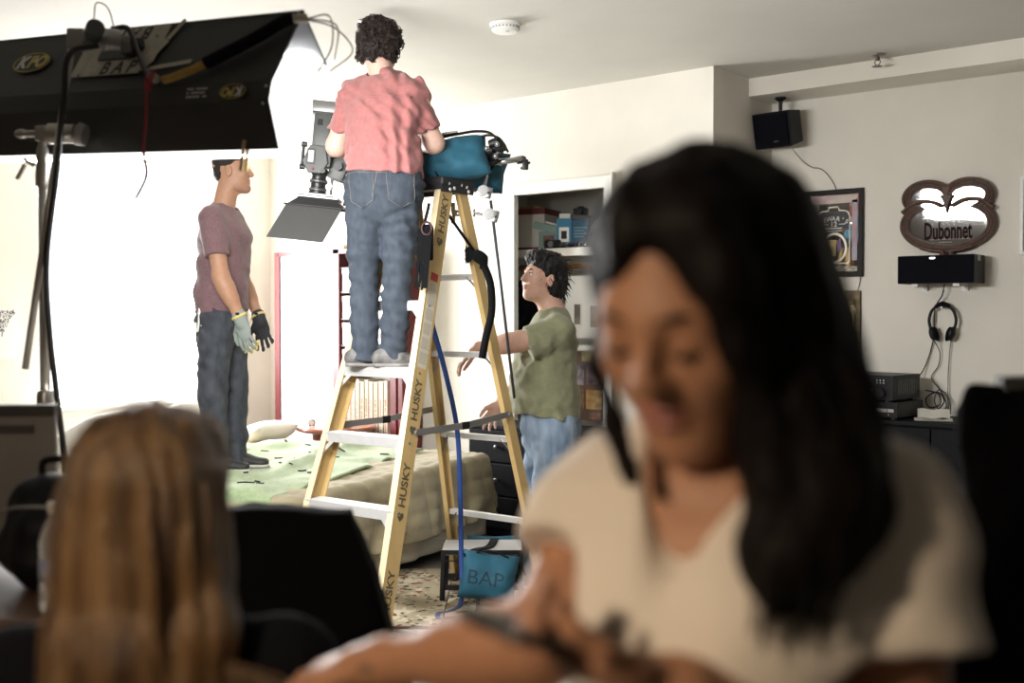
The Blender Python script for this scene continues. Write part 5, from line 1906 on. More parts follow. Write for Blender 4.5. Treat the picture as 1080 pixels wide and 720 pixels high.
class Head:
    def __init__(s, c, fwd, up=(0, 0, 1), sc=1.0, neck=None, neck_r=(.056, .062), mouth_open=0.0, jaw=1.0):
        s.c, s.R, s.sc = V(*c), basis(fwd, up), sc
        S = SDF(.02 * sc)
        s.S = S
        L = s.L

        def el(p, r, k=.02, op='u'):
            S.el(L(*p), [x * sc for x in r], s.R, k * sc, op)
        el((0, -.012, .035), (.075, .096, .086))
        el((0, .028, -.030), (.060, .064, .085), .03)
        el((0, .020, -.070), (.054 * jaw, .058, .040), .03)
        el((0, .064, -.100), (.026, .022, .018), .03)
        el((0, .074, .024), (.046, .016, .012), .03)
        for x in (-1, 1):
            el((x * .038, .058, -.022), (.024, .026, .026), .03)
            el((x * .031, .100, .006), (.017, .016, .010), .012, 's')
            el((x * .031, .080, .006), (.015, .013, .012), .004)
            el((x * .010, .099, -.026), (.009, .010, .008), .008)
            el((x * .078, -.008, -.004), (.010, .019, .033), .006)
            el((x * .083, -.002, -.002), (.005, .010, .018), .004, 's')
        S.rc(L(0, .088, .020), L(0, .110, -.022), .008 * sc, .011 * sc, .012 * sc)
        el((0, .087, -.053), (.024, .010, .006), .006)
        el((0, .085, -.066 - mouth_open), (.021, .010, .007), .006)
        el((0, .100, -.0595 - mouth_open / 2), (.022, .012, .0018 + mouth_open * .6), .003, 's')
        if neck is not None:
            S.rc(L(0, -.022, -.050), neck, neck_r[0] * sc, neck_r[1] * sc, .03)

    def L(s, x, y, z):
        return s.c + s.R @ V(x * s.sc, y * s.sc, z * s.sc)

    def extras(s, parent, brow_col, iris=(.05, .03, .02), lip=(.45, .18, .16), lids=None, down=False):
        sc = s.sc
        mb = mat('brow_%.2f' % brow_col[0], brow_col, .8)
        for x in (-1, 1):
            S = SDF(.004)
            S.path([s.L(x * .014, .0945, .026), s.L(x * .030, .0935, .032), s.L(x * .046, .080, .028)], [.0026 * sc, .0028 * sc, .0016 * sc])
            sdf_obj('eyebrow', [S.mesh(.0018)], mb, parent)
            if not down:
                e = MB().ball(s.L(x * .031, .0830, .007), .0115 * sc, 16, 12).build('eye', mat('eye_white', (.75, .73, .70), .2), parent, True)
                MB().ball(s.L(x * .031, .0915, .007), .0052 * sc, 12, 8).build('iris', mat('iris_dark', iris, .15), e, True)
            S = SDF(.003)
            zz = -.003 if down else .0125
            S.path([s.L(x * .018, .091, zz + .001), s.L(x * .031, .0965 if down else .0945, zz), s.L(x * .045, .085, zz)], [.0016 * sc, .0022 * sc, .0014 * sc])
            sdf_obj('eyelashes', [S.mesh(.0014)], mat('lash_dark', (.02, .012, .01), .7), parent)
        S = SDF(.004)
        S.el(s.L(0, .0895, -.053), V(.0235, .010, .0055) * sc, s.R).el(s.L(0, .0875, -.066), V(.0205, .010, .0068) * sc, s.R, .002)
        sdf_obj('lips', [S.mesh(.002)], mat('lips_%.2f' % lip[0], lip, .4), parent)


def arm(S, sh, el_, wr, r=(.050, .041, .030), k=.03):
    sh, el_, wr = V(*sh), V(*el_), V(*wr)
    S.rc(sh, el_, r[0], r[1], k)
    S.rc(el_, wr, r[1] * 1.0, r[2], k)
    m = el_ + (wr - el_) * .28
    S.rc(m, el_ + (wr - el_) * .5, r[1] * 1.08, r[1] * .9, k)


def hand(S, wr, d, n, side, curl=(.25, .3, .35, .4), sc=1.0, thumb=.5, spread=.12, bend=.5):
    """palm from wrist wr along d, palm faces n, thumb on +side*(d x n)"""
    wr, d, n = V(*wr), nrm(d), V(*n)
    n = nrm(n - d * (n @ d))
    w = np.cross(d, n) * side
    R = np.stack([w, d, n], 1)
    S.rc(wr - d * .02 * sc, wr + d * .02 * sc, .026 * sc, .024 * sc, .015)
    S.el(wr + d * .052 * sc, V(.040, .052, .0155) * sc, R, .012)
    S.el(wr + d * .035 * sc + w * .022 * sc + n * .008 * sc, V(.018, .03, .014) * sc, R, .012)
    lens = (.078, .088, .082, .062)
    tips = []
    for i in range(4):
        off = (1.5 - i) * .0195
        b = wr + d * (.090 - .004 * abs(i - 1.2)) * sc + w * off * sc
        a = curl[i]
        dd = nrm(d + w * (1.5 - i) * spread)
        p = b
        rr = (.0092, .0085, .0076, .0064) if i < 3 else (.008, .0074, .0066, .0056)
        ang = a * .6
        for j, fr in enumerate((.45, .31, .24)):
            q = p + (dd * math.cos(ang) + n * math.sin(ang)) * lens[i] * fr * sc
            S.rc(p, q, rr[j] * sc, rr[j + 1] * sc, .004)
            p = q
            ang += a * (1.1 if j == 0 else .8)
        tips.append(p)
    b = wr + d * .028 * sc + w * .030 * sc + n * .006 * sc
    t1 = nrm(d * .75 + w * .62 + n * .25 * thumb)
    p1 = b + t1 * .042 * sc
    t2 = nrm(d * .92 + w * .25 + n * .35 * thumb)
    p2 = p1 + t2 * .030 * sc
    t3 = nrm(d * .95 + w * .05 + n * .5 * thumb)
    S.rc(b, p1, .0145 * sc, .0115 * sc, .010).rc(p1, p2, .011 * sc, .010 * sc, .004).rc(p2, p2 + t3 * .024 * sc, .010 * sc, .0075 * sc, .004)
    return tips


def shoe(parent, heel, toe, m_up, m_sole, ankle, name='shoe', accent=None, h=.075, lw=.026):
    heel, toe = V(*heel), V(*toe)
    d = nrm(toe - heel)
    z0 = heel[2]
    S = SDF(.03)
    mid = (heel + toe) / 2
    S.ec(heel + V(0, 0, .040), mid + V(0, 0, .038), (.034, .038), (.042, .036), np.cross(d, V(0, 0, 1)))
    S.ec(mid + V(0, 0, .034), toe + V(0, 0, .026), (.043, .034), (.036, .026), np.cross(d, V(0, 0, 1)))
    S.rc(heel + V(0, 0, .05) + d * .035, ankle, .034, .034)
    S.cut(heel + V(0, 0, .012), (0, 0, -1)).cut(heel + V(0, 0, h + .02), (0, 0, 1))
    o = sdf_obj(name, [S.mesh(.006)], m_up, parent)
    T = SDF(.03)
    T.ec(heel + V(0, 0, .010), mid + V(0, 0, .010), (.038, .03), (.046, .03), np.cross(d, V(0, 0, 1))).ec(mid + V(0, 0, .010), toe + V(0, 0, .010), (.046, .03), (.040, .03), np.cross(d, V(0, 0, 1)))
    T.cut(heel, (0, 0, -1)).cut(heel + V(0, 0, .018), (0, 0, 1))
    sdf_obj('sole', [T.mesh(.006)], m_sole, o)
    if accent:
        side = np.cross(d, V(0, 0, 1))
        for i in range(4):
            c = heel + d * (.085 + .022 * i) + V(0, 0, .076 - .009 * i)
            MB().tube(spline([c - side * lw - V(0, 0, .008 + (lw - .026) * 1.6), c + V(0, 0, .003), c + side * lw - V(0, 0, .008 + (lw - .026) * 1.6)], 4), .0035, 6).build('lace', accent, o, True)
    return o


def patch(name, target, outline, origin, ax, az, ray, m, parent, n=10, lift=.003, border=None):
    """a flat sewn piece (pocket) pressed onto a garment: outline in (x, z) along ax, az, cast along ray"""
    me = target.data
    bv = BVHTree.FromPolygons([v.co for v in me.vertices], [p.vertices for p in me.polygons])
    ax, az, ray, origin = Vector(ax), Vector(az), Vector(ray), Vector(origin)
    # rows between the left and right side of the outline
    zs = [p[1] for p in outline]
    z0, z1 = min(zs), max(zs)
    rows = []
    for i in range(n + 1):
        z = z0 + (z1 - z0) * (i / n * .998 + .001)
        xs = []
        for k in range(len(outline)):
            (xa, za), (xb, zb) = outline[k], outline[(k + 1) % len(outline)]
            if (za - z) * (zb - z) < 0:
                xs.append(xa + (xb - xa) * (z - za) / (zb - za))
        if len(xs) < 2:
            continue
        x0, x1 = min(xs), max(xs)
        row = []
        for j in range(n + 1):
            p = origin + ax * (x0 + (x1 - x0) * j / n) + az * z
            h = bv.ray_cast(p - ray * .6, ray)[0]
            row.append((h if h is not None else p) - ray * lift)
        rows.append(row)
    g = MB()
    R = len(rows)
    g.raw([p for r in rows for p in r], [(i * (n + 1) + j, i * (n + 1) + j + 1, (i + 1) * (n + 1) + j + 1, (i + 1) * (n + 1) + j) for i in range(R - 1) for j in range(n)])
    o = g.build(name, m, parent, True)
    if border:
        loop = [r[0] for r in rows] + rows[-1][1:-1] + [r[-1] for r in rows[::-1]] + rows[0][1:-1][::-1]
        MB().tube([p - ray * .001 for p in loop], .0016, 5, True).build('stitching', border, o, True)
    return o


def person(label, loc, rz=TH):
    return thing('person', label, 'person', loc, rz)


m_jean_b = mat('denim_blue', (.034, .045, .064), .85, col2=(.056, .071, .093), vscale=40, stretch=(1, 1, .5), bump=.35, bscale=420)
m_jean_d = mat('denim_grey', (.030, .034, .045), .85, col2=(.065, .072, .088), vscale=22, stretch=(1, 1, .5), bump=.3, bscale=420)
m_jean_l = mat('denim_light', (.115, .165, .24), .85, col2=(.25, .32, .41), vscale=16, stretch=(1, 1, .35), bump=.35, bscale=420)
m_stitch = mat('denim_stitch', (.16, .15, .13), .8)

# ------------------------------------------------------------------ person standing on the bed
pa = person('person in mauve t-shirt and dark jeans with work gloves standing on the bed', UV(-1.566, 5.975, .585))
sk = skin('skin_tan', (.42, .23, .145))
OZ = -.03
hd = Head((.030, .03, 1.635), (1, .10, .06), sc=.98, neck=V(-.012, .02, 1.455), mouth_open=.006)
A = SDF(.02)
sh, e_, wr = V(-.030, -.155, 1.345), V(.028, -.20, 1.045), V(.118, -.185, .845)
arm(A, sh, e_, wr, (.052, .043, .031))
A.rc(wr, wr + nrm(wr - e_) * .05, .028, .022, .02)
B = SDF(.03)
shl, el_l, wrl = V(-.01, .19, 1.35), V(.03, .23, 1.05), V(.135, .17, .845)
arm(B, shl, el_l, wrl)
B.rc(wrl, wrl + nrm(wrl - el_l) * .05, .028, .022, .02)
Tq = SDF(.03)
xd = (.12, 1, 0)
Tq.stack([((-.03, .02, .82), (.15, .10)), ((-.02, .02, 1.10), (.135, .095)), ((-.02, .02, 1.32), (.155, .095)), ((-.015, .02, 1.43), (.07, .06))], xd)
for s_, hx in ((-1, -.035), (1, -.01)):
    Tq.path([(hx, s_ * .075 + .02, .80), (-.025 + .02 * s_, s_ * .075 + .02, .42), (-.02 + .03 * s_, s_ * .075 + .02, .06)], [.075, .045, .035])
bd = sdf_obj('body', [hd.S.mesh(.0045), A.mesh(.005), B.mesh(.006), Tq.mesh(.014)], sk, pa)
hd.extras(pa, (.02, .014, .01))
H = SDF(.015)
for p, r in (((0, -.018, .050), (.0780, .090, .080)), ((0, .02, .085), (.066, .072, .045)), ((0, -.066, .0), (.060, .038, .055))):
    H.el(hd.L(*p), V(*r) * hd.sc, hd.R)
H.el(hd.L(0, .11, -.01), V(.085, .06, .085), hd.R, .01, 's')
H.el(hd.L(0, .05, -.10), V(.10, .09, .09), hd.R, .01, 's')
for x in (-1, 1):
    H.el(hd.L(x * .08, .005, -.01), V(.02, .026, .04), hd.R, .008, 's')
H.rough(.003, 90, 3)
sdf_obj('hair', [H.mesh(.0045)], mat('hair_cropped', (.018, .013, .010), .8, bump=.4, bscale=400), pa)
St = SDF(.008)
St.el(hd.L(0, .068, -.098), V(.034, .028, .026), hd.R).el(hd.L(0, .02, -.088), V(.058, .06, .034), hd.R, .02)
St.cut(hd.L(0, .04, -.072), hd.R @ V(0, -.1, 1))
sdf_obj('beard_stubble', [St.mesh(.004)], mat('stubble', (.35, .19, .125), .8, var=.12, vscale=300), pa)
# t-shirt
TS = SDF(.03)
TS.stack([((-.030, .02, .86), (.172, .138)), ((-.030, .02, .97), (.165, .135)), ((-.018, .02, 1.12), (.163, .132)), ((-.010, .02, 1.27), (.185, .130)), ((-.018, .02, 1.36), (.165, .10)), ((-.014, .02, 1.415), (.085, .070))], xd)
TS.rc((-.032, -.150, 1.365), (.002, -.190, 1.16), .070, .066, .03).rc((-.01, .185, 1.36), (.02, .205, 1.17), .068, .064, .03)
TS.local_cut((.006, -.193, 1.165), nrm(V(.15, -.15, -1)), (.006, -.23, 1.13), .105).local_cut((.025, .20, 1.17), (.2, .1, -1), (.02, .24, 1.13), .10)
TS.cut((-.02, 0, .868), (.06, 0, -1))
TS.rc(hd.L(0, -.022, -.05), (-.012, .02, 1.38), .058, .066, .008, 's')
TS.folds(.0045, 42, (.35, .1, 1), 5).folds(.0035, 60, (1, .2, .5), 8)
m_mauve = mat('mauve_cotton', (.175, .098, .108), .9, var=.13, vscale=90, bump=.25, bscale=500, sheen=.2)
ts = sdf_obj('t_shirt', [TS.mesh(.006)], m_mauve, pa)
patch('chest_pocket', ts, [(-.04, -.05), (.04, -.05), (.04, .045), (-.04, .045)], (.13, -.06, 1.25), (.6, -.8, 0), (0, 0, 1), (-.85, .5, 0), m_mauve, pa, 6)
# jeans
J = SDF(.03)
J.stack([((-.030, .02, .915), (.150, .118)), ((-.03, .02, .83), (.165, .13)), ((-.03, .02, .78), (.155, .12))], xd)
J.path([(-.040, -.058, .80), (-.058, -.068, .43), (-.050, -.060, .20), (-.045, -.056, .035)], [.098, .078, .068, .062])
J.path([(-.010, .10, .80), (.012, .11, .43), (.016, .11, .20), (.020, .105, .035)], [.096, .076, .066, .060])
J.cut((0, 0, .905), (.06, 0, 1)).cut((0, 0, .035), (0, 0, -1))
J.folds(.006, 48, (.5, .1, 1), 11, 1.6).folds(.004, 80, (.8, 0, .6), 13)
jn = sdf_obj('jeans', [J.mesh(.007)], m_jean_d, pa)
patch('back_pocket', jn, [(-.05, -.07), (0, -.085), (.05, -.07), (.055, .06), (-.055, .06)], (-.13, -.05, .82), (.75, -.66, 0), (0, 0, 1), (.66, .75, 0), m_jean_d, pa, 8, border=m_stitch)
MB().tube(spline([(-.112, -.118, .885), (-.108, -.135, .86), (-.112, -.138, .80), (-.118, -.136, .765), (-.128, -.128, .77), (-.130, -.126, .81)]), .006, 8).tube(spline([(-.098, -.126, .865), (-.092, -.136, .82), (-.098, -.138, .79)]), .005, 8).build('carabiner', mat('white_plastic'), pa, True)
# gloves: grey backs with yellow fingers and cuff
for (w_, e0, d_, n_, sd) in ((wr, e_, (.22, 0, -.95), (.35, .9, .1), -1), (wrl, el_l, (.20, 0, -.95), (.2, -.9, .1), 1)):
    G = SDF(.01)
    cu = .35 if sd < 0 else .4
    tips = hand(G, w_ + nrm(w_ - e0) * .02, d_, n_, sd, (cu, cu + .05, cu + .1, cu + .1), 1.13)
    G.rc(w_ + nrm(w_ - e0) * .0, w_ + nrm(w_ - e0) * .04, .038, .033, .02)
    gl = sdf_obj('glove', [G.mesh(.004)], mat('glove_grey', (.27, .31, .29), .85, bump=.3, bscale=200) if sd < 0 else mat('glove_dark', (.03, .03, .035), .85), pa)
    ax_ = nrm(w_ - e0)
    q = frame(w_, np.cross(ax_, V(0, 1, 0)), z=ax_)
    MB().lathe([(.034, -.008), (.043, -.006), (.044, .006), (.036, .010)], 22, q).build('cuff', mat('glove_yellow', (.62, .52, .18), .8), gl, True)
    MB().rbox(w_ + V(-.0, -.040, .012), (.020, .008, .014), .003).build('strap_tab', mat('black_plastic'), gl)
    for p in tips:
        MB().ball(p + V(0, 0, .006), (.0100, .0100, .016), 10, 8).build('fingertip', mat('glove_yellow') if sd < 0 else mat('glove_dark'), gl, True)
mshoe = mat('shoe_black', (.02, .02, .022), .6)
shoe(pa, (-.09, -.058, .0), (.115, -.072, .0), mshoe, mat('sole_white', (.5, .48, .44), .6), V(-.045, -.056, .10), accent=mat('lace_white', (.55, .53, .5), .7))
shoe(pa, (-.025, .105, .0), (.18, .11, .0), mshoe, mat('sole_white'), V(.02, .105, .10), accent=mat('lace_white'))

# ------------------------------------------------------------------ person on the ladder, seen from behind
pb = person('curly-haired person in coral shirt and jeans standing on the ladder', UV(-.584, 4.98, 1.2), TH)
sk = skin('skin_fair', (.62, .40, .32))
fw = nrm(V(.40, .92, 0))
rt = V(.92, -.40, 0)
hd = Head((-.030, .115, 1.462), (.15, .92, -.42), sc=.95, neck=V(-.018, .085, 1.33))
xd = rt
A = SDF(.02)
shl, ell, wrl = V(-.158, .090, 1.245), V(-.232, .110, 1.02), V(-.15, .33, 1.03)
arm(A, shl, ell, wrl, (.054, .045, .031))
hand(A, wrl + nrm(wrl - ell) * .02, (.4, .85, .1), (.3, 0, -1), 1, (.5, .5, .55, .6), .95)
B = SDF(.02)
shr, elr, wrr = V(.140, .035, 1.245), V(.222, .09, 1.03), V(.12, .28, 1.06)
arm(B, shr, elr, wrr, (.054, .045, .031))
hand(B, wrr + nrm(wrr - elr) * .02, (-.3, .9, .1), (-.3, 0, -1), -1, (.5, .5, .55, .6), .95)
Tq = SDF(.03)
Tq.stack([((.002, .0, .80), (.15, .11)), ((-.005, .02, 1.05), (.13, .10)), ((-.012, .06, 1.22), (.15, .10)), ((-.018, .08, 1.31), (.08, .06))], xd)
for s_, pts in ((-1, [(-.085, .015, .78), (-.090, .02, .40), (-.085, .02, .06)]), (1, [(.085, -.015, .78), (.060, -.005, .40), (.030, .0, .06)])):
    Tq.path(pts, [.08, .045, .035])
sdf_obj('body', [hd.S.mesh(.005), A.mesh(.005), B.mesh(.005), Tq.mesh(.014)], sk, pb)
hd.extras(pb, (.02, .014, .01))
# curly hair
H = SDF(.02)
for p, r in (((0, -.03, .054), (.108, .112, .098)), ((0, -.075, -.010), (.092, .055, .070)), ((0, -.072, -.055), (.066, .036, .045)), ((.06, -.03, -.02), (.045, .06, .06)), ((-.06, -.03, -.02), (.045, .06, .06)), ((0, .03, .09), (.085, .075, .055))):
    H.el(hd.L(*p), V(*r) * hd.sc, hd.R)
H.el(hd.L(0, .12, -.02), V(.075, .06, .09), hd.R, .01, 's')
H.rough(.014, 42, 3).rough(.007, 85, 5)
hv = H.mesh(.005)
rs = np.random.RandomState(4)
curls = MB()
idx = rs.choice(len(hv[0]), 420, replace=False)
for i in idx:
    c = Vector(hv[0][i])
    if (hd.R.T @ (np.array(c) - hd.c))[1] > .075:
        continue
    out = (c - Vector(hd.c)).normalized()
    a = out.orthogonal().normalized()
    b_ = out.cross(a)
    t0 = rs.rand() * 6.28
    R_ = .006 + .006 * rs.rand()
    ax = (a * math.cos(t0) + b_ * math.sin(t0))
    ay = (out * .8 + ax.cross(out) * .6).normalized()
    n_ = 9
    pts = [c + (ax * math.cos(t) + ay * math.sin(t)) * R_ + ax.cross(ay) * (.0016 * t) for t in np.linspace(0, 5.2, n_)]
    curls.tube(pts, [.0022] * (n_ - 1) + [.0008], 5)
f4 = [f for f in curls.f]
m_curl = mat('hair_dark_curl', (.014, .008, .006), .6, var=.5, vscale=90, bump=.4, bscale=160, spec=.3)
ho = sdf_obj('hair', [hv], m_curl, pb)
curls.build('curls', m_curl, ho, True)
# shirt with gathered back yoke
TS = SDF(.035)
TS.stack([((.0, -.02, .87), (.190, .150)), ((-.004, .0, .98), (.172, .135)), ((-.010, .035, 1.12), (.178, .128)), ((-.016, .065, 1.24), (.172, .105)), ((-.018, .08, 1.315), (.085, .066))], xd)
TS.rc((-.140, .085, 1.240), (-.200, .10, 1.105), .066, .066, .04).rc((.125, .035, 1.240), (.188, .065, 1.105), .066, .066, .04)
TS.rc((-.06, .082, 1.300), (-.15, .085, 1.250), .052, .060, .04).rc((.03, .07, 1.300), (.13, .04, 1.250), .052, .060, .04)
TS.local_cut((-.212, .10, 1.085), (-.42, .1, -1), (-.235, .11, 1.03), .11).local_cut((.200, .07, 1.085), (.42, .1, -1), (.222, .08, 1.03), .11)
TS.cut((0, 0, .872), (-.08, .0, -1))
TS.rc(hd.L(0, -.02, -.05), (-.018, .085, 1.30), .052, .060, .008, 's')
TS.folds(.0075, 60, (1, .1, .15), 21, 1.5).folds(.0065, 44, (.25, .1, 1), 24, 1.8).folds(.004, 110, (.7, .2, .7), 27, 1.6)
m_coral = mat('coral_linen', (.34, .125, .120), .9, var=.10, vscale=50, bump=.3, bscale=380, sheen=.2)
tsb = sdf_obj('shirt', [TS.mesh(.006)], m_coral, pb)
bv = BVHTree.FromPolygons([v.co for v in tsb.data.vertices], [p.vertices for p in tsb.data.polygons])
seam = []
for x in np.linspace(-.165, .135, 24):
    h = bv.ray_cast(Vector((x, -1, 1.215 - .02 * abs(x))), Vector((0, 1, 0)))[0]
    if h is not None:
        seam.append(h - Vector((0, .001, 0)))
MB().tube(seam, .0028, 5).build('yoke_seam', m_coral, pb, True)
# jeans
J = SDF(.035)
J.stack([((.0, -.01, .905), (.165, .120)), ((.002, -.01, .82), (.182, .140)), ((.0, -.005, .76), (.172, .13))], xd)
J.path([(-.085, .012, .76), (-.092, .020, .52), (-.094, .025, .40), (-.090, .018, .20), (-.088, .015, .035)], [.096, .078, .066, .062, .060], .018)
J.path([(.082, -.025, .76), (.070, -.010, .52), (.060, -.002, .40), (.050, -.006, .20), (.040, -.006, .035)], [.096, .078, .066, .062, .060], .018)
J.cut((0, 0, .912), (0, 0, 1)).cut((0, 0, .03), (0, 0, -1))
J.folds(.0055, 60, (.35, .1, 1), 31, 1.8).folds(.0045, 110, (.2, 0, 1), 33, 1.6)
jn = sdf_obj('jeans', [J.mesh(.0065)], m_jean_b, pb)
pk = [(-.056, -.055), (-.004, -.088), (.054, -.055), (.060, .075), (-.062, .075)]
for cx in (-.085, .095):
    patch('back_pocket', jn, pk, (cx, -.2, .80), (1, 0, 0), (-.05, 0, 1), (-.1 * cx, 1, 0), m_jean_b, pb, 10, border=m_stitch)
bvj = BVHTree.FromPolygons([v.co for v in jn.data.vertices], [p.vertices for p in jn.data.polygons])


def seam_line(xz, nm='seam', r=.002):
    pts = []
    for x, z in xz:
        h = bvj.ray_cast(Vector((x, -1, z)), Vector((0, 1, 0)))[0]
        if h is not None:
            pts.append(h - Vector((0, .001, 0)))
    if len(pts) > 2:
        MB().tube(pts, r, 5).build(nm, m_stitch, pb, True)


seam_line([(.0 - .002 * i, .90 - i * .008) for i in range(22)])
seam_line([(-.17 + i * .015, .865 + .0004 * (i - 11) ** 2 * .3) for i in range(24)], 'yoke_seam')
m_snk = mat('sneaker_grey', (.06, .058, .056), .6, col2=(.20, .195, .19), vscale=22)
shoe(pb, (-.150, .0, 0), (.010, .060, 0), m_snk, mat('sole_grey', (.22, .21, .20), .6), V(-.092, .012, .10), accent=mat('stripe_dark', (.05, .05, .055), .6), lw=.042)
shoe(pb, (-.020, -.035, 0), (.150, .010, 0), m_snk, mat('sole_grey'), V(.038, -.008, .10), accent=mat('stripe_dark'), lw=.042)
# tool pouch with hanging straps on the right hip
tpch = thing('tool_pouch', 'black tool pouch with dangling straps at the right hip', 'pouch', UV(-.584 + .205, 4.98 - .085, 1.2 + .56), TH)
MB().rbox((0, .0, .0), (.05, .07, .16), .012).build('pouch_body', mat('black_cloth'), tpch, True)
MB().tube(spline([(-.01, -.035, .085), (.005, -.045, .14), (.01, -.03, .17)]), .007).build('belt_clip', mat('black_cloth'), tpch)
MB().tube([(.022 * math.cos(t), -.042, .06 + .028 * math.sin(t)) for t in np.linspace(0, 2 * PI, 17)[:-1]], .0055, 6, True).build('tape_ring', mat('dark_red', (.03, .004, .005), .6), tpch)
rs = random.Random(6)
for i in range(6):
    x = -.03 + .010 * i
    MB().ribbon(spline([(x, -.035 - .004 * (i % 2), .06), (x - .008, -.045, -.05), (x - .018 + rs.uniform(-.006, .006), -.05, -.13 - .03 * rs.random()), (x - .022, -.05, -.19 - .03 * rs.random())], 5), .010, .003, side=(1, .2, 0)).build('strap', mat('black_web'), tpch)

# ------------------------------------------------------------------ person behind the ladder, reaching left
pc = person('dark-haired person in olive t-shirt and light jeans reaching past the ladder', UV(.18, 5.80, 0), TH)
sk = skin('skin_light', (.56, .34, .255))
hd = Head((-.020, .0, 1.625), (-.86, -.48, .20), sc=1.04, neck=V(.045, .0, 1.43), neck_r=(.060, .068), jaw=1.12)
A = SDF(.02)
sl_, se_, sw_ = V(.05, -.165, 1.345), V(-.145, -.21, 1.30), V(-.350, -.13, 1.262)
arm(A, sl_, se_, sw_, (.060, .049, .033))
hand(A, sw_ + nrm(sw_ - se_) * .02, (-.72, .05, -.62), (.5, .3, -.8), 1, (.35, .4, .45, .5), 1.0, spread=.2)
B = SDF(.02)
rl_, re_, rw_ = V(.0, .17, 1.34), V(-.10, .22, 1.06), V(-.235, .13, .965)
arm(B, rl_, re_, rw_, (.058, .048, .032))
hand(B, rw_ + nrm(rw_ - re_) * .02, (-.5, -.1, -.85), (.2, -.9, -.2), 1, (.3, .35, .4, .45), 1.0, spread=.2)
xd = (-.22, .95, 0)
Tq = SDF(.04)
Tq.stack([((.02, 0, .82), (.165, .13)), ((-.005, 0, 1.05), (.17, .15)), ((.02, 0, 1.30), (.165, .11)), ((.04, 0, 1.41), (.075, .065))], xd)
Tq.path([(.035, -.09, .80), (.01, -.09, .44), (-.01, -.07, .07)], [.09, .05, .04]).path([(0, .09, .80), (-.04, .10, .44), (-.06, .10, .07)], [.09, .05, .04])
sdf_obj('body', [hd.S.mesh(.0045), A.mesh(.005), B.mesh(.005), Tq.mesh(.014)], sk, pc)
hd.extras(pc, (.015, .012, .010))
H = SDF(.018)
for p, r in (((0, -.025, .060), (.094, .106, .090)), ((0, .03, .100), (.080, .075, .045)), ((0, -.085, -.02), (.080, .050, .080)), ((.055, -.055, -.02), (.040, .055, .075)), ((-.055, -.055, -.02), (.040, .055, .075))):
    H.el(hd.L(*p), V(*r) * hd.sc, hd.R)
H.el(hd.L(0, .125, -.02), V(.082, .062, .080), hd.R, .012, 's')
for x in (-1, 1):
    H.el(hd.L(x * .09, .012, -.015), V(.026, .022, .036), hd.R, .008, 's')
H.rough(.008, 60, 9, (1, 1, .5)).rough(.004, 130, 12, (1, 1, .4))
hv = H.mesh(.0045)
m_bh = mat('hair_black', (.009, .007, .007), .6, var=.4, vscale=60, stretch=(1, 1, .3), bump=.3, bscale=200, spec=.25)
ho = sdf_obj('hair', [hv], m_bh, pc)
rs = np.random.RandomState(8)
tf = MB()
for i in rs.choice(len(hv[0]), 260, replace=False):
    c = V(*hv[0][i])
    q = hd.R.T @ (c - hd.c)
    if q[1] > .055 or q[2] < -.08:
        continue
    out = nrm(c - hd.L(0, -.02, .03))
    dn_ = nrm(out * .5 + hd.R @ V(rs.uniform(-.4, .4), .25 if q[1] > 0 else -.4, -.75) + rs.uniform(-.25, .25, 3))
    L = rs.uniform(.02, .05)
    tf.tube([c - out * .004, c + (dn_ * .6 + out * .5) * L * .5, c + dn_ * L + out * L * .15], [.0030, .0022, .0005], 5)
tf.build('hair_tufts', m_bh, ho, True)
TS = SDF(.04)
TS.stack([((.012, 0, .90), (.200, .165)), ((-.012, 0, 1.02), (.195, .180)), ((-.008, 0, 1.16), (.188, .160)), ((.016, 0, 1.29), (.190, .132)), ((.034, 0, 1.37), (.150, .10)), ((.042, 0, 1.42), (.088, .075))], xd)
TS.rc((.055, -.16, 1.355), (-.085, -.205, 1.295), .086, .088, .04).rc((.0, .17, 1.355), (-.06, .205, 1.17), .080, .080, .04)
TS.local_cut((-.095, -.205, 1.29), (-1, -.1, -.32), (-.165, -.21, 1.27), .125).local_cut((-.062, .207, 1.165), (-.3, .1, -1), (-.08, .24, 1.10), .12)
TS.cut((0, 0, .905), (-.10, 0, -1))
TS.rc(hd.L(0, -.022, -.05), (.040, 0, 1.385), .062, .074, .008, 's')
TS.folds(.0075, 30, (.55, .2, 1), 41, 1.5).folds(.0045, 60, (.9, .1, .5), 43, 1.3)
m_olive = mat('olive_cotton', (.185, .185, .105), .9, var=.08, vscale=40, bump=.2, bscale=450, sheen=.2)
sdf_obj('t_shirt', [TS.mesh(.0065)], m_olive, pc)
J = SDF(.04)
J.stack([((.02, 0, .95), (.165, .145)), ((.025, 0, .86), (.180, .150)), ((.02, 0, .78), (.17, .14))], xd)
J.path([(.045, -.095, .78), (.020, -.092, .46), (.005, -.080, .22), (-.005, -.072, .03)], [.112, .092, .080, .074])
J.path([(-.002, .095, .78), (-.035, .10, .46), (-.05, .10, .22), (-.06, .10, .03)], [.110, .090, .080, .074])
J.cut((0, 0, .94), (0, 0, 1)).cut((0, 0, .03), (0, 0, -1))
J.folds(.006, 44, (.3, .2, 1), 51, 1.6).folds(.004, 75, (.8, .1, .5), 53)
jn = sdf_obj('jeans', [J.mesh(.007)], m_jean_l, pc)
patch('back_pocket', jn, pk, (.155, -.10, .80), (.55, .83, 0), (0, 0, 1), (-.83, .55, 0), m_jean_l, pc, 8, border=m_stitch)
shoe(pc, (.065, -.072, 0), (-.16, -.09, 0), mshoe, mat('sole_white'), V(-.005, -.072, .10), accent=mat('lace_white'))
shoe(pc, (.01, .10, 0), (-.21, .09, 0), mshoe, mat('sole_white'), V(-.06, .10, .10), accent=mat('lace_white'))
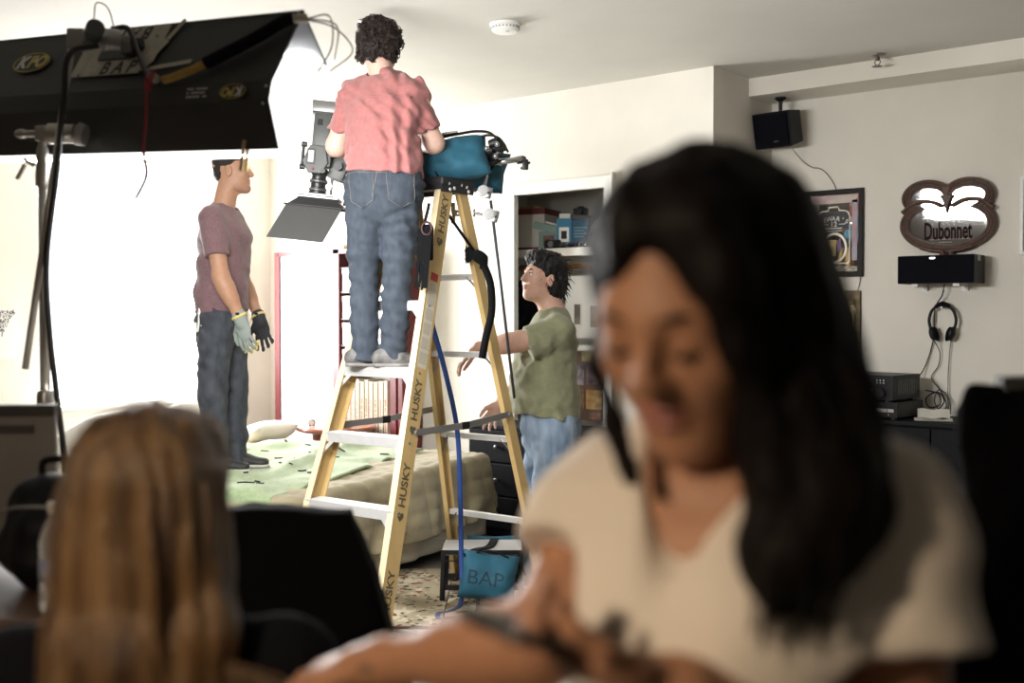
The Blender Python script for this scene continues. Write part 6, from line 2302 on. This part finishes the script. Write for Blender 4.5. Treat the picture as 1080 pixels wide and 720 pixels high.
# ================================================================== FOREGROUND PEOPLE
# ------------------------------------------------------------------ dark-haired person with a phone, close to the camera
pd = person('long dark-haired person in white top looking down at a phone', UV(.252, 1.021, 0), TH)
sk = skin('skin_warm', (.40, .205, .12))
fw = nrm(V(-.566, -.825, 0))
hd = Head((-.090, -.085, 1.445), (-.58, -.72, -.42), (.05, .0, 1), sc=1.0, neck=V(-.045, -.012, 1.315), neck_r=(.050, .056), jaw=.92)
xd = V(.825, -.566, 0)
A = SDF(.02)
s1, e1, w1 = V(-.150, .075, 1.268), V(-.226, -.025, 1.134), V(-.382, .095, 1.078)
arm(A, s1, e1, w1, (.043, .035, .024))
hand(A, w1 + nrm(w1 - e1) * .02, (-.80, .55, -.30), (.05, .2, -1), -1, (.25, .3, .35, .4), .95)
B = SDF(.02)
s2_, e2, w2 = V(.068, -.095, 1.275), V(.062, -.150, 1.055), V(-.122, -.190, 1.146)
arm(B, s2_, e2, w2, (.046, .040, .027))
hand(B, w2 + nrm(w2 - e2) * .015, (-.93, .10, .22), (.25, .25, 1), -1, (.75, .8, .85, .9), .88, thumb=1.0)
Tq = SDF(.035)
Tq.stack([((-.035, .005, .86), (.150, .105)), ((-.048, -.01, 1.00), (.125, .095)), ((-.062, -.032, 1.15), (.140, .100)), ((-.056, -.022, 1.265), (.145, .078)), ((-.048, -.014, 1.32), (.060, .052))], xd)
for s_ in (-1, 1):
    c = V(-.062, -.032, 1.17) + fw * .055 + xd * s_ * .062
    Tq.el(c, (.062, .06, .06), None, .04)
for s_ in (-1, 1):
    h0 = V(-.035, .005, 0) + xd * s_ * .08
    Tq.path([h0 + V(0, 0, .86), h0 + V(0, 0, .46) + fw * .02, h0 + V(0, 0, .06)], [.095, .06, .042])
bd = sdf_obj('body', [hd.S.mesh(.0045), A.mesh(.005), B.mesh(.005), Tq.mesh(.009)], sk, pd)
hd.extras(pd, (.03, .018, .012), lip=(.30, .10, .08), down=True)
for org, sz in (((-.215, -.4, 1.165), (.012, .020)), ((-.400, -.4, 1.078), (.010, .005))):
    patch('tattoo', bd, [(sz[0] * math.cos(t), sz[1] * math.sin(t)) for t in np.linspace(.1, 2 * PI + .1, 15)[:-1]], org, (1, 0, 0), (0, 0, 1), (0, 1, 0), mat('tattoo_ink', (.11, .11, .08), .6, col2=(.26, .14, .085), vscale=60), pd, 8, lift=.0012)
# white top
TS = SDF(.035)
TS.stack([((-.035, .005, .84), (.168, .128)), ((-.048, -.01, 1.00), (.150, .122)), ((-.062, -.034, 1.15), (.156, .120)), ((-.056, -.022, 1.258), (.158, .092)), ((-.048, -.016, 1.305), (.088, .066))], xd)
for s_ in (-1, 1):
    c = V(-.062, -.032, 1.17) + fw * .062 + xd * s_ * .062
    TS.el(c, (.068, .066, .066), None, .05)
TS.rc((-.145, .07, 1.262), (-.192, .015, 1.212), .058, .060, .035).rc((.065, -.09, 1.265), (.070, -.130, 1.165), .066, .068, .035)
TS.local_cut((-.200, .008, 1.203), nrm(e1 - s1), (-.222, -.02, 1.165), .078).local_cut((.070, -.135, 1.165), (.0, -.15, -1), (.068, -.14, 1.10), .10)
TS.rc(hd.L(0, -.02, -.06), (-.046, -.012, 1.29), .056, .072, .01, 's')
vb = V(-.056, -.030, 1.22) + fw * .10
TS.rc(V(-.056, -.03, 1.33) + fw * .035, V(-.060, -.034, 1.215) + fw * .135, .060, .016, .008, 's')
TS.folds(.005, 34, (.9, .1, .3), 61, 1.4).folds(.004, 55, (.3, .1, 1), 64, 1.3)
m_whc = mat('white_cotton', (.74, .69, .62), .9, bump=.2, bscale=300, sheen=.2)
sdf_obj('top', [TS.mesh(.007)], m_whc, pd)
J = SDF(.03)
J.stack([((-.035, .005, .93), (.140, .105)), ((-.035, .005, .84), (.162, .122))], xd)
for s_ in (-1, 1):
    h0 = V(-.035, .005, 0) + xd * s_ * .082
    J.path([h0 + V(0, 0, .82), h0 + V(0, 0, .46) + fw * .02, h0 + V(0, 0, .04)], [.105, .072, .055])
J.cut((0, 0, .04), (0, 0, -1))
sdf_obj('jeans', [J.mesh(.012)], m_jean_d, pd)
for s_ in (-1, 1):
    h0 = V(-.035, .005, 0) + xd * s_ * .082
    shoe(pd, h0 - fw * .05, h0 + fw * .15, mshoe, mat('sole_white'), h0 + V(0, 0, .10))
# long dark hair
m_dh = mat('hair_espresso', (.0045, .003, .003), .6, var=.5, vscale=40, stretch=(1, 1, .12), bump=.2, bscale=120, spec=.15)
H = SDF(.03)
for p, r in (((0, -.020, .044), (.086, .104, .086)), ((0, .015, .092), (.060, .060, .032)), ((0, -.06, -.04), (.080, .070, .10))):
    H.el(hd.L(*p), V(*r), hd.R)
H.path([(-.060, -.075, 1.49), (-.030, -.095, 1.42), (-.008, -.110, 1.345), (-.002, -.140, 1.285), (-.034, -.175, 1.245), (-.046, -.188, 1.215)], [.072, .062, .058, .050, .034, .014], .03)
H.path([(-.035, -.06, 1.46), (.0, -.06, 1.38), (.012, -.05, 1.30), (.02, -.02, 1.22)], [.058, .052, .042, .028], .03)
H.path([hd.L(.062, .030, .065), hd.L(.080, .020, .0), V(-.178, -.075, 1.39), V(-.166, -.085, 1.345), V(-.150, -.105, 1.305), V(-.140, -.120, 1.293)], [.022, .010, .009, .011, .014, .010], .01)
H.path([hd.L(.0, -.10, .02), V(-.02, .06, 1.30), V(-.01, .075, 1.15)], [.07, .07, .03], .03)
H.el(hd.L(-.006, .120, -.018), V(.066, .078, .108), hd.R, .012, 's')
H.path([hd.L(-.040, .055, .095), hd.L(-.060, .060, .050), hd.L(-.066, .058, -.010), hd.L(-.072, .048, -.070)], [.020, .020, .020, .022], .02)
H.rough(.006, 30, 3, (1.6, 1.6, .25)).rough(.003, 80, 5, (1.6, 1.6, .2))
ho = sdf_obj('hair', [H.mesh(.006)], m_dh, pd)
rs = np.random.RandomState(3)
g = MB()
for i in range(150):
    a = rs.uniform(-.5, 1)
    o0 = V(rs.uniform(-.06, .03), rs.uniform(-.035, .03), 0)
    pts = [V(-.03, -.11, 1.44) + o0, V(.0, -.145, 1.36) + o0, V(.0, -.165, 1.28) + o0, V(-.030, -.195, 1.215 - rs.uniform(0, .03)) + o0 * .6]
    pts = [p + rs.uniform(-.006, .006, 3) for p in pts]
    g.tube(spline(pts, 4), [.0012] * 10 + [.0007] * 3, 5)
g.build('hair_strands', m_dh, ho, True)
# phone in the hand
phn = thing('mobile_phone', 'dark mobile phone held in the hand of the long-haired person', 'phone', UV(.252 - .222, 1.021 - .185, 1.176), TH)
Rp = frame((0, 0, 0), (.66, .62, -.30), z=(.35, .20, .88)).to_3x3()
MB().rbox((0, 0, .012), (.145, .072, .010), .004, Rp).build('case', mat('phone_black', (.012, .012, .014), .4), phn, 'angle')
MB().box(Rp @ Vector((0, 0, .0054)) + Vector((0, 0, .012)), (.132, .064, .0006), Rp).build('screen', mat('black_gloss'), phn)
MB().cone(Rp @ Vector((-.055, .02, -.005)) + Vector((0, 0, .012)), Rp @ Vector((-.055, .02, -.008)) + Vector((0, 0, .012)), .006, n=14).build('lens', mat('black_gloss'), phn)

# ------------------------------------------------------------------ blonde person seen from behind
pe = person('blonde person in dark sweater sitting with back to the camera', UV(-.354, 1.386, 0), TH)
sk = skin('skin_fair', (.62, .40, .32))
hd = Head((-.076, -.075, 1.195), (.10, .98, -.15), sc=.96, neck=V(-.078, -.085, 1.06))
xd = V(1, .05, 0)
A = SDF(.03)
arm(A, (-.24, -.08, 1.0), (-.27, .02, .72), (-.18, .22, .66))
hand(A, (-.165, .24, .655), (.2, .95, -.1), (0, 0, -1), 1, (.3, .3, .3, .3), .95)
B = SDF(.03)
arm(B, (.09, -.09, 1.0), (.12, .02, .72), (.03, .22, .66))
hand(B, (.015, .24, .655), (-.2, .95, -.1), (0, 0, -1), -1, (.3, .3, .3, .3), .95)
Tq = SDF(.04)
Tq.stack([((-.077, -.02, .54), (.17, .13)), ((-.077, -.05, .75), (.135, .10)), ((-.077, -.075, .95), (.155, .10)), ((-.077, -.085, 1.03), (.08, .06))], xd)
for s_ in (-1, 1):
    Tq.path([(-.077 + s_ * .09, 0, .53), (-.077 + s_ * .11, .42, .50), (-.077 + s_ * .11, .44, .06)], [.095, .065, .045])
sdf_obj('body', [hd.S.mesh(.006), A.mesh(.006), B.mesh(.006), Tq.mesh(.014)], sk, pe)
hd.extras(pe, (.25, .16, .08))
TS = SDF(.04)
TS.stack([((-.077, -.02, .50), (.185, .150)), ((-.077, -.05, .75), (.155, .120)), ((-.077, -.075, .94), (.172, .118)), ((-.077, -.085, 1.035), (.105, .075))], xd)
TS.path([(-.235, -.08, .995), (-.275, .02, .72), (-.19, .20, .665)], [.072, .058, .042]).path([(.085, -.09, 1.0), (.122, .02, .72), (.04, .20, .665)], [.072, .058, .042])
TS.cut((0, 0, .50), (0, 0, -1))
TS.folds(.006, 36, (.4, .1, 1), 71)
sdf_obj('sweater', [TS.mesh(.009)], mat('navy_knit', (.004, .004, .007), .95, spec=.1), pe)
J = SDF(.03)
J.stack([((-.077, -.02, .60), (.165, .125)), ((-.077, -.01, .53), (.185, .145))], xd)
for s_ in (-1, 1):
    J.path([(-.077 + s_ * .09, 0, .535), (-.077 + s_ * .11, .42, .505), (-.077 + s_ * .11, .44, .05)], [.105, .078, .06])
J.cut((0, 0, .05), (0, 0, -1))
sdf_obj('jeans', [J.mesh(.012)], m_jean_d, pe)
for s_ in (-1, 1):
    shoe(pe, (-.077 + s_ * .11, .40, 0), (-.077 + s_ * .11, .60, 0), mshoe, mat('sole_white'), V(-.077 + s_ * .11, .44, .10))
m_bl = mat('hair_blonde', (.040, .020, .009), .42, col2=(.18, .105, .043), vscale=8, stretch=(5, 5, .35), bump=.5, bscale=60)
H = SDF(.03)
for p, r in (((0, -.03, .045), (.095, .106, .092)), ((0, -.075, -.03), (.088, .055, .10)), ((0, .03, .09), (.078, .07, .045))):
    H.el(hd.L(*p), V(*r) * hd.sc, hd.R)
for x0, pts, rr in ((0, [(-.078, -.125, 1.17), (-.082, -.175, 1.05), (-.095, -.185, .95), (-.10, -.185, .86)], (.075, .060, .048, .02)),
                    (1, [(-.125, -.10, 1.18), (-.135, -.15, 1.06), (-.145, -.16, .98), (-.15, -.16, .88)], (.045, .040, .034, .014)),
                    (2, [(-.022, -.10, 1.18), (.0, -.145, 1.07), (-.005, -.16, 1.0), (-.02, -.17, .92)], (.045, .040, .030, .012)),
                    (3, [(-.06, -.13, 1.10), (-.05, -.185, 1.0), (-.06, -.19, .9)], (.05, .04, .014)),
                    (4, [(-.115, -.13, 1.10), (-.125, -.18, 1.0), (-.14, -.185, .88)], (.05, .04, .014))):
    H.path(pts, rr, .025)
H.el(hd.L(0, .12, -.03), V(.075, .065, .10), hd.R, .01, 's')
H.rough(.006, 22, 3, (2.4, 2.4, .2)).rough(.004, 60, 6, (2, 2, .15))
ho = sdf_obj('hair', [H.mesh(.0055)], m_bl, pe)
rs = np.random.RandomState(12)
g = MB()
for i in range(150):
    t = rs.uniform(-1, 1)
    top = hd.L(t * .05, -.06 - .03 * (1 - t * t), .105 - .02 * t * t)
    m1 = hd.L(t * .098, -.105 + .035 * t * t, .02)
    m2 = V(-.08 + t * .085, -.195 + .03 * t * t, 1.06) + rs.uniform(-.008, .008, 3)
    m3 = V(-.085 + t * .075, -.215 + .03 * t * t, .96) + rs.uniform(-.012, .012, 3)
    m4 = V(-.09 + t * .070 + rs.uniform(-.02, .02), -.21, .87)
    g.tube(spline([top, m1, m2, m3, m4], 5), [.0026] * 15 + [.002] * 5 + [.0008], 5)
for i in range(10):
    z = rs.uniform(1.0, 1.05)
    g.tube(spline([V(-.01, -.16, 1.07), V(.03, -.17, z), V(.08 + rs.uniform(0, .03), -.18, z - .02), V(.11, -.19, z - .04)], 4), .0016, 5)
g.build('hair_strands', m_bl, ho, True)
stl = thing('round_stool', 'black round stool under the seated blonde person', 'stool', UV(-.431, 1.386, 0), TH)
MB().lathe([(.17, .345), (.18, .36), (.18, .375), (.165, .39)], 28).build('seat', mat('black_cloth'), stl, 'angle')
for i in range(4):
    a = i * PI / 2 + PI / 4
    MB().cone((.11 * math.cos(a), .11 * math.sin(a), .35), (.16 * math.cos(a), .16 * math.sin(a), 0), .013, n=10).build('leg', mat('black_metal'), stl)

# ================================================================== FOREGROUND THINGS
m_drape = mat('black_drape', (.004, .004, .006), .9, bump=.1, bscale=120, spec=.1)
ch = thing('draped_chair', 'chair covered with a black cloth in front of the ladder', 'chair', UV(-.525, 2.15, .0), TH)
S = SDF(.04)
S.ec((0, 0, 1.035), (0, 0, .60), (.36, .045), (.48, .065), (1, 0, 0))
S.cut((0, 0, 1.056), (.02, 0, 1)).cut((.205, 0, 1.056), (1, 0, .33)).cut((-.205, 0, 1.056), (-1, 0, .33))
S.folds(.005, 28, (1, .2, .12), 81, 1.0)
S.cut((0, 0, .40), (0, 0, -1))
S2 = SDF(.04)
S2.ec((0, .20, .50), (0, .20, .42), (.28, .26), (.28, .26), (1, 0, 0)).cut((0, 0, .40), (0, 0, -1)).folds(.008, 25, (.7, .7, .2), 83)
sdf_obj('cloth_cover', [S.mesh(.009), S2.mesh(.014)], m_drape, ch)
MB().b2((-.20, -.02, .45), (.20, .42, .48)).build('seat', mat('black_wood'), ch)
for x in (-.19, .19):
    MB().cone((x * .8, -.0, .95), (x, -.0, 0), .012, n=10).build('leg', mat('black_metal'), ch)
    MB().cone((x, .38, .46), (x, .42, 0), .014, n=10).build('leg', mat('black_metal'), ch)

rk = thing('covered_rack', 'tall rack under a black cloth at the right edge', 'rack', UV(.93, 1.62, 0), TH)
S = SDF(.03)
S.ec((0, 0, 1.30), (0, 0, .10), (.28, .04), (.31, .09), (1, 0, 0))
S.cut((-.264, 0, 1.3), (-1, 0, .02)).cut((0, 0, 1.332), (.0, 0, 1))
S.rc((-.25, -.02, 1.325), (-.215, -.02, 1.325), .016, .016, .02)
S.folds(.008, 34, (1, .3, .03), 91, .8)
S.cut((0, 0, .02), (0, 0, -1))
sdf_obj('cloth_cover', [S.mesh(.009)], m_drape, rk)
MB().b2((-.205, -.012, 1.326), (.29, .012, 1.345)).build('top_bar', mat('bar_dark', (.10, .10, .10), .5, .3), rk)
for x in (-.22, .22):
    MB().cone((x, 0, 1.32), (x, 0, 0), .014, n=10).build('upright', mat('steel_grey'), rk)

tbl = thing('work_table', 'brown topped table at the left holding a bag, bottle and monitor', 'table', UV(-1.12, 2.35, 0), TH)
MB().b2((-.45, -.35, .845), (.45, .35, .875)).build('table_top', mat('brown_wood', (.09, .05, .03), .45, var=.3, vscale=6, stretch=(1, 8, 1)), tbl, bevel=.004)
MB().ring([(-.43, .79), (.43, .79), (.43, .845), (-.43, .845)], [(-.41, .80), (.41, .80), (.41, .835), (-.41, .835)], -.33, .33).build('apron', mat('black_metal'), tbl)
for sx in (-1, 1):
    for sy in (-1, 1):
        MB().b2((sx * .42 - .02, sy * .32 - .02, 0), (sx * .42 + .02, sy * .32 + .02, .80)).build('leg', mat('black_metal'), tbl)
mon = thing('monitor', 'grey backed monitor standing at the left edge', 'monitor', UV(-1.30, 2.52, .875), TH + .06)
MB().rbox((0, .012, .20), (.47, .024, .30), .006).build('housing', mat('monitor_grey', (.17, .165, .155), .55, var=.06, vscale=10), mon, 'angle')
MB().b2((-.235, -.004, .325), (.235, .028, .352)).build('top_bezel', mat('bezel_dark', (.035, .034, .034), .5), mon, bevel=.003)
MB().b2((-.225, .023, .065), (.225, .027, .335)).build('screen', mat('black_gloss'), mon)
MB().b2((.05, -.002, .285), (.19, .001, .305)).build('vent_slots', mat('bezel_dark'), mon)
MB().rbox((0, .02, .035), (.06, .03, .07), .006).rbox((0, .03, .006), (.22, .16, .012), .004).build('stand', mat('bezel_dark'), mon)
bg = thing('backpack', 'small black backpack on the table beside the water bottle', 'backpack', UV(-.955, 2.28, .875), TH)
S = SDF(.05)
S.ec((0, 0, .08), (0, 0, .16), (.125, .085), (.10, .07), (1, 0, 0)).rc((.0, -.07, .07), (.0, -.075, .12), .06, .05)
S.cut((0, 0, .002), (0, 0, -1))
S.folds(.006, 30, (.6, .2, 1), 95)
sdf_obj('bag_body', [S.mesh(.008)], mat('nylon_black', (.004, .004, .007), .6, spec=.2), bg)
MB().tube(spline([(-.03, 0, .22), (-.025, 0, .255), (.025, 0, .255), (.03, 0, .22)]), .008).build('grab_handle', mat('black_web'), bg, True)
MB().tube(spline([(-.10, -.06, .13), (-.06, -.105, .17), (.0, -.125, .18), (.06, -.105, .17), (.10, -.06, .13)]), .003).build('zip', mat('steel_grey'), bg)
MB().rbox((-.10, -.075, .13), (.010, .006, .02), .002).build('zip_pull', mat('brushed_metal'), bg)
bt = thing('water_bottle', 'clear plastic water bottle beside the black backpack', 'bottle', UV(-.865, 2.06, .875), TH)
pl = mat('clear_plastic', (.80, .80, .80), .15, trans=.75)
MB().lathe([(.026, 0), (.032, .004), (.032, .03), (.030, .036), (.032, .042), (.032, .10), (.030, .105), (.032, .11), (.032, .13), (.026, .155), (.014, .180), (.0125, .195)], 28).build('body', pl, bt, True)
MB().lathe([(.0145, .186), (.0155, .190), (.0155, .206), (.013, .208)], 20).build('cap', mat('white_plastic'), bt, 'angle')
MB().lathe([(.0326, .060), (.0326, .098)], 28).build('label', mat('label_blue', (.40, .42, .50), .5, col2=(.10, .14, .35), vscale=20), bt, True)

# cables coiled on the floor in front of the ladder
for i, (u, v, ru, rv_, lb) in enumerate(((-.24, 4.45, .17, .07, 'outer loop of black cable lying on the floorboards'), (-.20, 4.40, .14, .05, 'inner loop of black cable lying on the floorboards'))):
    pts = [UV(u + ru * math.cos(t) * (1 + .08 * math.sin(3 * t)), v + rv_ * math.sin(t), .008 + .006 * i) for t in np.linspace(.3, 6.6, 26)] + [UV(u - .3 - .1 * i, v + .06 + .05 * i, .008), UV(u - .75, v - .1, .008)]
    tag(MB().tube(spline(pts, 4), .007, 8).build('floor_cable', mat('black_rubber'), None, True), lb, 'cable')
